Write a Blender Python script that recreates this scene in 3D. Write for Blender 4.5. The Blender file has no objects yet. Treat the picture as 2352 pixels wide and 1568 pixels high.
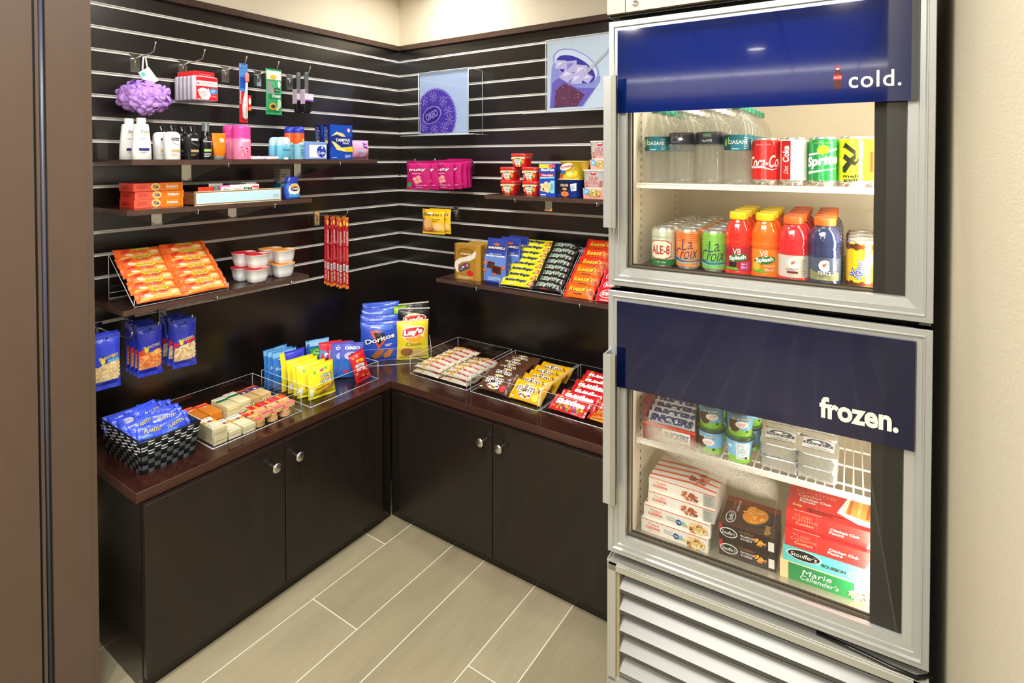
import bpy, bmesh, math, random
from math import sin, cos, pi, radians
from mathutils import Vector, Matrix, noise
from mathutils.geometry import tessellate_polygon
SC = bpy.context.scene
COL = SC.collection
random.seed(7)
# ---------------------------------------------------------------- camera
CAM = Vector((2.19977, -2.16834, 1.49313)); YAW, PIT, ROL = 0.595487, 0.017877, -0.001131
FPX, PY = 1292.847, 387.221
FW = Vector((-sin(YAW)*cos(PIT), cos(YAW)*cos(PIT), -sin(PIT)))
RT = Vector((cos(YAW), sin(YAW), 0)); UP = RT.cross(FW)
R2 = cos(ROL)*RT+sin(ROL)*UP; U2 = -sin(ROL)*RT+cos(ROL)*UP
cd = bpy.data.cameras.new('camera'); cam = bpy.data.objects.new('camera', cd); COL.objects.link(cam)
cd.sensor_width = 36; cd.lens = FPX/2352*36; cd.shift_y = -(784-PY)/2352; cd.clip_start = .02
m = Matrix((R2, U2, -FW)).transposed().to_4x4(); m.translation = CAM; cam.matrix_world = m
SC.camera = cam
# ---------------------------------------------------------------- light
w = bpy.data.worlds.new('world'); SC.world = w; w.use_nodes = True
w.node_tree.nodes['Background'].inputs[0].default_value = (1, .96, .88, 1)
w.node_tree.nodes['Background'].inputs[1].default_value = .3
def area(name, loc, size, power, col=(1, .965, .91), rot=(0, 0, 0), sy=None, spread=pi):
    l = bpy.data.lights.new(name, 'AREA'); l.energy = power; l.color = col; l.size = size; l.spread = spread
    if sy: l.shape = 'RECTANGLE'; l.size_y = sy
    else: l.shape = 'DISK'
    o = bpy.data.objects.new(name, l); COL.objects.link(o); o.location = loc; o.rotation_euler = rot
    return o
ZC = 2.44
DOWN = [(.45, -.28), (1.15, -1.15), (2.2, -3.1), (.9, -3.3), (3.4, -3.0), (1.6, -4.7), (3.2, -4.9)]
POW = [5, 9, 26, 15, 11, 14, 14]
for (x, y), p in zip(DOWN, POW):
    area('downlight_lamp', (x, y, ZC-.012), .13, p, (1, .95, .87), spread=radians(160))
area('added_fill_lamp', (1.65, -2.05, ZC-.02), 1.3, 34, (1, .97, .93), sy=.9)  # added fill light out of view, brightens the shelves from the front
for nm_, lc, sx, sy_ in (('cove_lamp', (1.9, -6.2, 2.24), 4.2, .12), ('cove_lamp', (4.3, -3.0, 2.24), .12, 5.4)): area(nm_, lc, sx, 34, (.93, .96, 1), (pi, 0, 0), sy=sy_)
vs = SC.view_settings; vs.view_transform = 'Standard'; vs.look = 'None'; vs.gamma = 1; vs.use_curve_mapping = False
vs.exposure = .58
SC.cycles.transparent_max_bounces = 32
# ---------------------------------------------------------------- pixel rays on known planes
def ray(u, v): return FW+R2*((u-1176)/FPX)-U2*((v-PY)/FPX)
def onp(u, v, n, d):
    n = Vector(n); r = ray(u, v); return CAM+r*((d-n.dot(CAM))/n.dot(r))
def oL(u, v, x): return onp(u, v, (1, 0, 0), x)
def oR(u, v, y): return onp(u, v, (0, 1, 0), y)
def oH(u, v, z): return onp(u, v, (0, 0, 1), z)
FY = .050172; F0 = Vector((1.5834, -.80802, 0)); FX = Vector((cos(FY), sin(FY), 0)); FN = Vector((-sin(FY), cos(FY), 0))
def oF(u, v, d):
    h = onp(u, v, FN, FN.dot(F0)+d)-F0; return Vector((h.dot(FX), d, h.z))
def Fw(x, y, z): return F0+FX*x+FN*y+Vector((0, 0, z))
# ---------------------------------------------------------------- materials
MC = {}
def lin(c): return c/12.92 if c <= .04045 else ((c+.055)/1.055)**2.4
def rgb(h): return tuple(lin(int(h[i:i+2], 16)/255) for i in (0, 2, 4))+(1,)
def nn(t, ty, **k):
    n = t.nodes.new(ty)
    for a, b in k.items():
        if hasattr(n, a): setattr(n, a, b)
        else: n.inputs[a].default_value = b
    return n
def base(name):
    mt = bpy.data.materials.new(name); mt.use_nodes = True; t = mt.node_tree
    return mt, t, t.nodes['Principled BSDF']
def M(h, r=.4, me=0, k=''):
    key = (h, r, me, k)
    if key in MC: return MC[key]
    mt, t, p = base('paint_'+h)
    p.inputs['Base Color'].default_value = rgb(h); p.inputs['Roughness'].default_value = r; p.inputs['Metallic'].default_value = me
    if k in ('foil', 'crinkle'):
        p.inputs['Coat Weight'].default_value = .5; p.inputs['Coat Roughness'].default_value = .12
        tc = nn(t, 'ShaderNodeTexCoord'); n = nn(t, 'ShaderNodeTexNoise', Scale=(38 if k == 'foil' else 90), Detail=3.0)
        b = nn(t, 'ShaderNodeBump', Strength=.45, Distance=.004)
        t.links.new(tc.outputs['Object'], n.inputs['Vector']); t.links.new(n.outputs[0], b.inputs['Height']); t.links.new(b.outputs[0], p.inputs['Normal'])
    elif k == 'gloss':
        p.inputs['Coat Weight'].default_value = 1; p.inputs['Coat Roughness'].default_value = .03
    else:
        n = nn(t, 'ShaderNodeTexNoise', Scale=60.0); mp = nn(t, 'ShaderNodeMapRange'); mp.inputs[3].default_value = max(.02, r-.04); mp.inputs[4].default_value = r+.04
        t.links.new(n.outputs[0], mp.inputs[0]); t.links.new(mp.outputs[0], p.inputs['Roughness'])
    MC[key] = mt; return mt
def mm(x): return M(x) if isinstance(x, str) else x
def clear(name, col, k=.5, rough=.02, milk=0.):
    mt, t, p = base(name); t.nodes.remove(p); o = t.nodes['Material Output']; L = t.links.new
    tr = nn(t, 'ShaderNodeBsdfTransparent'); tr.inputs[0].default_value = (*col, 1)
    g = nn(t, 'ShaderNodeBsdfGlossy', Roughness=rough); mx = nn(t, 'ShaderNodeMixShader')
    f = nn(t, 'ShaderNodeLayerWeight', Blend=.5); pw_ = nn(t, 'ShaderNodeMath', operation='POWER'); pw_.inputs[1].default_value = 4; a = nn(t, 'ShaderNodeMath', operation='MULTIPLY_ADD'); a.inputs[1].default_value = k; a.inputs[2].default_value = .035
    L(f.outputs['Facing'], pw_.inputs[0]); L(pw_.outputs[0], a.inputs[0]); L(a.outputs[0], mx.inputs[0])
    L(tr.outputs[0], mx.inputs[1]); L(g.outputs[0], mx.inputs[2]); last = mx
    if milk:
        tl_ = nn(t, 'ShaderNodeBsdfTranslucent'); tl_.inputs[0].default_value = (.93, .94, .92, 1); df_ = nn(t, 'ShaderNodeBsdfDiffuse'); df_.inputs[0].default_value = (.93, .94, .92, 1)
        m3 = nn(t, 'ShaderNodeMixShader'); m3.inputs[0].default_value = .5; L(tl_.outputs[0], m3.inputs[1]); L(df_.outputs[0], m3.inputs[2])
        m2 = nn(t, 'ShaderNodeMixShader'); m2.inputs[0].default_value = milk; L(mx.outputs[0], m2.inputs[1]); L(m3.outputs[0], m2.inputs[2]); last = m2
    L(last.outputs[0], o.inputs[0])
    return mt
ACR = clear('clear_acrylic', (.975, .98, .98), .5)
PANE = clear('cooler_glass', (.98, .985, .98), .45)
PETH = clear('water_plastic', (.97, .975, .955), .8, .05, .11)
EDGE = M('c3cdd2', .25)
def wood(name, c1, c2, scale, rough, coat=.0, crough=.1, bump=0):
    mt, t, p = base(name); tc = nn(t, 'ShaderNodeTexCoord'); mp = nn(t, 'ShaderNodeMapping'); mp.inputs['Scale'].default_value = scale
    n = nn(t, 'ShaderNodeTexNoise', Scale=6.0, Detail=6.0, Roughness=.65); cr = nn(t, 'ShaderNodeMapRange'); cr.inputs[1].default_value = .3; cr.inputs[2].default_value = .7
    mx = nn(t, 'ShaderNodeMix', data_type='RGBA'); mx.inputs[6].default_value = rgb(c1); mx.inputs[7].default_value = rgb(c2)
    L = t.links.new
    L(tc.outputs['Object'], mp.inputs[0]); L(mp.outputs[0], n.inputs['Vector']); L(n.outputs[0], cr.inputs[0]); L(cr.outputs[0], mx.inputs[0]); L(mx.outputs[2], p.inputs['Base Color'])
    p.inputs['Roughness'].default_value = rough; p.inputs['Coat Weight'].default_value = coat; p.inputs['Coat Roughness'].default_value = crough
    if bump:
        b = nn(t, 'ShaderNodeBump', Strength=bump, Distance=.002); L(n.outputs[0], b.inputs['Height']); L(b.outputs[0], p.inputs['Normal'])
    return mt
PANEL = wood('espresso_laminate', '15110e', '1d1613', (3, 3, 12), .25); PANEL.node_tree.nodes['Principled BSDF'].inputs['Specular IOR Level'].default_value = 1.0
BODYM = wood('espresso_cabinet_side', '15110e', '1d1613', (3, 3, 12), .14)
DOORM = wood('espresso_door', '17110f', '221914', (4, 4, .8), .30)
TOPM = wood('mahogany_laminate', '24110d', '3a1a13', (2, 6, 6), .2, .25, .08)
SHELFM = wood('shelf_wood', '3c2a24', '5a4237', (6, 6, 40), .32)
SHELFB = wood('shelf_wood_dark', '2a1a17', '341f1b', (6, 6, 20), .2)
BASEM = M('0b0c0b', .5)
def metal(name, h, rough, aniso=(1, 1, 60), me=1, amp=.12):
    mt, t, p = base(name); tc = nn(t, 'ShaderNodeTexCoord'); mp = nn(t, 'ShaderNodeMapping'); mp.inputs['Scale'].default_value = aniso
    n = nn(t, 'ShaderNodeTexNoise', Scale=14.0, Detail=3.0); r = nn(t, 'ShaderNodeMapRange'); r.inputs[3].default_value = max(.03, rough-amp); r.inputs[4].default_value = rough+amp
    t.links.new(tc.outputs['Object'], mp.inputs[0]); t.links.new(mp.outputs[0], n.inputs['Vector']); t.links.new(n.outputs[0], r.inputs[0]); t.links.new(r.outputs[0], p.inputs['Roughness'])
    p.inputs['Base Color'].default_value = rgb(h); p.inputs['Metallic'].default_value = me
    return mt
ALU = metal('rail_aluminium', 'fbfbfa', .38, me=.2, amp=.04)
STEEL = metal('brushed_steel', 'bcbfbe', .3, (900, 900, 3), me=.55, amp=.05)
STEELH = metal('brushed_steel_level', 'bcbfbe', .27, (3, 900, 900), me=.55, amp=.05)
CHROME = metal('chrome', 'e2e4e8', .1, amp=.03)
NICKEL = metal('satin_nickel', 'd2cfc9', .28)
# ---------------------------------------------------------------- mesh builder
TX = {}
def textmesh(s, bold, sp=1):
    k = (s, bold, sp)
    if k not in TX:
        c = bpy.data.curves.new('t', 'FONT'); c.body = s; c.offset = bold; c.space_character = sp; c.resolution_u = 3
        o = bpy.data.objects.new('t', c); me = bpy.data.meshes.new_from_object(o)
        vs = [tuple(v.co[:2]) for v in me.vertices]; fs = []
        for f in me.polygons:
            q = list(f.vertices)
            for i in range(1, len(q)-1): fs.append((q[0], q[i], q[i+1]))
        x0 = min(v[0] for v in vs); x1 = max(v[0] for v in vs); y0 = min(v[1] for v in vs); y1 = max(v[1] for v in vs)
        TX[k] = ([((x-x0)/(x1-x0)-.5, (y-y0)/(y1-y0)-.5) for x, y in vs], fs)
        bpy.data.objects.remove(o); bpy.data.curves.remove(c); bpy.data.meshes.remove(me)
    return TX[k]
def split4(vs, fs):
    vs = list(vs); e = {}; out = []
    def mid(a, b):
        k = (min(a, b), max(a, b))
        if k not in e: e[k] = len(vs); vs.append(((vs[a][0]+vs[b][0])/2, (vs[a][1]+vs[b][1])/2))
        return e[k]
    for a, b, c in fs:
        x, y, z = mid(a, b), mid(b, c), mid(c, a); out += [(a, x, z), (x, b, y), (z, y, c), (x, y, z)]
    return vs, out
class B:
    def __init__(s): s.v = []; s.f = []; s.mi = []; s.mats = []; s.sm = []
    def mat(s, m):
        m = mm(m)
        if m not in s.mats: s.mats.append(m)
        return s.mats.index(m)
    def add(s, vs, fs, m, smooth=False):
        n = len(s.v); s.v += [tuple(v) for v in vs]; i = s.mat(m)
        for f in fs: s.f.append([n+a for a in f]); s.mi.append(i); s.sm.append(smooth)
    def box(s, x0, x1, y0, y1, z0, z1, m, top=None, front=None, xf=None):
        vs = [(x, y, z) for z in (z0, z1) for y in (y0, y1) for x in (x0, x1)]
        if xf: vs = [tuple(xf @ Vector(v)) for v in vs]
        for f, mt in (((0, 2, 3, 1), m), ((4, 5, 7, 6), top or m), ((0, 1, 5, 4), front or m), ((2, 6, 7, 3), m), ((0, 4, 6, 2), m), ((1, 3, 7, 5), m)): s.add([vs[i] for i in f], [(0, 1, 2, 3)], mt)
    def cbox(s, x0, x1, y0, y1, z0, z1, m, c=.002):
        "box with softened vertical and level edges"
        L = []
        for z, k in ((z0, c), (z0+c, 0), (z1-c, 0), (z1, c)):
            a, b, d, e = x0+k, x1-k, y0+k, y1-k; L.append([(a+c, d, z), (b-c, d, z), (b, d+c, z), (b, e-c, z), (b-c, e, z), (a+c, e, z), (a, e-c, z), (a, d+c, z)])
        s.loft(L, m, smooth=False)
    def loft(s, loops, m, cap=True, smooth=True, closed=True):
        n = len(loops[0])
        for i in range(len(loops)-1):
            mt = m[i] if isinstance(m, (list, tuple)) else m
            q = loops[i]+loops[i+1]
            s.add(q, [(j, (j+1) % n, n+(j+1) % n, n+j) for j in range(n if closed else n-1)], mt, smooth)
        if cap:
            s.add(loops[0], [tuple(range(n))[::-1]], m[0] if isinstance(m, (list, tuple)) else m)
            s.add(loops[-1], [tuple(range(n))], m[-1] if isinstance(m, (list, tuple)) else m)
    def grid(s, fn, nu, nv, m, smooth=True):
        vs = [fn(i/nu, j/nv) for j in range(nv+1) for i in range(nu+1)]
        s.add(vs, [(j*(nu+1)+i, j*(nu+1)+i+1, (j+1)*(nu+1)+i+1, (j+1)*(nu+1)+i) for j in range(nv) for i in range(nu)], m, smooth)
    def tube(s, pts, r, m, n=8):
        L = []; pts = [Vector(p) for p in pts]; pv = None
        for i, p in enumerate(pts):
            d = (pts[min(i+1, len(pts)-1)]-pts[max(i-1, 0)]).normalized()
            a = pv if pv is not None else (Vector((0, 0, 1)) if abs(d.z) < .9 else Vector((1, 0, 0)))
            a = (a-d*a.dot(d)).normalized(); pv = a; b = d.cross(a)
            rr = r[i] if isinstance(r, (list, tuple)) else r
            L.append([tuple(p+a*rr*cos(2*pi*j/n)+b*rr*sin(2*pi*j/n)) for j in range(n)])
        s.loft(L, m)
    def lathe(s, prof, m, n=28, cx=0, cy=0, cap=True): s.loft([ring(z, r, r, n, cx=cx, cy=cy) for r, z in prof], m, cap=cap)
    # flat or wrapped print
    def rect(s, S, a0, a1, b0, b1, m, o=.0005, n=6):
        s.grid(lambda i, j: S(a0+(a1-a0)*i, b0+(b1-b0)*j, o), n, n, m)
    def ell(s, S, c, d, ra, rb, m, o=.0008, n=20, rot=0):
        vs = [S(c, d, o)]; fs = []
        for k in (1, 2):
            for i in range(n):
                a = 2*pi*i/n; x, y = ra*k/2*cos(a), rb*k/2*sin(a); vs.append(S(c+x*cos(rot)-y*sin(rot), d+x*sin(rot)+y*cos(rot), o))
        for i in range(n):
            j = (i+1) % n; fs += [(0, 1+i, 1+j), (1+i, n+1+i, n+1+j, 1+j)]
        s.add(vs, fs, m, True)
    def poly(s, S, pts, m, o=.0007, sub=1):
        fs = [tuple(t) for t in tessellate_polygon([[Vector((x, y, 0)) for x, y in pts]])]; vs = pts
        for _ in range(sub): vs, fs = split4(vs, fs)
        ar = 0
        for a, b, c in fs[:1]: ar = (vs[b][0]-vs[a][0])*(vs[c][1]-vs[a][1])-(vs[b][1]-vs[a][1])*(vs[c][0]-vs[a][0])
        if ar < 0: fs = [f[::-1] for f in fs]
        s.add([S(x, y, o) for x, y in vs], fs, m)
    def text(s, S, t, c, d, wd, h, m, o=.0012, rot=0, shear=0, bold=.0, sub=0, arc=0, sp=1):
        vs, fs = textmesh(t, bold, sp)
        for _ in range(sub): vs, fs = split4(vs, fs)
        P = []
        for x, y in vs:
            x2 = x*wd+shear*y*h; y2 = y*h+arc*h*(x*x*4)
            P.append(S(c+x2*cos(rot)-y2*sin(rot), d+x2*sin(rot)+y2*cos(rot), o))
        s.add(P, fs, m)
    def lines(s, S, a0, a1, b0, b1, n, m, o=.0009, k=.45, sd=1):
        "small print: n ragged lines"
        rn = random.Random(sd); st = (b1-b0)/n
        for i in range(n):
            e = a0+(a1-a0)*(.6+.4*rn.random()); s.rect(S, a0, e, b0+st*i, b0+st*(i+k), m, o, 2)
    def xf(s, Mx): s.v = [tuple(Mx @ Vector(v)) for v in s.v]; return s
    def mesh(s, name):
        me = bpy.data.meshes.new(name); me.from_pydata(s.v, [], s.f)
        for mt in s.mats: me.materials.append(mt)
        me.polygons.foreach_set('material_index', s.mi); me.polygons.foreach_set('use_smooth', s.sm); me.update()
        return me
    def obj(s, name, parent=None, loc=(0, 0, 0), rot=(0, 0, 0), wel=True):
        me = s.mesh(name)
        if wel:
            bm = bmesh.new(); bm.from_mesh(me); bmesh.ops.remove_doubles(bm, verts=bm.verts, dist=1e-6); bm.to_mesh(me); bm.free()
        o = bpy.data.objects.new(name, me); COL.objects.link(o); o.location = loc; o.rotation_euler = rot
        if parent: o.parent = parent
        return o
def ring(z, rx, ry, n=28, p=2, cx=0, cy=0):
    out = []
    for i in range(n):
        a = 2*pi*(i+.5)/n-pi/2; c, d = cos(a), sin(a); e = 2/p
        out.append((cx+rx*math.copysign(abs(c)**e, c), cy+ry*math.copysign(abs(d)**e, d), z))
    return out
def tag(o, label, cat, group=None, kind=None):
    o['label'] = label; o['category'] = cat
    if group: o['group'] = group
    if kind: o['kind'] = kind
    return o
def struct(o, label=None, cat=None):
    o['kind'] = 'structure'
    if label: o['label'] = label
    if cat: o['category'] = cat
    return o
def empty(name, label, cat, loc=(0, 0, 0), rz=0, group=None):
    o = bpy.data.objects.new(name, None); COL.objects.link(o); o.empty_display_size = .05; o.location = loc; o.rotation_euler = (0, 0, rz)
    return tag(o, label, cat, group)
def dup(o, loc=None, rot=None, label=None, group=None):
    r = o.copy(); COL.objects.link(r)
    if loc is not None: r.location = loc
    if rot is not None: r.rotation_euler = rot
    if label: r['label'] = label
    if group: r['group'] = group
    for c in list(o.children):
        k = c.copy(); COL.objects.link(k); k.parent = r
        for g in list(c.children): q = g.copy(); COL.objects.link(q); q.parent = k
    return r
# print surfaces
def SF(d): return lambda a, b, o: (a, -d/2-o, b)                 # front of a box of depth d
def SR(w_): return lambda a, b, o: (w_/2+o, a, b)                # right side
def SL(w_): return lambda a, b, o: (-w_/2-o, -a, b)              # left side
def ST(h): return lambda a, b, o: (a, b, h+o)                    # top
def SCy(r): return lambda a, b, o: ((r+o)*sin(a/r), -(r+o)*cos(a/r), b)
def shade_fix(): pass
# ================================================================ the room
Z0, SP = 2.01015, .0762
RAILS = [Z0-SP*k for k in range(15)]
HC, DL, DR, LL = .5669, .4735, .5197, 1.4765
def wallmat(name, c1, c2, sc, bump=.15):
    mt, t, p = base(name); tc = nn(t, 'ShaderNodeTexCoord'); mp = nn(t, 'ShaderNodeMapping'); mp.inputs['Scale'].default_value = sc
    n = nn(t, 'ShaderNodeTexNoise', Scale=20.0, Detail=5.0, Roughness=.7); mx = nn(t, 'ShaderNodeMix', data_type='RGBA'); mx.inputs[6].default_value = rgb(c1); mx.inputs[7].default_value = rgb(c2)
    b = nn(t, 'ShaderNodeBump', Strength=bump, Distance=.002); L = t.links.new
    L(tc.outputs['Object'], mp.inputs[0]); L(mp.outputs[0], n.inputs['Vector']); L(n.outputs[0], mx.inputs[0]); L(mx.outputs[2], p.inputs['Base Color']); L(n.outputs[0], b.inputs['Height']); L(b.outputs[0], p.inputs['Normal'])
    p.inputs['Roughness'].default_value = .75
    return mt
WALLM = wallmat('cream_wallcovering', 'e3dac2', 'ebe3cf', (1, 1, 3)); WALLR = wallmat('linen_wallcovering', 'b0a890', 'c6bea6', (3, 3, 14), .3)
WALLK = wallmat('corridor_wallcovering', 'a89c84', 'b8ad95', (2, 2, 8))
def plankmat(i):
    c1, c2 = (('857c63', '9a9176'), ('7e755d', '938a70'), ('8b826a', 'a0977c'))[i]
    mt, t, p = base('plank_tile_%s' % 'abc'[i]); L = t.links.new; tc = nn(t, 'ShaderNodeTexCoord')
    m2 = nn(t, 'ShaderNodeMapping'); m2.inputs['Scale'].default_value = (30, 1.6, 1); n = nn(t, 'ShaderNodeTexNoise', Scale=5.0, Detail=9.0, Roughness=.72); m3 = nn(t, 'ShaderNodeMapping'); m3.inputs['Scale'].default_value = (3, .8, 1); n3 = nn(t, 'ShaderNodeTexNoise', Scale=3.0, Detail=3.0)
    r = nn(t, 'ShaderNodeMapRange'); r.inputs[1].default_value = .32; r.inputs[2].default_value = .68; ad = nn(t, 'ShaderNodeMath', operation='ADD'); hf = nn(t, 'ShaderNodeMath', operation='MULTIPLY'); hf.inputs[1].default_value = .5
    mx = nn(t, 'ShaderNodeMix', data_type='RGBA'); mx.inputs[6].default_value = rgb(c1); mx.inputs[7].default_value = rgb(c2)
    L(tc.outputs['Object'], m2.inputs[0]); L(m2.outputs[0], n.inputs['Vector']); L(tc.outputs['Object'], m3.inputs[0]); L(m3.outputs[0], n3.inputs['Vector']); L(n.outputs[0], ad.inputs[0]); L(n3.outputs[0], ad.inputs[1]); L(ad.outputs[0], hf.inputs[0]); L(hf.outputs[0], r.inputs[0]); L(r.outputs[0], mx.inputs[0]); L(mx.outputs[2], p.inputs['Base Color'])
    p.inputs['Roughness'].default_value = .36
    return mt
b = B(); PM_ = [plankmat(i) for i in range(3)]; b.box(-.6, 4.6, -6.6, .25, -.05, -.0006, M('d9d6c4', .7)); rn = random.Random(11)
edges = []; x = .582-.3725*4
while x < 4.6: edges += [(x, x+.221), (x+.221, x+.3725)]; x += .3725
JO = {.431: -.66, .582: -.988, 1.1755: -.89, .803: -.43, .9545: -.33, 1.327: -.25}
for e0, e1 in edges:
    j0 = next((v for k, v in JO.items() if abs(k-e0) < .01), -rn.random()*1.2); y = j0+1.2*3
    while y > -6.6:
        ya, yb = max(y-1.2, -6.6), min(y, .25)
        if yb > ya and e1 > -.6: b.box(max(e0, -.6)+.0018, e1-.0018, ya+.0018, yb-.0018, -.01, 0, PM_[rn.randrange(3)])
        y -= 1.2
struct(b.obj('floor'), 'pale wood-look plank tile floor with light grout', 'floor')
# ceiling with tile grid
def ceilmat():
    mt, t, p = base('ceiling_tile'); L = t.links.new
    tc = nn(t, 'ShaderNodeTexCoord'); br = nn(t, 'ShaderNodeTexBrick', offset=0.0); br.inputs['Scale'].default_value = 1
    br.inputs['Color1'].default_value = rgb('d9d4c8'); br.inputs['Color2'].default_value = rgb('d2cdc1'); br.inputs['Mortar'].default_value = rgb('8b877f')
    br.inputs['Mortar Size'].default_value = .011; br.inputs['Brick Width'].default_value = .61; br.inputs['Row Height'].default_value = .61
    L(tc.outputs['Object'], br.inputs['Vector']); L(br.outputs['Color'], p.inputs['Base Color']); p.inputs['Roughness'].default_value = .9
    return mt
b = B(); b.box(-.6, 4.6, -6.6, .25, ZC, ZC+.06, ceilmat()); struct(b.obj('ceiling'), 'white tiled drop ceiling', 'ceiling')
EM = bpy.data.materials.new('lamp_glow'); EM.use_nodes = True
_p = EM.node_tree.nodes['Principled BSDF']; _p.inputs['Emission Color'].default_value = (1, .93, .82, 1); _p.inputs['Emission Strength'].default_value = 9
dl = None
for i, (x, y) in enumerate(DOWN):
    if dl is None:
        dl = empty('ceiling_downlight', 'round recessed downlight in the ceiling above the counter corner', 'ceiling light', (x, y, ZC), 0, 'ceiling downlights')
        q = B(); q.loft([ring(0, .095, .095), ring(-.006, .095, .095), ring(-.006, .075, .075), ring(-.001, .07, .07)], M('e8e6e0', .4), cap=False); q.obj('trim_ring', dl)
        q = B(); q.lathe([(.07, -.004), (.07, -.0005)], EM); q.obj('diffuser', dl)
    else: dup(dl, (x, y, ZC), label=['', 'recessed downlight over the middle of the nook floor', 'recessed downlight behind the camera', 'recessed downlight near the brown door frame', 'recessed downlight past the beige side wall', 'recessed downlight deep in the corridor on the left', 'recessed downlight deep in the corridor on the right'][i])
e = empty('added_fill_panel', 'added rectangular fill light panel above the opening of the nook', 'ceiling light', (1.65, -2.05, ZC))  # invented panel housing for the added fill light
q = B(); q.box(-.68, .68, -.48, -.455, -.018, 0, M('e8e6e0', .4)); q.box(-.68, .68, .455, .48, -.018, 0, M('e8e6e0', .4)); q.box(-.68, -.655, -.455, .455, -.018, 0, M('e8e6e0', .4)); q.box(.655, .68, -.455, .455, -.018, 0, M('e8e6e0', .4)); q.obj('frame', e)
EP = bpy.data.materials.new('fill_panel_glow'); EP.use_nodes = True; _p = EP.node_tree.nodes['Principled BSDF']; _p.inputs['Emission Color'].default_value = (1, .97, .93, 1); _p.inputs['Emission Strength'].default_value = 1.0  # glow of the added fill panel
q = B(); q.box(-.655, .655, -.455, .455, -.009, -.001, EP); q.obj('diffuser', e)
b = B(); b.box(-.12, -.018, -1.7, .12, 0, ZC, WALLM); struct(b.obj('wall_left'))
b = B(); b.box(-.12, 2.42, .018, .12, 0, ZC, WALLM); struct(b.obj('wall_back'))
b = B(); b.box(2.297, 2.42, -1.95, .018, 0, ZC, WALLR); struct(b.obj('wall_right'))
b = B(); b.box(-.6, 4.6, -6.6, -6.5, 0, ZC, WALLK); struct(b.obj('wall_corridor_far'))
b = B(); b.box(-.5, 4.5, -6.5, -6.12, 2.14, 2.20, WALLK); b.box(4.22, 4.5, -6.12, .15, 2.14, 2.20, WALLK); struct(b.obj('trim_4'), 'lit ceiling cove ledge in the corridor', 'cove')
b = B(); b.box(4.5, 4.6, -6.5, .25, 0, ZC, WALLK); struct(b.obj('wall_corridor_end'))
b = B(); b.box(2.42, 4.5, .15, .25, 0, ZC, WALLK); struct(b.obj('wall_corridor_side'))
b = B(); b.box(-.6, -.5, -6.5, -1.95, 0, ZC, WALLK); struct(b.obj('wall_corridor_left'))
# crown strips on top of the slatwall
for nm, q in (('trim_1', (-.018, .02, -1.56, .018)), ('trim_2', (.02, 2.297, -.02, .018))):
    b = B(); b.box(*q, 2.066, 2.0905, SHELFM); struct(b.obj(nm), 'dark wood strip capping the slatwall', 'trim')
# slatwall panels with aluminium rails
def slatpanel(side):
    left = side == 'left'
    e = empty('slatwall_panel', 'dark brown slatwall panel on the %s wall with bright metal rails' % side, 'wall panel', (0, 0, 0), 0, 'slatwall panels')
    a0, a1 = (-1.56, 0) if left else (0, 1.72)
    def bx(q, d0, d1, z0, z1, m):
        if left: q.box(d0, d1, a0, a1, z0, z1, m)
        else: q.box(a0, a1, -d1, -d0, z0, z1, m)
    q = B(); g = .0052; zt = 2.066
    for z in RAILS: bx(q, -.016, 0, z+g, zt, PANEL); zt = z-g
    bx(q, -.016, 0, HC, zt, PANEL); bx(q, -.0175, -.016, HC, 2.066, PANEL); q.obj('panel', e)
    for z in RAILS:
        q = B(); bx(q, -.009, -.0075, z-g, z+g, ALU); bx(q, -.009, .0008, z+g-.0013, z+g, ALU); bx(q, -.009, .0008, z-g, z-g+.0013, ALU)
        bx(q, -.004, .0003, z-g+.0013, z-.0012, ALU)
        q.obj('metal_rail', e)
    return e
slatpanel('left'); slatpanel('back')
# ---- brown door frame in front of the left counter end
JM = wallmat('brown_frame_paint', '4c3d32', '58463a', (1, 1, .6), .05); JM.node_tree.nodes['Principled BSDF'].inputs['Roughness'].default_value = .38
GRV = M('14151c', .5); BEAD = M('4c505e', .3)
b = B()
b.box(.02, .40, -1.641, -1.556, 0, ZC, JM); b.box(.02, .399, -1.556, -1.5415, 0, ZC, JM); b.box(.02, .388, -1.665, -1.641, 0, ZC, GRV)
b.box(.388, .397, -1.662, -1.655, 0, ZC, JM)
b.box(.02, .40, -1.95, -1.668, 0, ZC, JM)
b.loft([[(.388+.006*cos(a), -1.647+.0055*sin(a), z) for a in [2*pi*i/12 for i in range(12)]] for z in (0, ZC)], BEAD)
struct(b.obj('trim_3'), 'brown painted door frame with a dark groove at the left edge', 'door frame')
b = B(); b.box(-.0, .37, -1.5412, -1.538, 0, ZC, WALLM); struct(b.obj('wall_left_return'))
b = B(); b.box(-.5, .02, -1.95, -1.7, 0, ZC, WALLK); struct(b.obj('wall_left_end'))
# ---- cabinets
def knob(parent, loc, dirn):
    q = B(); q.lathe([(.0045, 0), (.0045, .004), (.0035, .012), (.0045, .018), (.014, .021), (.0165, .024), (.016, .027), (.011, .0295), (.004, .0305)], NICKEL, n=20)
    return q.obj('knob', parent, loc, (0, pi/2, 0) if dirn == 'x' else (pi/2, 0, 0))
e = empty('base_cabinet', 'dark brown two-door base cabinet under the left counter', 'cabinet', (0, 0, 0), 0, 'base cabinets')
b = B(); b.box(0, DL-.003, -1.4650, -.5235, .0, .5375, BODYM); b.obj('body', e)
for y0, y1, ky in ((-1.4635, -1.0300, -1.0755), (-1.0265, -.588, -.9875)):
    b = B(); b.cbox(DL-.002, .4925, y0, y1, .042, .5335, DOORM, .0012); d = b.obj('door', e); knob(d, (.4925, ky, .4675), 'x')
e = empty('base_cabinet', 'dark brown two-door base cabinet along the back wall beside the cooler', 'cabinet', (0, 0, 0), 0, 'base cabinets')
b = B(); b.box(DL-.003, 1.52, -DR+.003, 0, 0, .5375, BODYM); b.obj('body', e)
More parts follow.
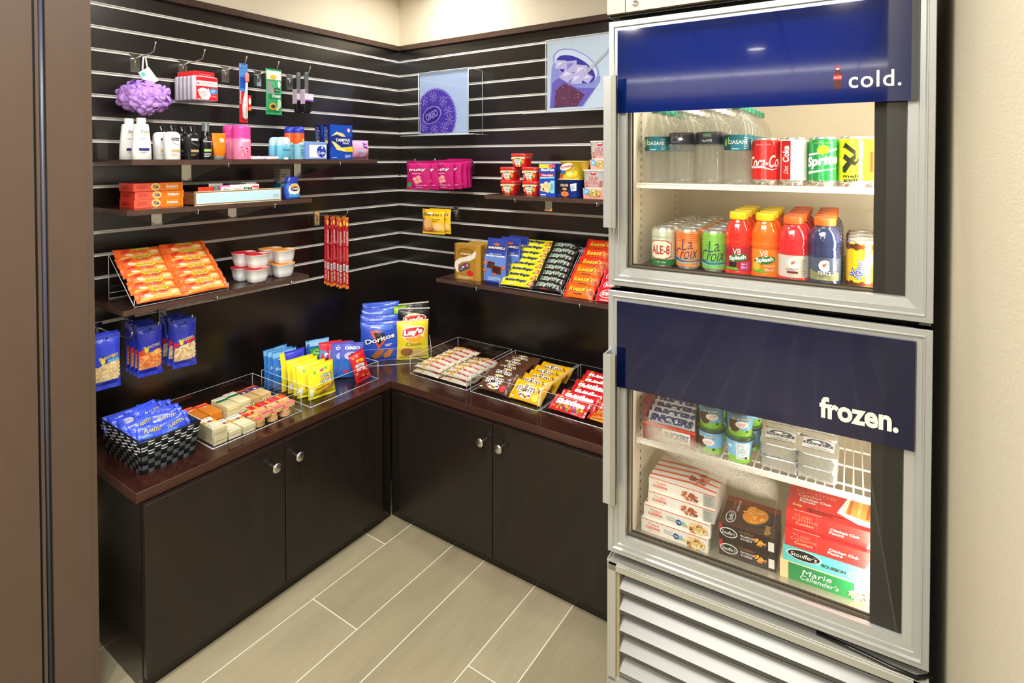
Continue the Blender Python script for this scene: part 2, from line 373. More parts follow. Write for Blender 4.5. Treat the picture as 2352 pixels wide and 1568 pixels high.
for x0, x1, kx in ((.5325, 1.006, .9695), (1.0095, 1.47, 1.0515)):
    b = B(); b.cbox(x0, x1, -.5385, -DR+.002, .042, .5335, DOORM, .0012); d = b.obj('door', e); knob(d, (kx, -.5385, .465), 'y')
b = B()
lp = [(0, -LL), (DL, -LL), (DL, -DR), (1.53, -DR), (1.53, 0), (0, 0)]
n = len(lp); vs = [(x, y, .538) for x, y in lp]+[(x, y, HC-.0015) for x, y in lp]
k = .0015; li = [(0, -LL+k), (DL-k, -LL+k), (DL-k, -DR+k), (1.53-k, -DR+k), (1.53-k, 0), (0, 0)]; vs += [(x, y, HC) for x, y in li]
EDG = wood('mahogany_edge', '3a241c', '4a2c22', (2, 6, 6), .3)
b.add(vs, [(i, (i+1) % n, n+(i+1) % n, n+i) for i in range(n)], EDG); b.add(vs, [(n+i, n+(i+1) % n, 2*n+(i+1) % n, 2*n+i) for i in range(n)], EDG)
b.add(vs, [(12, 13, 14, 17), (17, 14, 15, 16)], TOPM); b.add(vs, [(5, 2, 1, 0), (4, 3, 2, 5)], EDG)
tag(b.obj('countertop'), 'L-shaped dark red-brown countertop across both base cabinets', 'countertop')
# ---- shelves with chrome brackets
def shelf(wall, a0, a1, z, D, brs, label):
    left = wall == 'l'
    e = empty('wall_shelf', label, 'shelf', (0, 0, z), 0, 'wood shelves on the slatwall')
    def T(d, a, h): return (d, a, h) if left else (a, -d, h)
    q = B(); th = .0165
    c = [T(.004, a0, -th), T(D, a0, -th), T(D, a1, -th), T(.004, a1, -th)]; c2 = [(x, y, 0) for x, y, _ in c]
    if not left: c = c[::-1]; c2 = c2[::-1]
    q.add(c+c2, [(0, 3, 2, 1)], SHELFM); q.add(c+c2, [(4, 5, 6, 7)], SHELFB); q.add(c+c2, [(i, (i+1) % 4, 4+(i+1) % 4, 4+i) for i in range(4)], SHELFM); q.obj('shelf_board', e)
    for a in brs:
        q = B(); w2 = .0016
        pr = [(.006, -th), (D-.012, -th), (D-.012, -th-.006), (.006, -th-.062)]
        for sx in (0,):
            A = [T(d, a-w2, h) for d, h in pr]; Bq = [T(d, a+w2, h) for d, h in pr]
            q.add(A+Bq, [(0, 1, 2, 3), (7, 6, 5, 4), (0, 4, 5, 1), (1, 5, 6, 2), (2, 6, 7, 3), (3, 7, 4, 0)], CHROME)
        pl = [T(.0015, a-.019, 0), T(.0015, a+.019, 0), T(.006, a+.019, 0), T(.006, a-.019, 0)]
        q.loft([[(x, y, -.082) for x, y, _ in pl], [(x, y, -th+.004) for x, y, _ in pl]], CHROME, smooth=False)
        q.obj('bracket', e)
        q = B(); q.tube([T(D-.012, a, -th-.004), T(D+.004, a, -th-.008), T(D+.006, a, -th+.0), T(D+.0035, a, -th+.006)], .0022, CHROME, 6); q.obj('clip', e)
    return e
X1, X2, X3 = .29, .29, .29; Y4, Y5 = -.29, -.27
ZS1, ZS2, ZS3, ZS4, ZS5 = 1.4908, 1.3370, 1.0362, .9620, 1.3415
shelf('l', -1.4025, -.4227, ZS1, X1, [-1.105, -.63], 'dark wood shelf at the top left holding toiletries')
shelf('l', -1.417, -.766, ZS2, X2, [-1.21, -.93], 'dark wood shelf holding the orange laundry boxes and pale blue tray')
shelf('l', -1.431, -.783, ZS3, X3, [-1.15, -.863], 'dark wood shelf holding the granola bar rack and fruit cups')
shelf('r', .519, 1.50, ZS4, -Y4, [.747, 1.235], 'dark wood shelf on the back wall holding chocolate boxes and candy bars')
shelf('r', .774, 1.42, ZS5, -Y5, [.93, 1.295], 'dark wood shelf on the back wall holding noodle cups and red tubs')
# ---- peg hooks
def hook(wall, a, z, L=.2, kind='l', up=.03, label=''):
    e = empty('peg_hook', label, 'hook', (0, a, z) if wall == 'l' else (a, 0, z), pi/2 if wall == 'l' else 0, 'chrome peg hooks')
    q = B(); q.box(-.0135, .0135, -.004, -.0012, -.062, -.004, CHROME); q.box(-.0135, .0135, -.004, -.001, -.004, .003, CHROME); q.box(-.017, -.014, -.0025, -.0005, -.002, .004, GRV); q.obj('plate', e)
    q = B(); q.tube([(0, -.006, -.045), (0, -.007, -.02), (0, -.012, -.013), (0, -.03, -.012), (0, -L+.03, -.008), (0, -L+.012, -.003), (0, -L, up-.004), (0, -L-.002, up)], .0021, CHROME, 8)
    q.lathe([(.0035, up-.001), (.0035, up+.004), (.002, up+.006)], CHROME, 10, 0, -L-.002); q.obj('wire_arm', e)
    return e
# ================================================================ the two-door cooler
fr = empty('glass_door_cooler', 'tall stainless steel cooler with two glass doors and blue header panels', 'cooler', F0, FY)
CREAM = M('efe6d2', .45); WHT = M('f1eee6', .35)
BLK = M('060606', .6)
BLUE = M('031a52', .1, 0, 'gloss'); BLUE2 = M('030f38', .1, 0, 'gloss')
def bluefilm(name, c1, tc_, k):
    mt, t, p = base(name); p.inputs['Base Color'].default_value = rgb(c1); p.inputs['Roughness'].default_value = .06; p.inputs['Coat Weight'].default_value = 1; p.inputs['Coat Roughness'].default_value = .01; p.inputs['Specular IOR Level'].default_value = .8; p.inputs['Coat IOR'].default_value = 1.5 if 'navy' not in name else 1.3
    tl_ = nn(t, 'ShaderNodeBsdfTranslucent'); tl_.inputs[0].default_value = rgb(tc_); ad = nn(t, 'ShaderNodeMixShader'); ad.inputs[0].default_value = k; o = t.nodes['Material Output']
    t.links.new(p.outputs[0], ad.inputs[1]); t.links.new(tl_.outputs[0], ad.inputs[2]); t.links.new(ad.outputs[0], o.inputs[0]); return mt
BLUE = bluefilm('blue_header_film', '04205a', '0a6ad8', .40); BLUE2 = bluefilm('navy_header_film', '020f36', '0a3ac0', .28)
DKS = M('141613', .3)
W_ = .686
b = B()
# outer shell and cavity linings
b.box(0, .02, .036, .66, .115, 1.99, STEEL); b.box(W_-.02, W_, .036, .66, .115, 1.99, STEEL); b.box(.02, W_-.02, .64, .66, .115, 1.99, STEEL)
b.box(.02, W_-.02, .036, .64, 1.84, 1.9, DKS); b.box(.02, W_-.02, .036, .64, .115, .13, DKS)
b.box(.02, W_-.02, .036, .07, 1.125, 1.19, DKS); b.box(.02, W_-.02, .07, .64, 1.125, 1.19, DKS)
b.box(.02, W_-.02, .036, .64, .40, .47, DKS)
b.obj('body', fr)
for z0, z1, fm in ((1.19, 1.84, CREAM), (.47, 1.125, metal('freezer_floor', 'b5ad9c', .3, me=.6))):
    b = B(); b.box(.02, .044, .04, .6, z0, z1, CREAM); b.box(W_-.044, W_-.02, .04, .6, z0, z1, CREAM); b.box(.044, W_-.044, .58, .6, z0, z1, CREAM)
    b.box(.044, W_-.044, .05, .6, z0, z0+.008, fm, top=(metal('cooler_floor', '77695a', .35, me=.5) if z0 > 1 else fm)); b.box(.044, W_-.044, .05, .58, z1-.02, z1, CREAM)
    if z0 > 1:
        for yy in (.13, .48):
            for k in range(30): b.box(.044, .0446, yy-.0018, yy+.0018, z0+.03+k*.0205, z0+.038+k*.0205, BLK)
    else:
        for k in range(28): b.box(.044, .0446, .128, .132, z0+.03+k*.0215, z0+.038+k*.0215, BLK)
        b.box(.30, .62, .574, .58, z0+.27, z0+.31, WHT)
    b.obj('liner', fr)
# doors
def coolerdoor(z0, z1, hz0, name, word):
    d = B(); fwid = .047
    # stepped frame: outer band, ridge, inner band
    def fram(i0, i1, y0, y1):
        a0, a1, c0, c1 = i0, W_-i0, z0+i0, z1-i0; e0, e1, g0, g1 = i1, W_-i1, z0+i1, z1-i1
        for (p, m_) in (([(a0, c0), (e0, g0), (e0, g1), (a0, c1)], STEEL), ([(a1, c0), (a1, c1), (e1, g1), (e1, g0)], STEEL), ([(a0, c1), (e0, g1), (e1, g1), (a1, c1)], STEELH), ([(a0, c0), (a1, c0), (e1, g0), (e0, g0)], STEELH)):
            f = [(p[0][0], y0, p[0][1]), (p[1][0], y1, p[1][1]), (p[2][0], y1, p[2][1]), (p[3][0], y0, p[3][1])]
            if m_ is STEEL and p[0][0] == a1: f = [(p[0][0], y0, p[0][1]), (p[1][0], y0, p[1][1]), (p[2][0], y1, p[2][1]), (p[3][0], y1, p[3][1])]
            if m_ is STEELH and p[0][1] == c0: f = [(p[0][0], y0, p[0][1]), (p[1][0], y0, p[1][1]), (p[2][0], y1, p[2][1]), (p[3][0], y1, p[3][1])]
            d.add(f, [(0, 3, 2, 1) if False else (0, 1, 2, 3)], m_)
    fram(0, .0, .034, .0); fram(0, .001, .0, -.001); fram(.001, .012, -.001, -.0012); fram(.012, .013, -.0012, -.004); fram(.013, .0145, -.004, -.004); fram(.0145, .017, -.004, .001); fram(.017, .026, .001, .001); fram(.026, .0275, .001, .004); fram(.0275, .045, .004, .007); fram(.045, .046, .007, .016)
    d.box(0, W_, .033, .036, z0, z1, DKS) if False else None
    # sides of the slab
    d.box(0, .03, .004, .034, z0, z1, STEEL); d.box(W_-.03, W_, .004, .034, z0, z1, STEEL); d.box(.03, W_-.03, .008, .034, z0, z0+.04, STEEL); d.box(.03, W_-.03, .008, .034, z1-.04, z1, STEEL)
    o = d.obj(name, fr)
    q = B(); q.box(.045, .641, .012, .0165, z0+.044, z1-.044, PANE); q.obj('glass_pane', o)
    q = B()
    for i, (y0, y1, mt) in enumerate(((.0195, .0225, M('3b352c', .4)), (.025, .027, M('6b6356', .35)), (.029, .0335, M('2a251f', .4)))):
        k = .046+i*.0035; q.box(k, k+.003, y0, y1, z0+.046, z1-.046, mt); q.box(k, .64, y0, y1, z0+.046, z0+.049+i*.003, mt)
    q.obj('gasket', o)
    q = B(); q.box(.585, .6405, .0185, .05, z0+.046, z1-.046, BLK); q.obj('mullion', o)
    q = B(); q.box(.0255, .6575, -.0052, -.0015, hz0, z1-.0255, BLUE if word == 'cold.' else BLUE2)
    if word == 'cold.': q.box(.645, .6575, -.0057, -.0052, hz0, z1-.0255, M('3a3e3c', .6))
    h = q.obj('header_panel', o)
    S = lambda a, c, o_: (a, -.0056-o_, c)
    q = B(); LM = M('f3ead6', .4)
    return o, h, S, q, LM
o, h, S, q, LM = coolerdoor(1.163, 1.847, 1.6095, 'upper_door', 'cold.')
p0, p1 = oF(1949, 203, -.006), oF(2071, 157, -.006)
q.text(S, 'cold.', (p0.x+p1.x)/2, (p0.z+p1.z)/2, p1.x-p0.x, p1.z-p0.z, LM, bold=.011, sp=1.10); q.obj('lettering', h)
# cola bottle picture on the header
q = B(); c0 = oF(1924, 178, -.006); bx = c0.x
RED = M('c11a1f', .3); DRK = M('4a0f10', .3)
pr = [(0, -.024), (.0065, -.024), (.0078, -.020), (.0072, -.014), (.0078, -.010), (.0066, -.005), (.0082, .003), (.0078, .009), (.0055, .014), (.0032, .018), (.0032, .0205)]
q.poly(S, [(bx+x, c0.z+z) for x, z in pr]+[(bx-x, c0.z+z) for x, z in pr[::-1]], DRK); q.rect(S, bx-.0078, bx+.0078, c0.z-.005, c0.z+.0055, RED, .001); q.rect(S, bx-.0034, bx+.0034, c0.z+.0195, c0.z+.0245, M('e0302c', .3), .001)
q.rect(S, bx-.003, bx+.003, c0.z+.0165, c0.z+.0195, M('f2ece4', .3), .001)
q.text(S, 'Coca-Cola', bx, c0.z+.0004, .014, .0048, M('ffffff'), .0014, shear=.3); q.obj('bottle_picture', h)
LOD, h, S, q, LM = coolerdoor(.4575, 1.149, .900, 'lower_door', 'frozen.')
p0, p1 = oF(1882, 958, -.006), oF(2064, 958, -.006)
zt, zb = oF(1900, 918, -.006).z, oF(1900, 964, -.006).z
q.text(S, 'frozen.', (p0.x+p1.x)/2, (oF(2064, 990, -.006).z+oF(1882, 953, -.006).z)/2+.019, p1.x-p0.x, .047, M('f3ead6', .4), bold=.035); q.obj('lettering', h)
# handles
for z0, z1 in ((1.318, 1.702), (.610, .994)):
    q = B(); q.box(.0035, .0225, -.045, -.0405, z0, z1, STEEL); q.box(.0225, .036, -.045, -.0415, z0, z1, M('98958a', .4, .3)); q.box(.0035, .008, -.0405, -.001, z0, z1, STEEL); q.box(.033, .036, -.0415, -.034, z0, z1, M('30353a', .4)); q.obj('handle', o if z0 > 1 else LOD)
# top grille box with lock
b = B(); b.box(-.0035, .0445, -.003, .1, 1.8665, 1.99, M('b7a98c', .4, .5)); b.box(.0465, W_+.002, -.003, .1, 1.8665, 1.99, M('b9ac90', .4, .5)); b.box(-.0035, W_, .012, .1, 1.86, 1.8666, DKS)
b.obj('top_panel', fr)
c = oF(1459, 7, -.003); b = B(); b.lathe([(.0085, 0), (.0085, .002), (.007, .0035), (.0055, .0035), (.0055, .0025), (.001, .0025)], NICKEL, 20); b.box(-.0007, .0007, -.003, .003, .0025, .0032, BLK)
b.obj('lock', fr, (c.x, -.003, c.z), (pi/2, 0, 0))
# base grille
AM = metal('satin_louver', '6c6c68', .35, (3, 300, 300), me=.8, amp=.04)
AM2 = metal('grille_frame_metal', 'bdbdb4', .35, (3, 300, 300), me=.5, amp=.04)
b = B(); b.box(0, W_, -.006, .03, .433, .4365, AM2)
b.box(.006, .026, -.012, -.002, .125, .432, AM2); b.box(W_-.026, W_-.006, -.012, -.002, .125, .432, AM2); b.box(.006, W_-.006, -.012, -.002, .417, .432, AM2); b.box(.006, W_-.006, -.012, .004, .115, .133, AM2)
b.box(0, .004, -.004, .6, .06, .44, AM2); b.box(W_-.004, W_, -.004, .6, .06, .44, AM2); b.box(.004, W_-.004, .05, .056, .06, .43, BLK)
b.box(.026, .034, -.004, .05, .13, .42, M('a49b78', .5)); b.obj('base_frame', fr)
for i in range(6):
    z = .372-.0548*i; b = B()
    b.loft([[(x, -.004, z-.012), (x, -.0065, z), (x, .031, z+.034), (x, .033, z+.0325), (x, -.004, z-.0025), (x, -.0025, z-.012)] for x in (.035, W_-.035)], AM, smooth=False)
    b.obj('louver', fr)
b = B(); b.tube([(W_-.2, .012, .442), (W_-.12, .004, .4415), (W_-.06, -.004, .441), (W_-.02, -.005, .4405), (W_+.004, .012, .442)], .0042, M('101010', .25)); b.obj('hinge_rod', fr)
for x in (.04, W_-.04):
    for y in (.06, .58): b = B(); b.lathe([(.02, 0), (.03, .002), (.03, .05), (.012, .07), (.012, .115)], BLK, 16); b.obj('caster', fr, (x, y, 0))
# inside shelves and lamps
def wireshelf(z, y0, y1, solid):
    q = B(); q.box(.05, .636, y0-.003, y0+.004, z-.013, z-.004, WHT); q.tube([(.05, y0, z-.0015), (.636, y0, z-.0015)], .003, WHT, 8); q.tube([(.05, y1, z-.0015), (.636, y1, z-.0015)], .003, WHT, 8)
    for k in range(5): yy = y0+(y1-y0)*(k+.5)/5; q.tube([(.05, yy, z-.006), (.636, yy, z-.006)], .0025, WHT, 6)
    n = 26 if solid else 31
    for k in range(n):
        x = .056+.574*k/(n-1); q.tube([(x, y0-.002, z-.010), (x, y0-.001, z-.0022), (x, y0+.006, z-.002), (x, y1, z-.002)], .0018, WHT, 5)
    q.obj('wire_shelf', fr)
wireshelf(1.427, .075, .55, True); wireshelf(.735, .085, .55, False)
for z0, z1, pw in ((1.21, 1.82, 1.9), (.49, 1.11, 1.5)):
    q = B(); q.box(.612, .632, .052, .07, z0, z1, EM_IN if 'EM_IN' in globals() else WHT); q.obj('light_strip', fr)
    a = area('cooler_lamp', Fw(.598, .066, (z0+z1)/2), .03, pw, (1, .90, .72), sy=z1-z0)
    dirv = (FX*-.6+FN*.9).normalized(); a.rotation_euler = dirv.to_track_quat('-Z', 'Y').to_euler()
    a2 = area('cooler_top_lamp', Fw(.33, .12, z1-.0), .5, pw*1.25, (1, .93, .80), sy=.06); a2.rotation_euler = (radians(-12), 0, FY)
# ================================================================ product helpers
def put(b, name, label, cat, loc, rot=0, group=None, parts=()):
    r = rot if isinstance(rot, tuple) else (0, 0, rot)
    o = b.obj(name, None, loc, r); tag(o, label, cat, group)
    for q, n in parts: q.obj(n, o)
    return o
def pouch(b, w_, h, d, mt, cr=.010, sd=0, pin=.05, nu=14, nv=18, wr=1., bmat=None, bow=0, pw=2.6, ends=None):
    def f(u, v):
        vv = min(1, max(0, (v*h-cr)/(h-2*cr))); ins = max(0, sin(pi*vv))**.5; g = 1-abs(u)**pw
        n_ = noise.noise(Vector((u*2.2+sd*3.1, v*h/w_*2.6, sd*1.7)))
        fold = sin(u*9+sd*2+v*3)*math.exp(-((min(vv, 1-vv))/.16)**2)*.10
        return (d/2)*ins*g*(1+.28*wr*n_+fold*wr)
    def mid(u, v):
        c = .0016*sin(u*6+sd) if (v*h < cr or v*h > h-cr) else .0016*sin(u*6+sd)*.6
        return c*wr+bow*(v-.5)**2*4*h*.12
    def S(a, c, o):
        u = max(-1, min(1, 2*a/w_)); v = max(0, min(1, c/h))
        e = (1-pin*sin(pi*v)) + .012*wr*noise.noise(Vector((sd, v*6, 2.)))
        return (a*e, mid(u, v)-f(u, v)-o, c)
    def Sb(a, c, o):
        u = max(-1, min(1, 2*a/w_)); v = max(0, min(1, c/h)); p = S(a, c, 0); return (p[0], mid(u, v)+f(u, v)+o, p[2])
    vs_ = [0, cr*.33, cr*.66, cr]; vs_ = [x/h for x in vs_]; seq = vs_+[vs_[-1]+(1-2*vs_[-1])*k/nv for k in range(1, nv)]+[1-x for x in vs_[::-1]]
    us = [sin(pi/2*(2*i/nu-1)) for i in range(nu+1)]
    for fn, fl in ((S, 0), (Sb, 1)):
        V = [fn(w_/2*u, v*h, 0) for v in seq for u in us]; n = nu+1
        for j in range(len(seq)-1):
            mt_ = (ends if ends and (j < 3 or j >= len(seq)-4) else mt) if not fl else (bmat or mt)
            b.add(V[j*n:(j+2)*n], [((i, i+1, n+i+1, n+i) if not fl else (i, n+i, n+i+1, i+1)) for i in range(nu)], mt_, True)
    return S
def flat(S, swap=False):
    "print surface turned so that text runs along the pack's height"
    return lambda a, c, o: S(-c, a, o)
def foil(h): return M(h, .3, .0, 'foil')
def fitL(u0, u1, vt, zs, x):
    vb = 400; a = oL(u0, vt, x); c = oL(u1, vt, x); return (a.y+c.y)/2, c.y-a.y, oL((u0+u1)/2, vt, x).z-zs
def fitR(u0, u1, vt, zs, y):
    a = oR(u0, vt, y); c = oR(u1, vt, y); return (a.x+c.x)/2, c.x-a.x, oR((u0+u1)/2, vt, y).z-zs
def fitF(u0, u1, vt, zs, d):
    a = oF(u0, vt, d); c = oF(u1, vt, d); return (a.x+c.x)/2, c.x-a.x, oF((u0+u1)/2, vt, d).z-zs
H90 = pi/2
W = 'f4f4f2'
# ================================================================ left wall: hooks in the top row
ZR2 = RAILS[2]
def hookat(ub, ut, vt, k, L0, **kw):
    y = oL(ub, 300, 0).y; t = oR(ut, vt, y); return y, t.x, t.z
hk = []
for ub, ut, vt, lb in ((312, 357, 117, 'chrome peg hook holding the purple bath sponge'), (422, 470, 158, 'chrome peg hook holding the first aid kits'), (519, 566, 148, 'chrome peg hook holding the toothbrush pack'), (593, 640, 160, 'chrome peg hook holding the green razor pack'), (666, 712, 171, 'chrome peg hook holding the hair brushes')):
    y, L_, z = hookat(ub, ut, vt, 2, 0); L_ = min(max(L_, .12), .22); hk.append((y, L_)); hook('l', y, ZR2, L_, up=.022, label=lb)
# bath sponge
y, L_ = hk[0]
b = B(); rn = random.Random(3); PU = M('c79af2', .6)
for i in range(92):
    g = i*2.399963; zz = 1-2*(i+.5)/92; rr = math.sqrt(1-zz*zz); n_ = Vector((rr*cos(g), rr*sin(g), zz))
    R_ = Vector((.056, .064, .042)); c = Vector((n_[0]*R_[0], n_[1]*R_[1], n_[2]*R_[2]))*(.72+.2*rn.random())
    t1 = n_.cross(Vector((rn.random()-.5, rn.random()-.5, rn.random()-.5))).normalized(); t2 = n_.cross(t1); s_ = .017+.009*rn.random(); ph = rn.random()*6; k_ = rn.choice((2, 3))
    V = []
    for j in range(5):
        q_ = (j+.4)/4.4
        for a in range(26):
            th = 2*pi*a/26; ruf = .35*sin(th*k_+ph)*q_+.05*sin(th*6+ph*2)*q_*q_
            V.append(tuple(c+(t1*cos(th)+t2*sin(th))*s_*(q_*(1+.15*sin(2*th+ph)))+n_*s_*(sin(q_*2.3)*.8+ruf*.8)))
    b.add(V, [(j*26+a, j*26+(a+1) % 26, (j+1)*26+(a+1) % 26, (j+1)*26+a) for j in range(4) for a in range(26)], PU, True)
s = put(b, 'bath_sponge', 'fluffy purple mesh bath sponge hanging by a white cord', 'bath sponge', (.105, y-.014, 1.700))
q = B(); q.tube([(0, -.006, .04), (.0, -.006, .10), (0, -.003, .137), (0, .003, .138), (0, .009, .10), (0, .008, .04)], .0028, M('e9e6e8', .7)); q.obj('cord', s)
q = B(); X = Matrix.Translation((.016, .004, .072)) @ Matrix.Rotation(radians(36), 4, 'X') @ Matrix.Rotation(H90, 4, 'Z')
q.box(-.02, .02, -.0005, .0005, -.028, .024, W, xf=X)
tS = lambda a, c, o: tuple(X @ Vector((a, -.0005-o, c)))
q.rect(tS, -.016, -.004, .006, .019, M('5fd6cf')); q.lines(tS, .002, .006, -.018, .018, 9, M('b9c6c4')); q.obj('paper_tag', s)
# first aid kits
y, L_ = hk[1]; y += .012
def firstaid(front):
    b = B(); wd, h, d = .092, .083, .0235; R_ = M('d8202c', .4)
    b.loft([ring(z, wd/2*k, d/2*k2, 32, 5) for z, k, k2 in ((0, .93, .8), (.004, 1, 1), (h-.004, 1, 1), (h, .93, .8))], M('d6cfe2', .3))
    S = SF(d)
    b.rect(S, -.034, .041, .003, h-.003, R_); b.rect(S, -.0335, .0405, h-.034, h-.016, W, .001)
    b.rect(S, -.0315, -.0225, h-.0265, h-.0240, R_, .0015, 1); b.rect(S, -.0283, -.0257, h-.0297, h-.0208, R_, .0015, 1)
    b.text(S, 'Johnson & Johnson', .009, h-.0233, .055, .006, R_, .0015, shear=.2); b.text(S, 'FIRST AID TO GO!', .009, h-.030, .050, .003, M('8d8d95'), .0015)
    b.poly(S, [(-.030, .036), (-.012, .044), (.006, .040), (.010, .043), (.018, .020), (.010, .006), (-.012, .005), (-.022, .014)], W, .001)
    b.lines(S, -.022, .006, .012, .036, 5, M('d98a90'), .0015, .3); b.ell(S, .027, .034, .0135, .011, M('3b8fd0'), .001); b.lines(S, .019, .035, .029, .040, 3, W, .0016, .4)
    b.text(S, '12 PIECES', .028, .016, .018, .004, W); b.lines(S, -.03, .03, .004, .007, 1, W, .001, .7)
    q = B(); q.loft([ring(z, wd*.41, .0008, 24, 4) for z in (h-.014, h+.006, h+.016, h+.0175)], R_); q2 = SF(.0022); q.lines(q2, -.018, .025, h+.001, h+.010, 2, M('f3b0b4'), .001, .35)
    q.tube([(-.014, -.002, h-.008), (.012, -.003, h-.0075)], .0042, W)
    return b, q
b, q = firstaid(1)
nm = ['first aid kit at the front of the hook, its red and white label showing', 'first aid kit directly behind the front one on the hook', 'third first aid kit from the front on the hook', 'fourth first aid kit from the front on the hook', 'first aid kit nearest the wall on the hook']
zf = 1.7035
fa = put(b, 'first_aid_kit', nm[0], 'first aid kit', (L_-.028, y, zf), H90, 'first aid kits on one hook', [(q, 'hang_card')]); fa.scale = (1, 1, 1.06)
for i in range(1, 5): dup(fa, (L_-.028-.0252*i, y-.0015*i, zf+.0004*i), label=nm[i])
# toothbrush pack
y, L_ = hk[2]; y += .0105
b = B(); b.box(-.016, .016, -.0007, .0007, 0, .195, M('cf1f2a')); S = SF(.0014)
b.rect(S, -.016, .016, .103, .195, M('4d8fe0')); b.rect(S, -.012, .012, .113, .150, M('1f56c4'), .0008); b.text(S, 'Colgate', -.0115, .083, .043, .0085, W, rot=H90, bold=.02, shear=.2); b.lines(S, -.012, .01, .184, .190, 1, W)
t_ = B(); t_.loft([ring(z, .010*k, .0075*k, 16, 2.5, cx=c, cy=-.009) for z, k, c in ((.010, .5, .002), (.018, .95, .001), (.05, 1, .0), (.08, .8, .002), (.105, .45, .006), (.135, .42, .008))], M('efd9de', .25))
t_.loft([ring(z, .0075*k, .006*k, 14, 3, cx=.008, cy=-.010) for z, k in ((.133, .5), (.138, 1), (.160, 1), (.166, .5))], M('f08a94', .4)); t_.text(SCyoff if False else (lambda a, c, o: (a, -.017-o, c)), 'Colgate', .001, .038, .032, .005, M('7a3b52'), rot=H90-.02, shear=.2)
r_ = B(); r_.box(.016, .029, -.0015, .0007, .04, .092, M('d4212c')); r_.rect(lambda a, c, o: (a, -.0015-o, c), .018, .027, .044, .052, M('f0a03a')); r_.ell(lambda a, c, o: (a, -.0015-o, c), .0225, .072, .0045, .012, W)
zf = oL(533, 280, L_-.04).z
put(b, 'toothbrush_pack', 'toothbrush in a blue and red carded pack on a hook', 'toothbrush', (L_-.04, y, zf), H90, None, [(t_, 'toothbrush'), (r_, 'side_flap')]).scale = (1.08, 1, 1.17)
# razor pack
y, L_ = hk[3]; y += .013
b = B(); S = pouch(b, .070, .147, .022, foil('2fa566'), .008, 5)
b.rect(S, -.032, .032, .112, .141, M('e4ede0', .3), .0006); b.ell(S, -.006, .120, .014, .007, M('f0b83c'), .0012); b.poly(S, [(-.030, .060), (-.004, .060), (-.004, .105), (-.030, .108)], M('8f9a98', .25), .0006)
b.rect(S, -.006, .022, .073, .084, M('16241c'), .0012); b.text(S, 'Schick', .008, .0785, .022, .006, W, .0017); b.rect(S, -.028, .031, .050, .066, M('12824a'), .001); b.text(S, 'XTREME3', .006, .0585, .040, .009, W, .0016, bold=.03)
b.ell(S, .020, .098, .008, .011, W, .001); b.ell(S, -.008, .026, .015, .011, M('e59c2c'), .001); b.ell(S, -.008, .026, .009, .006, M('2d3a16'), .0014); b.ell(S, .012, .018, .007, .006, M('d8c48c'), .001); b.ell(S, .020, .036, .009, .016, M('b9e2bd'), .0008)
zf = oL(625, 263, L_-.055).z
put(b, 'razor_pack', 'green pouch of disposable razors hanging on a hook', 'razors', (L_-.055, y, zf), H90).scale = (1.05, 1, 1.27)
# hair brushes
y, L_ = hk[4]; GRY = M('5f666c', .35)
def hbrush():
    b = B(); b.loft([ring(z, a, c, 20, 2.4) for z, a, c in ((.0, .012, .008), (.004, .017, .011), (.05, .0175, .011), (.060, .012, .008), (.064, .0075, .0065), (.085, .0078, .0068), (.118, .0092, .0075), (.127, .0088, .007), (.1285, .006, .005))], [M('17181a', .35)]*3+[GRY]*6)
    rn = random.Random(2)
    for i in range(7):
        for j in range(4): x, z = -.012+.008*j, .006+.007*i; b.box(x-.0006, x+.0006, -.017, -.010, z-.0006, z+.0006, M('2b2d30', .4))
    q = B(); q.box(-.018, .020, -.0185, -.0175, .038, .060, M('d6d4e4', .3)); q.box(-.018, .020, -.0185, .012, .0375, .0385, M('8a3fb0')); q.box(-.019, -.018, -.0185, .012, .028, .074, M('ead6ea', .3)); S = lambda a, c, o: (a, -.0185-o, c)
    q.rect(S, -.018, .020, .036, .041, M('8a3fb0')); q.text(S, 'Good', .008, .051, .020, .012, W, bold=.01, shear=.2)
    return b, q
b, q = hbrush()
zf = oL(707, 260, L_-.03).z
hb = put(b, 'hair_brush', 'grey-handled hair brush at the front of its hook', 'hair brush', (L_-.03, y+.003, zf), H90, 'hair brushes on one hook', [(q, 'packaging_band')]); hb.scale = (1.1, 1, 1.36)
dup(hb, (L_-.080, y-.001, zf+.003), label='hair brush hanging behind the other, nearer the wall')
# ================================================================ top left shelf
Zs = ZS1
def bottle(b, w_, d, h, prof, mats, p=2.6, n=28):
    b.loft([ring(z*h, w_/2*k, d/2*k2, n, p) for z, k, k2 in prof], mats)
x = .235; yc, w_, h = fitL(301.3, 346.5, 270.8, Zs, x)
b = B(); WB = M('f3f4f4', .3); bottle(b, w_, w_*.55, h, [(0, .93, .9), (.01, 1, 1), (.3, .95, .97), (.80, .74, .9), (.855, .66, .78), (.86, .42, .6), (.875, .45, .62), (.985, .45, .62), (1, .42, .58)], WB)
S = lambda a, c, o: (a, -w_*.275*(1 if c < h*.4 else .97)*(1-.35*(2*a/w_)**2)-.0012-o, c)
b.text(S, 'Dove', .004, h*.68, w_*.42, .0085, M('2f3550'), shear=.15, sub=1); b.ell(S, .004, h*.61, .004, .002, M('cfd88c')); b.rect(S, -.014, .016, h*.22, h*.28, M('2b2f7c'), .001); b.lines(S, -.010, .016, h*.17, h*.21, 1, M('d6c98c')); b.lines(S, -.01, .014, h*.50, h*.53, 1, M('a7adb8'))
o = put(b, 'lotion_bottle', 'tall white lotion bottle at the front left of the top shelf', 'bottle', (x, yc, Zs), H90, 'white lotion bottles')
dup(o, (x-.062, yc-.010, Zs), label='tall white lotion bottle half hidden behind its twin')
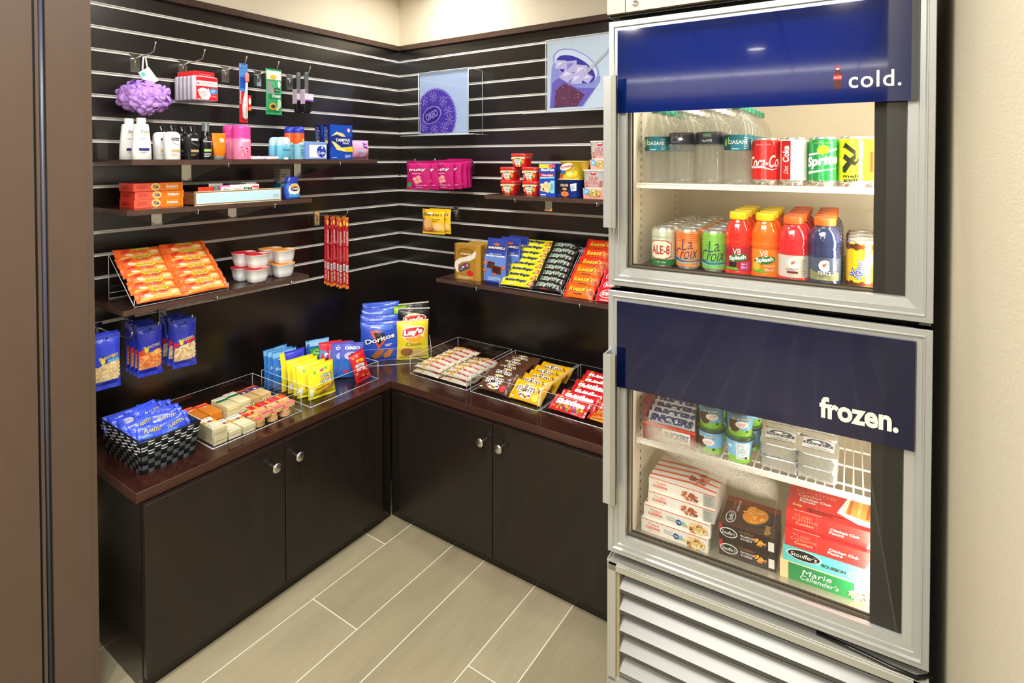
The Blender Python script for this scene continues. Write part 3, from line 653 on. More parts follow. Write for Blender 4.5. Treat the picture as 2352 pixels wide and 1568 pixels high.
def tres(cap, body, ink, acc):
    b = B(); bottle(b, .049, .036, .103, [(0, .94, .94), (.012, 1, 1), (.66, 1, 1), (.75, .92, .95), (.80, .7, .8), (.815, .5, .66), (.82, .46, .62), (.985, .46, .62), (1, .42, .58)], [body]*5+[cap]*3)
    S = lambda a, c, o: (a, -.018*max(.1, 1-abs(a/.0245)**2.6)**(1/2.6)-.0003-o, c)
    b.rect(S, -.009, .015, .058, .066, ink, .0005); b.text(S, 'TRESemme', .003, .062, .021, .004, W, .001); b.rect(S, -.010, .018, .023, .031, acc, .0005); b.lines(S, -.010, .010, .012, .020, 2, acc, .0005, .3)
    b.poly(S, [(-.009, .053), (-.002, .049), (.008, .045), (.016, .041), (.016, .042), (.008, .0465), (-.002, .0505), (-.009, .0545)], M('8f8b86'), .0006)
    return b
CAP = M('101113', .15)
x = .235; yc, w_, h = fitL(375.9, 412.2, 288.3, Zs, x)
o = put(tres(CAP, WB, M('1b1b1d'), M('c8ab74')), 'hair_conditioner_bottle', 'white bottle with glossy black cap, the front one of the pair', 'bottle', (x, yc, Zs), H90, 'white bottles with black caps'); o.scale = (w_/.049, 1, h/.103)
dup(o, (x-.055, yc-.008, Zs), label='white bottle with black cap standing behind the front one')
yc, w_, h = fitL(421.8, 455.5, 290.4, Zs, x)
o = put(tres(CAP, M('1a1b1d', .25), M('b9b9b9'), M('b5a070')), 'shampoo_bottle', 'black shampoo bottle with gold print, front one of the pair', 'bottle', (x, yc, Zs), H90, 'black shampoo bottles'); o.scale = (w_/.049, 1, h/.103)
dup(o, (x-.05, yc-.006, Zs), label='black shampoo bottle standing behind its twin')
yc, w_, h = fitL(458.8, 484.3, 283, Zs, x)
b = B(); b.lathe([(w_*.47, 0), (w_*.5, .003), (w_*.5, h*.52), (w_*.46, h*.58), (w_*.33, h*.64), (w_*.32, h*.65), (w_*.33, h*.77), (w_*.30, h*.78), (w_*.30, h*.99), (w_*.27, h)], [M('161719', .2)]*5+[CAP]*2+[M('5b6268', .2)]*2)
S = SCy(w_/2); b.text(S, 'TRESemme', 0, h*.50, w_*.9, .0055, W, sub=1); b.rect(S, -w_*.35, w_*.35, h*.22, h*.29, M('a3c46a')); b.lines(S, -w_*.35, w_*.3, h*.08, h*.2, 3, M('c9c9c9'))
put(b, 'hair_spray_bottle', 'small black pump spray bottle with a green stripe', 'spray bottle', (x, yc, Zs), H90)
yc, w_, h = fitL(486.2, 518.7, 305.9, Zs, x)
b = B(); OR_ = M('f58216', .3); b.loft([ring(z*h, w_/2*k, d_, 28, 2.4) for z, k, d_ in ((0, .72, .014), (.14, .74, .015), (.145, .76, .0155), (.5, .9, .012), (.97, 1, .0016), (1, 1, .0008))], [M('b9bcb6', .2)]*2+[OR_]*3)
S = lambda a, c, o: (a, -(.0150-(c/h)*.0142)*(1-.25*(2*a/w_)**2)-.0014-o, c)
b.ell(S, .006, h*.72, .0095, .0085, M('ffd25e'), .0008); b.rect(S, .0005, .014, h*.66, h*.80, W, .0016); b.text(S, 'Clean &', .0072, h*.757, .011, .004, M('2d3a8c'), .0021); b.text(S, 'Clear', .0072, h*.70, .009, .004, M('2d3a8c'), .0021); b.lines(S, -.008, .012, h*.25, h*.58, 6, M('fbe3c4'), .001, .3)
put(b, 'face_wash_tube', 'orange face wash tube standing on its cap', 'tube', (x, yc, Zs), H90)
yc, w_, h = fitL(534, 572.5, 287, Zs, x); PK = M('f04ba8', .3)
b = B(); R_ = w_/2; b.lathe([(R_*.96, 0), (R_, .003), (R_, h*.60), (R_*.94, h*.615), (R_, h*.65), (R_*.97, h*.72), (R_, h*.76), (R_*.97, h*.82), (R_, h*.86), (R_*.98, h*.93), (R_*.9, h*.99), (R_*.5, h)], [M('ee8aa6', .3)]+[M('ef7fa8', .3)]+[PK]*9)
S = SCy(R_); b.rect(S, -.014, .018, h*.50, h*.57, W); b.text(S, 'Skintimate', .002, h*.535, .028, .006, M('d03a6e'), .0012, shear=.2)
for i in range(14): rn = random.Random(i); b.ell(S, -.02+.04*rn.random(), h*(.1+.3*rn.random()), .0035, .003, M(rn.choice(('c2404c', 'f4a9c6', 'd8556a', 'e9c7d8'))), .0009)
o = put(b, 'shave_gel_can', 'pink shave gel can in front of its twin', 'can', (x, yc, Zs), H90, 'pink shave gel cans'); dup(o, (x-.052, yc-.004, Zs), label='pink shave gel can standing behind the front one')
a = oL(572.5, 360, .25); c = oL(635, 360, .25)
for i, lb in enumerate(('white flat compact case lying left of the pale blue deodorants', 'white flat compact case, right one of the pair')):
    b = B(); wd = (c.y-a.y)/2-.001; b.loft([ring(z, wd/2*k, .03*k, 24, 5) for z, k in ((0, .93), (.003, 1), (.009, 1), (.011, .93))], M('e6e4f2', .25))
    for j in range(2): b.lathe([(.012, .0105), (.012, .013), (.004, .0145)], M('b2283c' if (i+j) % 2 == 0 else '53307e', .25), 16, -.013+.026*j, .005)
    put(b, 'compact_case', lb, 'cosmetic case', (.245, a.y+wd/2+i*(wd+.002), Zs), H90, 'compact cases')
yc, w_, h = fitL(634.5, 666, 314.8, Zs, x)
b = B(); bottle(b, w_, w_*.55, h, [(0, .96, .9), (.02, 1, 1), (.55, .98, 1), (.60, .96, .97), (.62, .96, .96), (.85, .93, .9), (.96, .78, .7), (1, .5, .4)], [M('6fc0e0', .3)]*4+[M('b4e2f2', .2)]*3)
S = lambda a, c, o: (a, -w_*.275*(1-.3*(2*a/w_)**2)-.0012-o, c); b.text(S, 'Secret', .004, h*.44, w_*.55, .007, M('24408c'), bold=.02, sub=1); b.ell(S, 0, h*.04, .009, .006, W); b.ell(S, 0, h*.80, .010, .011, M('dff2f8'))
o = put(b, 'deodorant_stick', 'pale blue deodorant stick in front', 'deodorant', (x, yc, Zs), H90, 'pale blue deodorants'); dup(o, (x-.035, yc-.008, Zs), label='pale blue deodorant stick just behind the other')
yc, w_, h = fitL(674.7, 696.4, 290.4, Zs, x); R_ = w_/2
b = B(); b.lathe([(R_*.95, 0), (R_, .002), (R_, h*.47), (R_, h*.78), (R_*.97, h*.8), (R_*.99, h*.81), (R_*.99, h*.90), (R_*.8, h*.99), (R_*.4, h*.97)], [M('8fc6dc', .25)]*2+[M('ee5a1e', .3)]*2+[M('2f3cb8', .3)]*4)
S = SCy(R_); b.poly(S, [(-R_*.9, h*.46), (R_*.9, h*.46), (R_*.9, h*.60)], M('bfe4ee'), .0006, 2); b.text(S, 'Sport', .003, h*.40, w_*.6, .007, M('1f4a7a'), sub=1); b.ell(S, .006, h*.58, .005, .006, M('d3d23a'), .001); b.lines(S, -.006, .009, h*.1, h*.34, 5, M('4d7fa0'))
o = put(b, 'aerosol_can', 'slim blue and orange aerosol can in front', 'spray can', (x, yc, Zs), H90, 'orange and blue aerosol cans'); dup(o, (x-.03, yc-.018, Zs), label='slim blue and orange aerosol can behind the other')
yc, w_, h = fitL(703, 751, 325.4, Zs, .265)
b = B(); b.cbox(-w_/2, w_/2, -.02, .02, 0, h, M('7f9fe0', .2)); S = SF(.04); b.rect(S, -w_*.36, w_*.46, h*.1, h*.82, M('eaf0fa')); b.ell(S, w_*.22, h*.45, w_*.22, h*.33, M('2447b4'), .001, rot=.4); b.text(S, 'Q-tips', w_*.21, h*.35, w_*.36, h*.22, W, .0018, bold=.02, shear=.2); b.ell(S, w_*.25, h*.66, .004, .005, M('e8eefc'), .0018)
put(b, 'cotton_swab_box', 'light blue box of cotton swabs on the top shelf', 'box', (.245, yc, Zs), H90)
yc, w_, h = fitL(757.7, 809, 287, Zs, .255)
b = B(); b.box(-w_/2, w_/2, -.022, .022, 0, h, M('1b4fc0', .3)); S = SF(.044); S2 = SL(w_)
b.rect(S2, -.022, .022, 0, h, M('101c62')); b.lines(S2, -.016, .014, h*.55, h*.95, 10, M('8f98c8'), .001); b.ell(S2, 0, h*.5, .010, .010, M('d3d36c'), .0012)
b.poly(S, [(-w_*.5, h*.32), (-w_*.2, h*.42), (w_*.1, h*.34), (w_*.5, h*.38), (w_*.5, h*.68), (w_*.1, h*.64), (-w_*.2, h*.72), (-w_*.5, h*.66)], M('15308f'), .0006)
b.poly(S, [(-w_*.46, h*.66), (-w_*.22, h*.80), (w_*.05, h*.76), (w_*.2, h*.66), (w_*.02, h*.66), (-w_*.2, h*.72)], M('e4d98e'), .0012); b.poly(S, [(-w_*.45, h*.52), (-w_*.3, h*.50), (0, h*.34), (w_*.5, h*.38), (w_*.5, h*.24), (w_*.2, h*.22), (-w_*.2, h*.27)], M('ecdf8a'), .0012); b.poly(S, [(w_*.1, h*.34), (w_*.5, h*.38), (w_*.5, h*.22), (w_*.25, h*.22)], M('f3cf1a'), .0018)
b.text(S, 'TAMPAX', w_*.06, h*.56, w_*.66, h*.09, W, .002, bold=.03); b.text(S, 'PEARL', w_*.2, h*.47, w_*.3, h*.05, W, .002, bold=.02); b.ell(S, w_*.32, h*.85, .009, .010, M('f0668c'), .0012); b.ell(S, w_*.32, h*.85, .006, .007, W, .0018); b.lines(S, w_*.15, w_*.45, h*.04, h*.15, 3, M('bcd0ee')); b.lines(S, -w_*.42, -w_*.1, h*.04, h*.07, 1, W)
o = put(b, 'tampon_box', 'blue tampon box with its printed front showing', 'box', (.233, yc, Zs), H90, 'blue tampon boxes'); dup(o, (.180, yc-.002, Zs), label='blue tampon box tucked behind the front one')
yc, w_, h = fitL(811, 854.6, 322.7, Zs, .25)
b = B(); S = pouch(b, w_, h*1.02, .05, foil('f0a6cc'), .004, 3, pw=5, wr=.6); b.poly(S, [(w_*.05, h*.9), (w_*.46, h*.75), (w_*.46, h*.5), (w_*.05, h*.62)], M('7a2c9c'), .001); b.text(S, 'always', w_*.26, h*.70, w_*.3, h*.12, W, .0018, bold=.02, rot=-.15); b.poly(S, [(-w_*.45, h*.5), (0, h*.48), (w_*.45, h*.35), (w_*.45, h*.2), (0, h*.32), (-w_*.45, h*.35)], M('9fd6f2'), .0009)
put(b, 'sanitary_pad_pack', 'pink plastic pack of pads at the right end of the top shelf', 'pack', (.225, yc, Zs), H90)
# ================================================================ second shelf
Zs = ZS2; A = oH(308, 478.2, Zs); C_ = oH(423.4, 471.0, Zs)
w_ = C_.y-A.y; xf_ = min(.283, A.x); h = .0262; dp = .105
b = B(); b.box(-w_/2, w_/2, -dp/2, dp/2, 0, h-.0006, M('e8422a', .35)); S = SF(dp); S2 = SL(w_)
b.rect(S, -w_/2, w_*.03, 0, h-.001, M('f2604a')); b.rect(S, w_*.03, w_/2, 0, h-.001, M('f7861a')); b.ell(S, -w_*.07, h*.5, .0135, h*.46, M('f9e58c'), .001); b.ell(S, -w_*.07, h*.5, .0105, h*.36, M('f6c23c'), .0014); b.text(S, 'Tide', -w_*.07, h*.5, .018, .011, M('223a9a'), .002, bold=.03, shear=.2)
b.text(S, 'bounce', w_*.27, h*.5, .034, .010, W, .0014, bold=.08); b.text(S, 'bounce', w_*.27, h*.5, .033, .009, M('b8a6c8'), .002, bold=-.01); b.lines(S, -w_*.44, -w_*.22, h*.3, h*.75, 4, M('c23a2c')); b.lines(S, w_*.06, w_*.14, h*.25, h*.85, 5, M('d8660c')); b.lines(S, w_*.42, w_*.47, h*.1, h*.9, 5, M('c85a10')); b.lines(S2, -.035, .03, h*.25, h*.75, 4, M('a92418'))
yc = (A.y+C_.y)/2
o = put(b, 'laundry_box', 'bottom orange laundry box of the stack of three', 'box', (xf_-dp/2, yc, Zs), H90, 'orange laundry boxes')
dup(o, (xf_-dp/2-.001, yc+.003, Zs+h), label='middle orange laundry box of the stack of three'); dup(o, (xf_-dp/2+.002, yc-.002, Zs+2*h), label='top orange laundry box of the stack of three')
# pale blue tray marked etc.
A = oH(447.4, 469.9, Zs); C_ = oH(646.4, 456.5, Zs); xf_ = .281; h = oL(447.4, 437.4, xf_).z-oL(447.4, 469.9, xf_).z
ya, yb = oL(447.4, 460, xf_).y, oL(646.4, 460, xf_).y; w_ = yb-ya; yc = (ya+yb)/2; dp = .11
b = B(); b.box(-w_/2, w_/2, -dp/2, -dp/2+.005, 0, h, M('8b7a4c', .35)); S = SF(dp)
b.rect(S, -w_/2, w_/2, 0, .0012, M('f2efe0')); b.rect(S, -w_/2, w_/2, h-.0012, h, M('f2efe0')); b.rect(S, -w_/2+.0045, w_/2-.0045, .0055, h-.0055, W, .0005); b.rect(S, -w_/2+.006, w_/2-.006, .0075, h-.0075, M('b9dcec'), .0009); b.text(S, 'etc.', w_/2-.021, h*.42, .026, .0125, M('7d99a8'), .0014, bold=-.008)
BW = M('4a2a26', .3); b.box(-w_/2, -w_/2+.004, -dp/2+.005, dp/2, 0, h-.003, BW); b.box(w_/2-.004, w_/2, -dp/2+.005, dp/2, 0, h-.003, BW); b.box(-w_/2, w_/2, dp/2-.004, dp/2, 0, h-.003, BW); b.box(-w_/2, w_/2, -dp/2+.005, dp/2, 0, .003, BW)
tr_ = put(b, 'display_tray', 'low tray with pale blue front panel reading etc.', 'tray', (xf_-dp/2, yc, Zs), H90)
def sachet(w_, h, c1, c2, txt, tc, d=.004, sd=1):
    b = B(); S = pouch(b, w_, h, d, foil(c1), .004, sd, .01, 8, 8, .4)
    b.rect(S, -w_*.4, w_*.4, h*.55, h*.9, M(c2), .0006); b.text(S, txt, 0, h*.74, w_*.6, h*.18, M(tc), .0012, bold=.02); b.lines(S, -w_*.4, w_*.3, h*.15, h*.45, 4, M(tc))
    return b
rows = [(-.105, .025, .055, .052, 'e8391e', 'e8391e', 'ADVIL', 'f6d6c8', 'red sachet at the left front of the pale blue tray'), (-.098, .012, .055, .056, 'e8391e', 'e03018', 'ADVIL', 'f6d6c8', 'red sachet just behind the front red one in the tray'), (-.055, -.005, .05, .066, 'dcdad2', '9ea29c', 'RELIEF', '5c645c', 'grey sachet standing tall at the back left of the tray'), (-.03, .02, .05, .060, 'ee6f9c', 'f6f6f6', 'Alleve', '6a707a', 'pink and white sachet in the tray'), (.005, .024, .055, .060, 'f4f2f0', 'f4f2f0', 'Tylenol', 'd88a90', 'plain white sachet in the middle of the tray'), (.045, .026, .055, .061, 'f2f2f0', 'e3e5e3', 'PM', '4a5a52', 'white sachet with green-grey print in the tray'), (.072, .026, .035, .060, 'f2f2f0', 'd8363e', 'Bayer', 'ffffff', 'white sachet with a red patch at the right of the tray'), (.03, -.012, .06, .064, '55585a', '8a8d8c', 'COLD', 'd8d8d8', 'dark sachet behind the white ones in the tray'), (.075, -.014, .06, .066, 'cfd0ca', 'b9bab4', 'SINUS', '6a6c6a', 'pale grey sachet at the back right of the tray')]
for i, (dx, dy, ww, hh, c1, c2, tx, tc, lb) in enumerate(rows): put(sachet(ww, hh*h/.047, c1, c2, tx, tc, .004, i), 'medicine_sachet', lb, 'sachet', (xf_-dp/2+dy, yc+dx, Zs+.0035), (radians(-4), 0, H90), 'medicine sachets in the pale blue tray')
yc, w_, h = fitL(643.9, 666.8, 387.7, Zs, .16)
b = B(); b.box(-w_/2, w_/2, -.022, .022, 0, h, M('d3d2cc', .35)); S = SF(.044); S2 = SL(w_)
for q_, e in ((S, w_), (S2, .044)):
    b.poly(q_, [(-e/2, 0), (e/2, 0), (e/2, h*.52), (e*.15, h*.5), (-e*.2, h*.57), (-e/2, h*.54)], M('1d7fae'), .0006); b.rect(q_, -e/2, e/2, 0, h*.36, M('1c3f8c'), .0012); b.lines(q_, -e*.4, e*.2, h*.72, h*.84, 2, M('5b625e'), .0012, .5)
b.lines(S, -w_*.4, w_*.3, h*.40, h*.5, 2, W, .0018, .5)
put(b, 'eye_drop_box', 'tall white and blue box at the back of the second shelf', 'box', (.138, yc, Zs), H90)
yc, w_, h = fitL(657.9, 690.4, 406, Zs, .262)
b = B(); BL = M('2c3fae', .25); bottle(b, w_, w_*.6, h, [(0, .90, .9), (.02, .97, 1), (.3, 1, 1), (.6, .94, .97), (.72, .80, .88), (.74, .83, .9), (.80, .82, .88), (.97, .70, .75), (1, .62, .6)], [M('3d62c8', .2)]*4+[BL]*4)
S = lambda a, c, o: (a, -w_*.3*(1-.3*(2*a/w_)**2)-.0008-o, c); b.ell(S, 0, h*.42, w_*.40, h*.28, M('f2efe6')); b.ell(S, 0, h*.55, w_*.30, h*.12, M('f2b23a'), .0014); b.ell(S, 0, h*.46, w_*.27, h*.10, M('2a2458'), .002); b.text(S, 'TUMS', 0, h*.46, w_*.42, h*.09, W, .0032, bold=.04); b.poly(S, [(-w_*.36, h*.08), (w_*.36, h*.08), (w_*.38, h*.26), (0, h*.2), (-w_*.38, h*.26)], M('4a9ad4'), .0016)
put(b, 'antacid_bottle', 'small blue antacid bottle at the right end of the second shelf', 'bottle', (.248, yc, Zs), H90)
# ================================================================ flow-wrapped bars and packs
def barpack(L_, w_, d, c, cr=.010, sd=0, ends=None, pin=.03, wr=.8, nv=22, pw=3.2):
    "a bar lying along x, facing -y, centred; returns builder and print surface"
    b = B(); S = pouch(b, w_, L_, d, c, cr, sd, pin, 10, nv, wr, ends=ends, pw=pw)
    def SS(a, e, o): p = S(-e, a+L_/2, o); return (p[2]-L_/2, p[1], -p[0])
    b.v = [(z-L_/2, y, -x) for x, y, z in b.v]
    return b, SS
def sheet(sc, loc, rot): return loc, rot
ACE = M('cfd6da', .2)
def acr_box(x0, x1, y0, y1, h, t=.0032):
    "open acrylic tray: clear walls, bright polished rims"
    q = B()
    for a in ((x0, x0+t, y0, y1), (x1-t, x1, y0, y1), (x0+t, x1-t, y0, y0+t), (x0+t, x1-t, y1-t, y1)): q.box(a[0], a[1], a[2], a[3], t, h, ACR, top=ACE)
    q.box(x0, x1, y0, y1, 0, t, ACR, top=ACR)
    for x in (x0, x1): 
        for y in (y0, y1): q.tube([(x+(.001 if x == x0 else -.001), y+(.001 if y == y0 else -.001), .001), (x+(.001 if x == x0 else -.001), y+(.001 if y == y0 else -.001), h-.0005)], .0011, ACE, 5)
    for (p, r) in (((x0, y0), (x1, y0)), ((x1, y0), (x1, y1)), ((x1, y1), (x0, y1)), ((x0, y1), (x0, y0))): q.tube([(*p, .0013), (*r, .0013)], .0013, ACE, 5)
    return q
def rack(w_, D, H, lip=.022, t=.003):
    "slanted acrylic rack: local x width, back at y=0, front at y=-D"
    q = B(); s_ = [(-D, .004), (0, H)]
    q.loft([[(x, -D, .004), (x, 0, H), (x, 0, H-t), (x, -D+t, .0)] for x in (-w_/2, w_/2)], ACR, smooth=False)
    q.box(-w_/2, w_/2, -t, 0, 0, H, ACR); q.box(-w_/2, w_/2, -D-t, -D, 0, lip, ACR, top=ACE)
    for x in (-w_/2, w_/2):
        q.tube([(x, 0, .001), (x, 0, H)], .0011, ACE, 5); q.tube([(x, 0, H), (x, -D, .004)], .0013, ACE, 5); q.tube([(x, -D-t, 0), (x, -D-t, lip)], .001, ACE, 5)
    q.tube([(-w_/2, 0, H), (w_/2, 0, H)], .0013, ACE, 5); q.tube([(-w_/2, -D-t, 0), (w_/2, -D-t, 0)], .001, ACE, 5); q.tube([(-w_/2, 0, .002), (w_/2, 0, .002)], .001, ACE, 5); q.tube([(-w_/2, 0, .02), (w_/2, 0, .02)], .001, ACE, 5)
    return q
ORD = ['bottom', 'second', 'third', 'fourth', 'fifth', 'sixth', 'seventh', 'eighth']
def ordn(i, n): return 'lowest' if i == 0 else ('topmost' if i == n-1 else ORD[i]+' from the bottom')
# granola bars in the slanted rack, shelf three
D_, H_ = .180, .142; ang = math.atan2(H_, D_); tilt = -(pi/2-ang)
put(rack(.296, D_, H_+.004), 'acrylic_rack', 'clear slanted acrylic rack holding the granola bars', 'display rack', (.087, -1.245, ZS3), H90)
def granola(sd):
    b, S = barpack(.148, .050, .019, foil('f26a2a'), .012, sd, wr=1.3)
    b.poly(S, [(-.060, -.021), (-.01, -.020), (.058, -.020), (.058, .004), (.030, .006), (.012, -.007), (-.020, -.004), (-.040, -.012), (-.060, -.010)], M('e0a24a'), .0006, 2); b.rect(S, -.026, .026, .009, .021, M('e9d82c'), .0012); b.text(S, 'NATURE VALLEY', 0, .015, .046, .0065, M('2d5a24'), .0018, bold=.02, sub=0)
    b.rect(S, -.016, .020, .003, .008, M('b8282a'), .0014, 4); b.text(S, 'SWEET & SALTY NUT', .002, .0055, .032, .003, W, .0022); b.text(S, 'Peanut', .002, -.008, .026, .007, M('f6dfae'), .002, bold=.01)
    b.ell(S, .040, -.004, .014, .006, M('ecd0a0'), .0012, rot=.3); b.ell(S, -.036, -.008, .012, .005, M('f0d9ac'), .0012, rot=-.3); b.ell(S, -.045, .008, .014, .006, M('d8341e'), .001, rot=.4)
    return b
gb = []
for cl, (yc, nmc) in enumerate(((-1.3175, 'left'), (-1.1725, 'right'))):
    for i in range(6):
        s_ = .026+.0355*i; rn = random.Random(cl*9+i); lift = .006+.0015*i
        loc = (.087+D_-s_*cos(ang)+lift*sin(ang)+.010, yc+(rn.random()-.5)*.008, ZS3+.006+s_*sin(ang)+lift*cos(ang)); rot = (tilt+.12, (rn.random()-.5)*.08, H90)
        lb = 'orange granola bar, %s in the %s column of the slanted rack' % (ordn(i, 6), nmc)
        if cl == 0 and i in (0, 1): gb.append(put(granola(i), 'granola_bar', lb, 'granola bar', loc, rot, 'granola bars in the slanted rack'))
        else: dup(gb[(i+cl) % 2], loc, rot, lb)
# fruit cups
def fruitcup(c):
    b = B(); CU = M('e8e9ea', .3); w_, d = .084, .066
    b.loft([ring(z, w_/2*k, d/2*k, 32, 3.4) for z, k in ((0, .60), (.006, .74), (.022, .84), (.048, .93), (.0495, .99), (.0512, .99))], CU)
    b.loft([ring(z, w_/2*k, d/2*k, 32, 3.4) for z, k in ((.0513, 1), (.0535, 1))], M(c, .35), smooth=False); S = ST(.0535); b.rect(S, .006, .034, -.026, .010, M('f2ded4'), .0006); b.text(S, 'DOLE' if c[0] == 'd' else 'peaches', -.012, .010, .03, .008, M('f5e6df'), .001)
    return b
rc = fruitcup('d1202c'); oc = fruitcup('ee9a3c'); fr0 = fr1 = None
P1 = oH(598, 649, ZS3); P2 = oH(658, 637, ZS3)
for c_, nmc, bs, (px, py) in (('r', 'red', rc, (.247, P1.y)), ('o', 'orange', oc, (.243, P2.y+.002))):
    first = None
    for lv, (dx, dy, ln) in enumerate(((0, 0, 'front bottom'), (-.07, -.012, 'back bottom'), (.002, .002, 'front top'), (-.068, -.010, 'back top'))):
        lb = 'white fruit cup with %s lid, %s one of its four' % (nmc, ln); loc = (px+dx, py+dy, ZS3+(.0537 if lv > 1 else 0))
        if first is None: first = put(bs, 'fruit_cup', lb, 'fruit cup', loc, H90, 'fruit cups with %s lids' % nmc)
        else: dup(first, loc, None, lb)
# beef sticks on their hook
y_ = oL(727, 520, 0).y; hook('l', y_, RAILS[10], .215, up=.012, label='chrome peg hook holding the red meat sticks')
b = B(); h_ = .318; S = pouch(b, .0155, h_, .010, M('b81524', .3, 0, 'foil'), .014, 2, .0, 8, 24, .5, ends=M('d87a2c', .3)); F_ = flat(S)
T_ = lambda a, c, o: S(-(c), a, o)
b.text(T_, 'ORIGINAL', .225, 0, .065, .008, M('f0d8d0'), .0014, bold=.02); b.lines(T_, .12, .185, -.005, .005, 3, M('e88a90'), .001, .3); b.rect(S, -.006, .006, .075, .105, M('e9ecec'), .0012)
for i in range(7): b.rect(S, -.005+.0015*i, -.0043+.0015*i, .078, .102, M('2c3438'), .0018, 1)
b.text(T_, 'SLIM JIM', .045, 0, .045, .008, M('f2d9c0'), .0014, bold=.02); b.ell(S, 0, h_-.03, .005, .012, M('f0c23c'), .001)
pr = None
for i in range(8):
    loc = (.200-.0215*i, y_+.010+(.001 if i % 2 else -.001), 1.2345-h_+.004*math.sin(i*2.1)); lb = 'red meat stick, %s on its hook counting from the front' % (['first', 'second', 'third', 'fourth', 'fifth', 'sixth', 'seventh', 'last'][i])
    rt = (0, .012*math.sin(i*3.), H90-.35+.05*math.sin(i*5))
    if pr is None: pr = put(b, 'meat_stick', lb, 'snack stick', loc, rt, 'red meat sticks on one hook')
    else: dup(pr, loc, rt, lb)
# peanut bags under shelf three
def nutbag(kind, sd):
    b = B(); c = {'a': '2a3fd0', 'b': '2434c0', 'c': '2438b8'}[kind]; w_, h = .073, .166; S = pouch(b, w_, h, .022, foil(c), .016, sd, .05, 14, 20, 1)
    T2 = [(-.033, .025), (-.033, .064), (-.012, .078), (.033, .086), (.033, .034), (.01, .026)]
    b.poly(S, T2, M({'a': 'd8bd88', 'b': 'c9803a', 'c': 'd2b684'}[kind]), .0006, 3); rn = random.Random(sd)
    for r_ in range(9):
        for q in range(7):
            x = -.029+q*.0092+(r_ % 2)*.0045; z = .030+r_*.0062
            if z < .068+.4*(x+.03) and z > .022+max(0, x)*.25: b.ell(S, x+rn.random()*.002, z, .0048, .0033, M(rn.choice({'a': ('ecd5a4', 'e0c58e', 'f2dfb6'), 'b': ('e8904a', 'f0a860', 'd9763a'), 'c': ('e6cd9c', 'c9a873', 'f0dcb0')}[kind])), .0011+.0003*rn.random(), 10, rn.random()*3)
    b.text(S, 'PLANTERS', .004, .098, .050, .0095, M('e8d65a'), .0014, rot=.14, bold=.02); b.ell(S, -.012, .088, .006, .009, M('e6d23a'), .0016)
    if kind == 'a': b.poly(S, [(0, .082), (.030, .086), (.030, .094), (0, .090)], M('5fb2e8'), .0018)
    if kind == 'b': b.poly(S, [(-.034, .062), (-.034, .085), (-.014, .095), (-.014, .078)], M('d8482c'), .001); b.ell(S, .020, .078, .011, .009, M('f0b45c'), .0018)
    if kind == 'c': b.poly(S, [(-.002, .083), (.032, .089), (.032, .098), (-.002, .092)], M('d0203c'), .0018); b.poly(S, [(-.034, .066), (-.034, .088), (-.014, .086)], M('d0203c'), .001)
    for i in range(5): b.rect(S, -.034, .034, h-.004-.0032*i, h-.0030-.0032*i, M('5a6ae0'), .0006, 4)
    b.ell(S, .002, h-.013, .004, .004, M('0a0c2a'), .001)
    return b
def hang(kind, uc, vb, k, n, x0, step, rz, who, grp, ub, ln):
    yh = oL(ub, 700, 0).y; hook('l', yh, RAILS[k], ln, up=.012, label='chrome peg hook holding %s' % who)
    zf = oL(uc, vb, x0).z; y_ = oL(uc, 800, x0).y; first = None
    for i in range(n):
        loc = (x0-step*i, y_-.0025*i, zf+.003*i); lb = 'blue bag of %s, %s on its hook' % (who, ['front one', 'second', 'third', 'fourth'][i]); rt = (.03*(i % 2), .02*math.sin(i*2.), rz+.04*math.sin(i*4.))
        if first is None: first = put(nutbag(kind, ord(kind)-90), 'peanut_bag', lb, 'bag of nuts', loc, rt, grp)
        else: dup(first, loc, rt, lb)
        yt = y_
    return first
hang('a', 244, 893, 14, 2, .240, .024, H90-.12, 'plain salted peanuts', 'plain peanut bags', 222, .26)
hang('b', 344, 862, 14, 4, .185, .022, H90-.15, 'orange roasted peanuts', 'orange roasted peanut bags', 298, .21)
hang('c', 424, 842, 14, 3, .195, .034, H90-.22, 'red ribbon cashew mix', 'cashew mix bags', 372, .215)
# ================================================================ left counter: basket
Zc = HC
BKM = wallmat('woven_strap', '3c4246', '5a6368', (30, 30, 30), .1); BKM.node_tree.nodes['Principled BSDF'].inputs['Roughness'].default_value = .3
BK2 = M('14171a', .3); WIRE = M('e2e4e6', .25)
b = B(); L2, W2, hh = .121, .073, .104
def bk(t, z, o):          # t 0..4 around the rectangle, flared upward
    fl = 1+.0; ex = .019*z/hh; a, c = L2+ex, W2+ex*.6; s_, f = int(t) % 4, t-int(t)
    P = [(-a, -c), (a, -c), (a, c), (-a, c)]; p, q = P[s_], P[(s_+1) % 4]; n_ = [(0, -1), (1, 0), (0, 1), (-1, 0)][s_]
    return (p[0]+(q[0]-p[0])*f+n_[0]*o, p[1]+(q[1]-p[1])*f+n_[1]*o, z)
for s_ in range(4):
    n_ = 13 if s_ % 2 == 0 else 9
    for i in range(n_):
        for j in range(7):
            up_ = (i+j) % 2; t0, t1 = s_+i/n_+.002, s_+(i+1)/n_-.002; z0, z1 = j*hh/7+.0006, (j+1)*hh/7-.0006; o = .0016 if up_ else 0
            g = lambda u, v: bk(t0+(t1-t0)*u, z0+(z1-z0)*v, o+(.0012*sin(pi*u) if up_ else .0012*sin(pi*v)))
            b.grid(g, 3, 3, BKM if up_ else BK2)
            if j > 3 and up_:
                for zz in (.15, .85): b.tube([bk(t0, z0+(z1-z0)*zz, .002), bk((t0+t1)/2, z0+(z1-z0)*zz, .004), bk(t1, z0+(z1-z0)*zz, .002)], .0009, WIRE, 5)
b.grid(lambda u, v: bk(4*u*.99999, hh*v, -.0015), 48, 1, BK2)
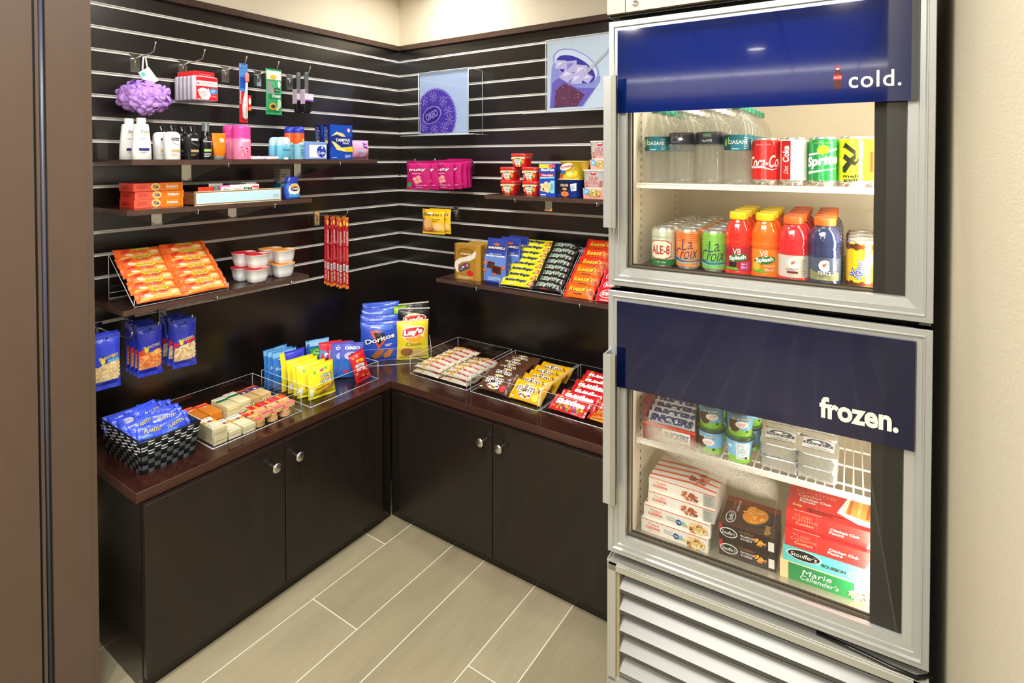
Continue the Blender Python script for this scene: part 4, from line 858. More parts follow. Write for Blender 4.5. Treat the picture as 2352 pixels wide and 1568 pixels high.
b.box(-L2, L2, -W2, W2, 0, .002, BK2)
b.tube([bk(i/6, hh, 0) for i in range(24)]+[bk(0, hh, 0)], .003, BK2, 8)
put(b, 'woven_basket', 'black woven strap basket with silver wires full of blue peanut packs', 'basket', (.266, -1.352, Zc), 0)
def nutpack(sd):
    b, S = barpack(.100, .050, .018, foil('3a55ea'), .013, sd, wr=1.6)
    b.text(S, 'PLANTERS', .008, .004, .054, .011, M('e2d65c'), .0018, bold=.02); b.lines(S, -.046, -.039, -.02, .022, 6, M('93a4ee'), .0012); b.lines(S, .039, .046, -.02, .022, 6, M('93a4ee'), .0012); b.ell(S, -.012, -.012, .016, .007, M('5b83e8'), .0012)
    return b
pks = [put(nutpack(s_), 'peanut_pack', 'blue peanut pack', 'snack pack', (0, 0, 0), 0, 'blue peanut packs in the basket') for s_ in (1, 2)]
spec = [(.175, -1.392, .098, -.45, 1.25, 'at the back left corner of the woven basket'), (.19, -1.345, .106, -.40, 1.75, 'in the middle of the back row of the woven basket'), (.185, -1.305, .098, -.35, 1.45, 'at the back right corner of the woven basket'), (.235, -1.388, .106, -.55, 1.35, 'second row left in the woven basket'), (.24, -1.342, .114, -.45, 1.85, 'on top at the middle of the woven basket'), (.245, -1.306, .100, -.5, 1.5, 'second row right in the woven basket'), (.290, -1.386, .106, -.55, 1.75, 'third row left in the woven basket'), (.30, -1.325, .106, -.5, 1.35, 'third row right in the woven basket'), (.345, -1.384, .100, -.45, 1.5, 'leaning on the front left corner of the woven basket'), (.350, -1.322, .098, -.42, 1.68, 'leaning on the front right corner of the woven basket'), (.27, -1.36, .062, -1.2, 1.5, 'low in the middle of the woven basket')]
for i, (x, y, z, t_, rz, lb) in enumerate(spec):
    o = pks[i] if i < 2 else dup(pks[i % 2]); o.location = (x, y, Zc+z); o.rotation_euler = (t_, (i % 3-1)*.12, rz); o['label'] = 'blue peanut pack '+lb
# ================================================================ left counter: cracker tray
cx0, cx1, cy0, cy1 = .095, .411, -1.231, -.906
tb = acr_box(cx0, cx1, cy0, cy1, .0745)
put(tb, 'acrylic_tray', 'clear acrylic tray of cracker packs beside the woven basket', 'tray', (0, 0, Zc), 0, 'acrylic trays on the counter')
def cracker(c1, c2, txt, tc, cr_, round_=False):
    b = B(); L_, w_, d = .118, .044, .0125
    for i in range(4):      # crackers stacked on edge seen through the wrap
        if not round_:
            b.box(-L_/2+.003, -L_/2+L_*.48, -w_/2+.001, w_/2-.001, .0005+i*.003, .0028+i*.003, M(cr_)); b.box(L_*.01, L_/2-.003, -w_/2+.001, w_/2-.001, .0005+i*.003, .0028+i*.003, M(cr_))
        else:
            for k in range(3): b.lathe([(.0195, .0005+i*.003), (.0195, .0028+i*.003)], M(cr_), 18, -.038+.038*k, 0)
    S = lambda a, c, o: (a, c, .0128+o)
    b.loft([[(x, -w_/2*k, z*.4+.004) for x in ()] for z in ()] or [ring(z, L_/2, w_/2, 24, 6) for z in (.0001, .0128)], clear('cracker_wrap_'+c1, (.98, .98, .96), .5, .12), smooth=False) if ('cracker_wrap_'+c1) not in bpy.data.materials else None
    if round_: b.rect(S, -.055, -.006, -w_/2+.001, w_/2-.001, M(c1, .3), .0002, 1); b.rect(S, -.045, -.012, -.004, .004, M('f0b030'), .0006, 1); b.ell(S, -.05, 0, .008, .018, M('26301e'), .0006); b.text(S, txt, -.051, 0, .030, .009, M(tc), .001, rot=H90, bold=.03); b.rect(S, .030, .052, -.016, .016, M('ef6a80', .3), .0002, 1); b.ell(S, .010, 0, .013, .016, M('e9b878'), .0004)
    else: b.rect(S, -.057, -.030, -w_/2+.001, w_/2-.001, M(c1, .3), .0002, 1); b.text(S, txt, -.047, 0, .034, .007, M(tc), .0006, rot=H90, bold=.02); b.rect(S, -.030, -.014, -w_/2+.001, w_/2-.001, M(c2, .3), .0003, 1); b.ell(S, -.021, .002, .006, .006, M(tc), .0008)
    return b
def stack(bf, name, what, x, y, n, rz, grp, dz=.0128, dy=0):
    first = None
    for i in range(n):
        loc = (x+(.0015 if i % 2 else 0), y+dy*i, Zc+.0034+dz*i); lb = what+(', '+('bottom' if i == 0 else 'top' if i == n-1 else ['', 'second', 'third', 'fourth', 'fifth'][i])+' of its pile' if n > 1 else '')
        if first is None: first = put(bf, name, lb, 'cracker pack', loc, rz, grp)
        else: dup(first, loc, None, lb)
    return first
R180 = 0
o1 = cracker('e8452c', 'f2902e', 'Toast Chee', 'ffd9b0', 'e68a2e'); o2 = cracker('f3ecd0', '1f7a3c', 'Captains', '2c5a9c', 'efe3b4'); o3 = cracker('f4efdc', 'f0a050', 'Wheat', '2a4c9a', 'efe6c0'); o4 = cracker('a8321e', '28409c', 'Choc', 'f2e6d8', 'e8c488', False); o5 = cracker('e02420', 'e02420', 'RITZ', 'f1e8d0', 'eec184', True)
stack(o1, 'cracker_pack', 'orange cracker pack at the back left of the tray', .188, -1.181, 3, 0, 'orange cracker packs'); stack(cracker('e8452c', 'f2902e', 'Toast Chee', 'ffd9b0', 'e68a2e'), 'cracker_pack', 'orange cracker pack second from the left in the back row', .196, -1.135, 3, 0, 'orange cracker packs')
stack(o2, 'cracker_pack', 'cream and green cracker pack beside the orange ones', .222, -1.087, 4, 0, 'cream and green cracker packs'); stack(cracker('f3ecd0', '1f7a3c', 'Captains', '2c5a9c', 'efe3b4'), 'cracker_pack', 'cream and green cracker pack next to the blue banded ones', .214, -1.041, 4, 0, 'cream and green cracker packs')
stack(o4, 'cracker_pack', 'brown and blue cracker pack near the back of the tray', .196, -.992, 3, 0, 'brown and blue cracker packs'); stack(cracker('a8321e', '28409c', 'Choc', 'f2e6d8', 'e8c488', False), 'cracker_pack', 'brown and blue cracker pack in the back right corner', .192, -.944, 3, 0, 'brown and blue cracker packs')
stack(o3, 'cracker_pack', 'cream cracker pack in the tall front left pile', .346, -1.200, 4, 0, 'cream cracker packs', .0128); stack(cracker('f4efdc', 'f0a050', 'Wheat', '2a4c9a', 'efe6c0'), 'cracker_pack', 'cream cracker pack in the second front pile', .346, -1.152, 2, 0, 'cream cracker packs'); stack(cracker('f4efdc', 'f0a050', 'Wheat', '2a4c9a', 'efe6c0'), 'cracker_pack', 'cream cracker pack in the third front pile', .350, -1.104, 2, 0, 'cream cracker packs')
stack(o5, 'cracker_pack', 'red round-cracker pack in the row beside the cream piles', .346, -1.057, 2, 0, 'red round-cracker packs'); f5 = None
for (x, y, z, lb) in ((.348, -1.008, 0, 'red round-cracker pack at the bottom, middle pile'), (.350, -.960, 0, 'red round-cracker pack at the bottom, right pile'), (.350, -1.034, 2, 'red round-cracker pack on top at the left, showing its barcode end'), (.348, -.986, 2, 'red round-cracker pack on top in the middle'), (.346, -.938, 2, 'red round-cracker pack on top at the right end'), (.346, -1.010, 1, 'red round-cracker pack second layer, middle pile'), (.346, -.962, 1, 'red round-cracker pack second layer, right pile')):
    loc = (x, y, Zc+.0034+.0129*z)
    if f5 is None: f5 = put(cracker('e02420', 'e02420', 'RITZ', 'f1e8d0', 'eec184', True), 'cracker_pack', lb, 'cracker pack', loc, 0, 'red round-cracker packs')
    else: dup(f5, loc, None, lb)
# ================================================================ left counter: cookie bag tray
put(acr_box(.095, .413, -.868, -.536, .0745), 'acrylic_tray', 'clear acrylic tray of small cookie and snack bags', 'tray', (0, 0, Zc), 0, 'acrylic trays on the counter')
def bag(w_, h, d, c, fn, sd, top=None, cr=.010, pw=2.6):
    b = B(); S = pouch(b, w_, h, d, foil(c), cr, sd, .05, 14, 20, 1.1, pw=pw, ends=(foil(top) if top else None)); fn(b, S, w_, h); return b
def p_chips(b, S, w, h):
    b.text(S, 'Chips', w*.16, h*.62, w*.52, h*.14, M('1f2f66'), .0016, bold=.09, rot=.12); b.text(S, 'Chips', w*.16, h*.62, w*.50, h*.12, W, .0022, bold=.02, rot=.12); b.text(S, 'Deluxe', w*.16, h*.48, w*.56, h*.13, M('1f2f66'), .0016, bold=.09, rot=.12); b.text(S, 'Deluxe', w*.16, h*.48, w*.54, h*.11, W, .0022, bold=.02, rot=.12)
    b.poly(S, [(-w*.3, h*.80), (w*.2, h*.86), (w*.2, h*.80), (-w*.3, h*.72)], M('5cb84a'), .001); b.ell(S, -w*.02, h*.79, w*.13, h*.045, W, .0016); b.ell(S, -w*.02, h*.79, w*.09, h*.028, M('d83a3a'), .002); b.text(S, 'Rainbow', -w*.02, h*.31, w*.5, h*.07, M('d4502c'), .0016, rot=.2, bold=.02)
    rn = random.Random(4)
    for i in range(7): b.ell(S, w*(-.06+.07*i), h*(.12+.035*i+.02*rn.random()), w*.075, h*.05, M(rn.choice(('c98a3c', 'b8742c', 'd89a4c'))), .0012+.0002*i)
    for i in range(9): b.ell(S, w*(-.02+.05*i), h*(.14+.022*i), w*.014, h*.012, M(rn.choice(('d8342c', '3a8a3a', '2c4cc0', '5a2c1c'))), .003)
    b.rect(S, -w*.44, -w*.34, h*.08, h*.3, W, .001, 3)
def p_blue(b, S, w, h): b.rect(S, -w*.48, w*.48, h*.84, h*.98, M('7fc0ee', .3, 0, 'foil'), .0005); b.text(S, 'Rice Krispies', 0, h*.55, w*.8, h*.1, M('cfe6f8'), .0016, bold=.02); b.ell(S, w*.1, h*.3, w*.2, h*.12, M('2468c8'), .0012); b.ell(S, 0, h*.8, w*.3, h*.03, M('dff0fa'), .0016)
def p_elf(b, S, w, h): b.rect(S, -w*.5, -w*.32, 0, h, M('f2e22c', .3, 0, 'foil'), .0007); T4 = lambda a, c, o: S(-(c), a, o); b.text(T4, 'FUDGE', h*.5, w*.2, h*.5, w*.14, W, .0016, bold=.03); b.poly(S, [(w*.05, h*.55), (w*.48, h*.9), (w*.48, h*.7), (w*.1, h*.45)], M('3f62d8'), .0014)
def p_oreo_s(b, S, w, h): b.rect(S, -w*.48, w*.48, h*.82, h*.99, M('8cc8f0', .3, 0, 'foil'), .0005); b.poly(S, [(-w*.36, h*.76), (w*.2, h*.8), (w*.42, h*.3), (0, h*.1), (-w*.3, h*.4)], M('2c9a3c'), .0008, 2); b.ell(S, 0, h*.66, w*.24, h*.07, M('a6e08a'), .0014); b.ell(S, w*.14, h*.52, w*.12, h*.05, M('4a2418'), .0016); b.text(S, 'MINT', 0, h*.67, w*.36, h*.06, M('1f6a2c'), .0022, bold=.03); b.ell(S, -w*.1, h*.28, w*.14, h*.06, M('57bc4c'), .0014)
def p_ahoy(b, S, w, h): b.poly(S, [(-w*.48, h*.05), (w*.48, h*.05), (w*.48, h*.58), (-w*.48, h*.78)], M('5f9ae0', .3, 0, 'foil'), .0006, 2); b.text(S, 'Pop', -w*.1, h*.62, w*.4, h*.13, W, .0016, bold=.06, rot=.1); b.text(S, 'Tarts', 0, h*.48, w*.6, h*.12, M('22305c'), .0016, bold=.03, rot=.1); b.lines(S, w*.1, w*.44, h*.84, h*.93, 2, M('f2b0ba'), .0012)
def p_cad(b, S, w, h): b.poly(S, [(-w*.48, h*.0), (w*.48, h*.0), (w*.48, h*.52), (0, h*.44), (-w*.48, h*.58)], M('2a6cc8', .3, 0, 'foil'), .0006, 2); b.ell(S, 0, h*.62, w*.34, h*.12, M('b9c8f4'), .001); b.ell(S, w*.05, h*.62, w*.16, h*.08, M('16224c'), .0016); b.ell(S, w*.05, h*.62, w*.09, h*.045, M('e9edf6'), .0022); b.text(S, 'OREO', w*.0, h*.84, w*.66, h*.09, W, .0016, bold=.05); b.ell(S, -w*.2, h*.18, w*.1, h*.04, M('d8303c'), .0014)
def p_nutter(b, S, w, h):
    b.text(S, 'NUTTER', -w*.02, h*.55, w*.6, h*.13, M('4a2c7c'), .0014, bold=.12, rot=-.12); b.text(S, 'NUTTER', -w*.02, h*.55, w*.58, h*.11, W, .002, bold=.05, rot=-.12); b.text(S, 'BUTTER', -w*.02, h*.42, w*.58, h*.11, W, .002, bold=.05, rot=-.12)
    b.text(S, 'BITES', w*.06, h*.70, w*.5, h*.10, M('f6c832'), .002, bold=.04, rot=-.12); rn = random.Random(8)
    for x, z in ((-.3, .85), (-.05, .87), (.3, .32), (-.34, .3), (.0, .18), (.32, .12), (-.3, .55)): b.ell(S, w*x, h*z, w*.09, h*.045, M('d88a4a'), .0012)
def standbag(bf, name, lb, uc, vb, x, rz, lean, grp, z=None):
    y = oL(uc, vb, x).y; return put(bf, name, lb, 'snack bag', (x, y, Zc+.004 if z is None else z), (lean, 0, rz), grp)
NG = H90-.12
cb = [standbag(bag(.116, .128, .034, 'f0e326', p_chips, 1), 'cookie_bag', 'yellow cookie bag at the front of the tray with its print facing out', 752, 915, .375, NG, -.15, 'yellow cookie bags')]
cb[0].location = (.372, -.785, Zc+.005)
dup(cb[0], (.335, -.803, Zc+.006), (-.2, 0, NG-.2), 'yellow cookie bag second from the front, turned aside'); dup(cb[0], (.300, -.800, Zc+.010), (-.17, .0, NG+.05), 'yellow cookie bag third from the front'); dup(cb[0], (.262, -.798, Zc+.010), (-.12, 0, NG), 'yellow cookie bag at the back, behind three like it')
put(bag(.108, .150, .028, '3b43c8', p_elf, 4), 'cookie_bag', 'blue and yellow cookie bag behind the yellow ones', 'snack bag', (.215, -.800, Zc+.006), (-.10, 0, NG+.03))
lbz = put(bag(.105, .152, .026, '2f7fd4', p_blue, 6), 'treat_bag', 'light blue treat bag, front one of three at the tray corner', 'snack bag', (.178, -.815, Zc+.005), (-.05, 0, NG+.05), 'light blue treat bags'); dup(lbz, (.150, -.822, Zc+.005), (-.03, .02, NG), 'light blue treat bag, middle one of three at the tray corner'); dup(lbz, (.124, -.820, Zc+.008), (-.02, -.02, NG+.1), 'light blue treat bag, back one of three at the tray corner')
put(bag(.108, .148, .032, '1f55b0', p_oreo_s, 3), 'cookie_bag', 'light blue topped bag with green print at the back of the tray', 'snack bag', (.170, -.655, Zc+.005), (-.12, .05, NG-.1))
rt_ = put(bag(.104, .138, .026, 'd8364a', p_ahoy, 7), 'pastry_bag', 'red topped bag behind the other red topped one', 'snack bag', (.215, -.625, Zc+.005), (-.16, .08, NG-.1), 'red topped pastry bags'); dup(rt_, (.252, -.607, Zc+.005), (-.18, .10, NG-.15), 'red topped bag just behind the violet cookie bag')
cd_ = put(bag(.104, .142, .028, '5a62c8', p_cad, 5), 'cookie_bag', 'violet blue cookie bag with round dark cookie behind the red bag', 'snack bag', (.303, -.598, Zc+.004), (-.15, .16, NG-.25), 'violet blue cookie bags'); dup(cd_, (.278, -.612, Zc+.004), (-.18, .1, NG-.1), 'violet blue cookie bag half hidden by its twin')
put(bag(.070, .122, .022, 'd61f2c', p_nutter, 9), 'cookie_bag', 'red bag of peanut cookies leaning at the tray front', 'snack bag', (.378, -.583, Zc+.004), (-.18, -.22, NG-.1))
# ================================================================ corner tray with chip bags
ct = acr_box(-.16, .16, 0, .315, .0745); put(ct, 'acrylic_tray', 'clear acrylic tray set diagonally in the corner with chip bags', 'tray', (.3532, -.3796, Zc), pi/4, 'acrylic trays on the counter')
def CP(a, d, z=.004): return Vector((.3532+(a-d)*.70711, -.3796+(a+d)*.70711, Zc+z))
def p_dor(b, S, w, h):
    b.poly(S, [(-w*.26, h*.78), (w*.04, h*.76), (-w*.02, h*.72), (-w*.17, h*.73), (-w*.02, h*.42), (w*.18, h*.62), (w*.24, h*.62), (-w*.03, h*.33)], M('e8602c'), .0012, 2); b.poly(S, [(-w*.17, h*.73), (w*.12, h*.72), (w*.14, h*.62), (-w*.02, h*.42)], M('1a1c28'), .001, 2)
    b.text(S, 'Doritos', w*.0, h*.575, w*.80, h*.14, M('12163a'), .002, bold=.10, rot=.2, sub=1); b.text(S, 'Doritos', w*.0, h*.575, w*.78, h*.12, W, .0028, bold=.03, rot=.2, sub=1)
    b.lines(S, w*.14, w*.34, h*.38, h*.45, 2, M('f4d8de'), .0016, .6)
    b.poly(S, [(-w*.22, h*.14), (-w*.10, h*.28), (w*.14, h*.33), (w*.04, h*.16), (-w*.12, h*.05)], M('c9742c'), .0016, 2); b.poly(S, [(w*.12, h*.06), (w*.08, h*.18), (w*.24, h*.30), (w*.36, h*.28), (w*.26, h*.12)], M('d88434'), .0018, 2); b.ell(S, w*.18, h*.84, w*.16, h*.07, M('4a78e0'), .0012)
def p_lay(c2):
    def f(b, S, w, h):
        b.ell(S, 0, h*.67, w*.36, h*.21, M('f8e9a0'), .001); b.ell(S, w*.02, h*.57, w*.27, h*.10, M('f0a22c'), .0014)
        b.poly(S, [(-w*.36, h*.62), (-w*.34, h*.78), (-w*.1, h*.84), (w*.3, h*.84), (w*.40, h*.78), (w*.34, h*.66), (w*.1, h*.60), (-w*.2, h*.58)], W, .0018, 2); b.poly(S, [(-w*.34, h*.63), (-w*.32, h*.77), (-w*.1, h*.825), (w*.28, h*.825), (w*.37, h*.77), (w*.31, h*.67), (w*.1, h*.615), (-w*.2, h*.60)], M('d0202a'), .0023, 2)
        b.text(S, "Lay's", 0, h*.71, w*.60, h*.17, W, .003, bold=.07, rot=.1, shear=.15, sub=1); b.text(S, 'Classic', w*.02, h*.42, w*.50, h*.085, M(c2), .0018, sub=1)
        b.ell(S, -w*.2, h*.22, w*.19, h*.10, M('a8683c'), .0018); b.poly(S, [(-w*.4, h*.06), (-w*.05, h*.13), (w*.05, h*.30), (w*.3, h*.20), (w*.42, h*.06)], M('efcf7c'), .0013, 2); b.rect(S, -w*.49, w*.49, h*.965, h*.995, M('e9e4d4'), .0006)
    return f
def p_tak(b, S, w, h): b.ell(S, 0, h*.4, w*.4, h*.2, M('c41c3c'), .001); b.text(S, 'FUEGO', 0, h*.42, w*.6, h*.12, W, .002, bold=.05, sub=1); b.rect(S, -w*.46, w*.46, h*.06, h*.2, M('c41c3c'), .001)
CA = pi/4+.03
dr = put(bag(.176, .182, .046, '2f55d0', p_dor, 11, cr=.008), 'tortilla_chip_bag', 'blue tortilla chip bag at the front with its full logo', 'chip bag', CP(-.070, .052), (-.06, 0, CA), 'blue tortilla chip bags'); dup(dr, CP(-.078, .100, .020), (-.08, .03, CA), 'blue tortilla chip bag directly behind the front one'); dup(dr, CP(-.060, .150, .040), (-.10, -.06, CA+.1), 'blue tortilla chip bag third from the front'); dup(dr, CP(-.066, .196, .052), (-.12, -.03, CA), 'blue tortilla chip bag nearest the corner')
ly = put(bag(.148, .178, .050, 'f0d826', p_lay('6a6420'), 12, cr=.008), 'potato_chip_bag', 'yellow potato chip bag at the front of the corner tray', 'chip bag', CP(.078, .048), (-.06, 0, CA+.05))
bl = put(bag(.150, .190, .048, '1d1e22', p_lay('cfc9a8'), 13, cr=.008), 'potato_chip_bag', 'black potato chip bag behind the yellow one', 'chip bag', CP(.080, .105, .034), (-.06, .03, CA), 'black potato chip bags'); dup(bl, CP(.090, .160, .044), (-.08, -.03, CA+.05), 'black potato chip bag nearest the corner')
put(bag(.075, .215, .045, '9ad62c', p_tak, 14, cr=.010), 'rolled_chip_bag', 'lime green and red chip bag standing between blue and black ones', 'chip bag', CP(.020, .150, .010), (-.02, .04, CA+.3))
# ================================================================ back wall: hanging bags
def signs():
    def holder(x0, x1, zb, zt, yf, bx0, bx1, lb, zrail):
        e = empty('acrylic_sign_holder', lb, 'sign holder', (0, 0, 0), 0, 'acrylic sign holders')
        q = B(); q.box(x0, x1, yf, yf+.003, zb, zt, ACR, top=ACE)
        for p, r in (((x0, zb), (x0, zt)), ((x1, zb), (x1, zt)), ((x0, zt), (x1, zt)), ((x0, zb), (x1, zb))): q.tube([(p[0], yf, p[1]), (r[0], yf, r[1])], .0022, ACE, 5)
        q.box(x1-.003, x1, yf+.003, -.004, zb, zt, ACR, top=ACE); q.tube([(x1, -.006, zb), (x1, -.006, zt)], .0012, ACE, 5); q.tube([(x1, yf, zt), (x1, -.006, zt)], .0012, ACE, 5); q.obj('sign_sleeve', e)
        q = B(); q.box(bx0, bx1, yf-.006, -.0005, zb-.006, zb-.002, ACR, front=ACE); q.tube([(bx0, yf-.006, zb-.004), (bx1, yf-.006, zb-.004)], .0014, ACE, 5); q.tube([(bx1, yf-.006, zb-.004), (bx1, -.001, zb-.004)], .0012, ACE, 5); q.obj('base_plate', e)
        return e
    SKY = M('b9d0fa', .35); SKY2 = M('cfe2f8', .35)
    yf = -.115
    a, c = oR(961, 169, yf), oR(1076, 305, yf); x0, x1, zt, zb = a.x, c.x, a.z, c.z
    zt = (oR(961, 168.5, yf).z+oR(1073.8, 155.7, yf).z)/2; zb = (oR(966, 310, yf).z+oR(1077, 305.6, yf).z)/2
    e = holder(x0, x1, zb, zt, yf, oR(918, 313, yf).x+.012, oR(1117, 302, -.02).x, 'clear acrylic sign holder on the left with the cookie picture', 0)
    q = B(); q.box(x0+.004, x1-.004, yf+.004, yf+.0055, zb+.004, zt-.004, SKY); S = lambda u, v, o: (x0+(x1-x0)*u, yf+.004-o, zb+(zt-zb)*v)
    P1, P2, P3 = M('4f3ab8', .4), M('9884ea', .4), M('2c1c86', .4); cx, cy, rx, ry = .34, .275, .43, .475
    def clip(pts): return [(min(.97, max(.03, x)), max(.025, y)) for x, y in pts]
    N_ = 96
    tooth = [(cx+rx*(1.0 if i % 2 else .955)*cos(2*pi*i/N_), cy+ry*(1.0 if i % 2 else .955)*sin(2*pi*i/N_)) for i in range(N_)]
    pc = clip(tooth); pc = [p for i, p in enumerate(pc) if p != pc[i-1]]
    q.poly(S, pc, P2, .0006, 0)
    for k, m_, o in ((.93, P1, .001), ): q.poly(S, [p for i, p in enumerate(clip([(cx+rx*k*cos(2*pi*j/60), cy+ry*k*sin(2*pi*j/60)) for j in range(60)]))], m_, o, 0)
    for i in range(N_):
        a_ = 2*pi*i/N_; p = (cx+rx*.95*cos(a_), cy+ry*.95*sin(a_)); r = (cx+rx*.86*cos(a_), cy+ry*.86*sin(a_))
        if p[0] > .04 and p[1] > .04 and r[0] > .04 and r[1] > .04 and i % 2: n_ = (-sin(a_)*.004, cos(a_)*.004); q.poly(S, [(p[0]-n_[0], p[1]-n_[1]), (p[0]+n_[0], p[1]+n_[1]), (r[0]+n_[0], r[1]+n_[1]), (r[0]-n_[0], r[1]-n_[1])], P2, .0014, 0)
    def star(x, y, s_):
        for k in range(4):
            a_ = k*pi/2+.78+.2; t1, t2 = a_-.5, a_+.5
            q.poly(S, [(x, y), (x+s_*cos(t1), y+s_*1.05*sin(t1)), (x+s_*.75*cos(a_), y+s_*.8*sin(a_)), (x+s_*cos(t2), y+s_*1.05*sin(t2))], P2, .0014, 0); q.poly(S, [(x+s_*.2*cos(a_), y+s_*.2*sin(a_)), (x+s_*.7*cos(t1+.2), y+s_*.75*sin(t1+.2)), (x+s_*.7*cos(t2-.2), y+s_*.75*sin(t2-.2))], P3, .0018, 0)
    for x, y in ((.11, .55), (.30, .60), (.50, .52), (.60, .36), (.11, .13), (.32, .075), (.52, .10), (.63, .22)): star(x, y, .085)
    for k, m_, o in ((1, P2, .0016), (.88, P3, .002)): q.ell(S, .27, .31, .20*k, .135*k, m_, o, 30, rot=.35)
    q.text(S, 'OREO', .27, .31, .26, .12, P2, .0026, rot=.35, bold=.04); q.text(S, 'OREO', .27, .31, .25, .11, M('9d8cee', .4), .003, rot=.35, bold=-.01)
    q.obj('cookie_picture', e)
    # cola glass picture
    yf = -.15
    x0 = oR(1254, 94, yf).x; zt = oR(1254, 93.5, yf).z; zb = oR(1256, 256, yf).z; x1 = x0+(zt-zb)*.80*1.22
    e = holder(x0, x1, zb, zt, yf, oR(1201, 258, yf).x, x1+.02, 'clear acrylic sign holder on the right with the iced cola picture', 0)
    q = B(); q.box(x0+.004, x1-.004, yf+.004, yf+.0055, zb+.004, zt-.004, SKY2); S = lambda u, v, o: (x0+(x1-x0)*u, yf+.004-o, zb+(zt-zb)*v)
    GL, CO, CD, ICE = M('8f9ae6', .4), M('5a2a52', .4), M('2f2ba8', .4), M('b9b6ea', .4)
    q.poly(S, [(.05, .045), (.09, .62), (.16, .75), (.30, .80), (.55, .70), (.86, .42), (.85, .36), (.60, .045)], GL, .0006, 0)
    q.poly(S, [(.07, .045), (.10, .40), (.2, .46), (.5, .30), (.78, .28), (.57, .045)], M('6d5fc6', .4), .001, 0); q.poly(S, [(.13, .05), (.16, .30), (.3, .38), (.5, .28), (.62, .20), (.50, .05)], CO, .0014, 0)
    for k, m_, o in ((1, GL, .0016), (.93, M('cfdcf6', .4), .002)): q.ell(S, .475, .60, .40*k, .20*k, m_, o, 36, rot=-.50)
    q.ell(S, .475, .56, .34, .15, CD, .0024, 30, rot=-.5)
    rn = random.Random(5)
    for (x, y, s_) in ((.24, .64, .10), (.40, .60, .13), (.56, .53, .13), (.34, .48, .12), (.66, .42, .09), (.50, .42, .11)):
        a_ = rn.random(); pts = [(x+s_*(1+.2*rn.random())*cos(a_+k*pi/2), y+s_*.85*sin(a_+k*pi/2)) for k in range(4)]; q.poly(S, pts, ICE, .0028+.0003*rn.random(), 0); q.poly(S, [(x+(p[0]-x)*.6, y+(p[1]-y)*.6) for p in pts[:3]], M(rn.choice(('dcd8f6', '8a84dc', 'cbb7d8')), .4), .0034+.0003*rn.random(), 0)
    q.poly(S, [(.60, .50), (.98, .80), (.98, .74), (.64, .46)], M('eef1fc', .4), .004, 0)
    for i in range(70): x = .14+.40*rn.random(); y = .07+.30*rn.random(); q.ell(S, x, y, .006, .005, M(rn.choice(('d88a7a', 'e8b09a', '8a4a6a', 'a06ab0')), .4), .002, 6)
    q.obj('drink_picture', e)
signs()
# fruit snack pouches
x_ = oR(1083, 480, 0).x; yk = -.20
ZF = 5 and RAILS[7]
hook('r', x_, RAILS[7], .262, up=.010, label='chrome peg hook holding the magenta fruit snack pouches')
hook('r', oR(960, 372, -.25).x, RAILS[7], .268, up=.010, label='chrome peg hook at the corner end of the magenta pouches')
def p_fruit(b, S, w, h):
    b.text(S, 'fruity', 0, h*.68, w*.74, h*.15, M('7a1250'), .0014, bold=.10, rot=.05); b.text(S, 'fruity', 0, h*.68, w*.72, h*.13, W, .002, bold=.03, rot=.05); b.text(S, 'snacks', 0, h*.565, w*.4, h*.06, M('f7d6e6'), .002)
    for dx, dz in ((-.08, .36), (.08, .42), (.12, .30), (-.02, .26)): b.ell(S, w*dx, h*dz, w*.11, h*.075, M('f08c9c'), .0014+.0004*dz); b.ell(S, w*dx, h*dz, w*.055, h*.04, M('f8c8c4'), .0024)
    b.rect(S, -w*.44, -w*.25, h*.08, h*.24, M('3aa84a'), .0016, 3); b.lines(S, -w*.1, w*.4, h*.06, h*.2, 2, M('f0a8cc'), .0012); b.rect(S, -w*.49, w*.49, h*.93, h*.985, M('a81462', .3, 0, 'foil'), .0006)
fw = 0
A1, A2 = oR(935, 400, -.25), oR(984.5, 400, -.25); wf = A2.x-A1.x; zt, zb = oR(960, 369.4, -.25).z, oR(960, 434.8, -.25).z
fs = put(bag(wf, zt-zb, .020, 'c81878', p_fruit, 21), 'fruit_snack_pouch', 'magenta fruit snack pouch at the very front of the hook', 'snack pouch', ((A1.x+A2.x)/2, -.247, zb), .12, 'magenta fruit snack pouches')
for i, (u, y_, lb) in enumerate(((984, -.222, 'magenta fruit snack pouch mostly hidden behind the front one'), (1017, -.198, 'magenta fruit snack pouch in the middle, its print showing'), (1034, -.170, 'magenta fruit snack pouch just behind the middle one'), (1048, -.140, 'magenta fruit snack pouch third from the wall'), (1055, -.105, 'magenta fruit snack pouch second from the wall'), (1058, -.065, 'magenta fruit snack pouch nearest the wall'))):
    dup(fs, (oR(u, 400, y_).x-.004, y_, zb+.002*i), (0, .01*(i % 3-1), .05*(i % 3)), lb)
# cookie pouches
x_ = oR(1049, 495, 0).x; hook('r', x_, RAILS[10], .235, up=.008, label='chrome peg hook holding the yellow cookie pouches')
def p_gran(b, S, w, h):
    b.poly(S, [(-w*.49, h*.70), (w*.49, h*.74), (w*.49, h*.88), (-w*.49, h*.86)], W, .0006); b.text(S, "Grandma's", 0, h*.79, w*.86, h*.11, M('2a2c3c'), .0014, bold=.01, shear=.2); b.poly(S, [(-w*.47, h*.08), (-w*.1, h*.06), (w*.1, h*.2), (-w*.1, h*.55), (-w*.47, h*.66)], M('c86a4c'), .0008, 2)
    b.ell(S, -w*.2, h*.44, w*.22, h*.19, M('f0bc7c'), .0014); b.ell(S, -w*.18, h*.28, w*.2, h*.14, M('e8a45c'), .001); b.lines(S, w*.02, w*.4, h*.52, h*.66, 2, M('6a4a1c'), .0012, .4); b.ell(S, w*.25, h*.3, w*.2, h*.16, M('f6d08c'), .001)
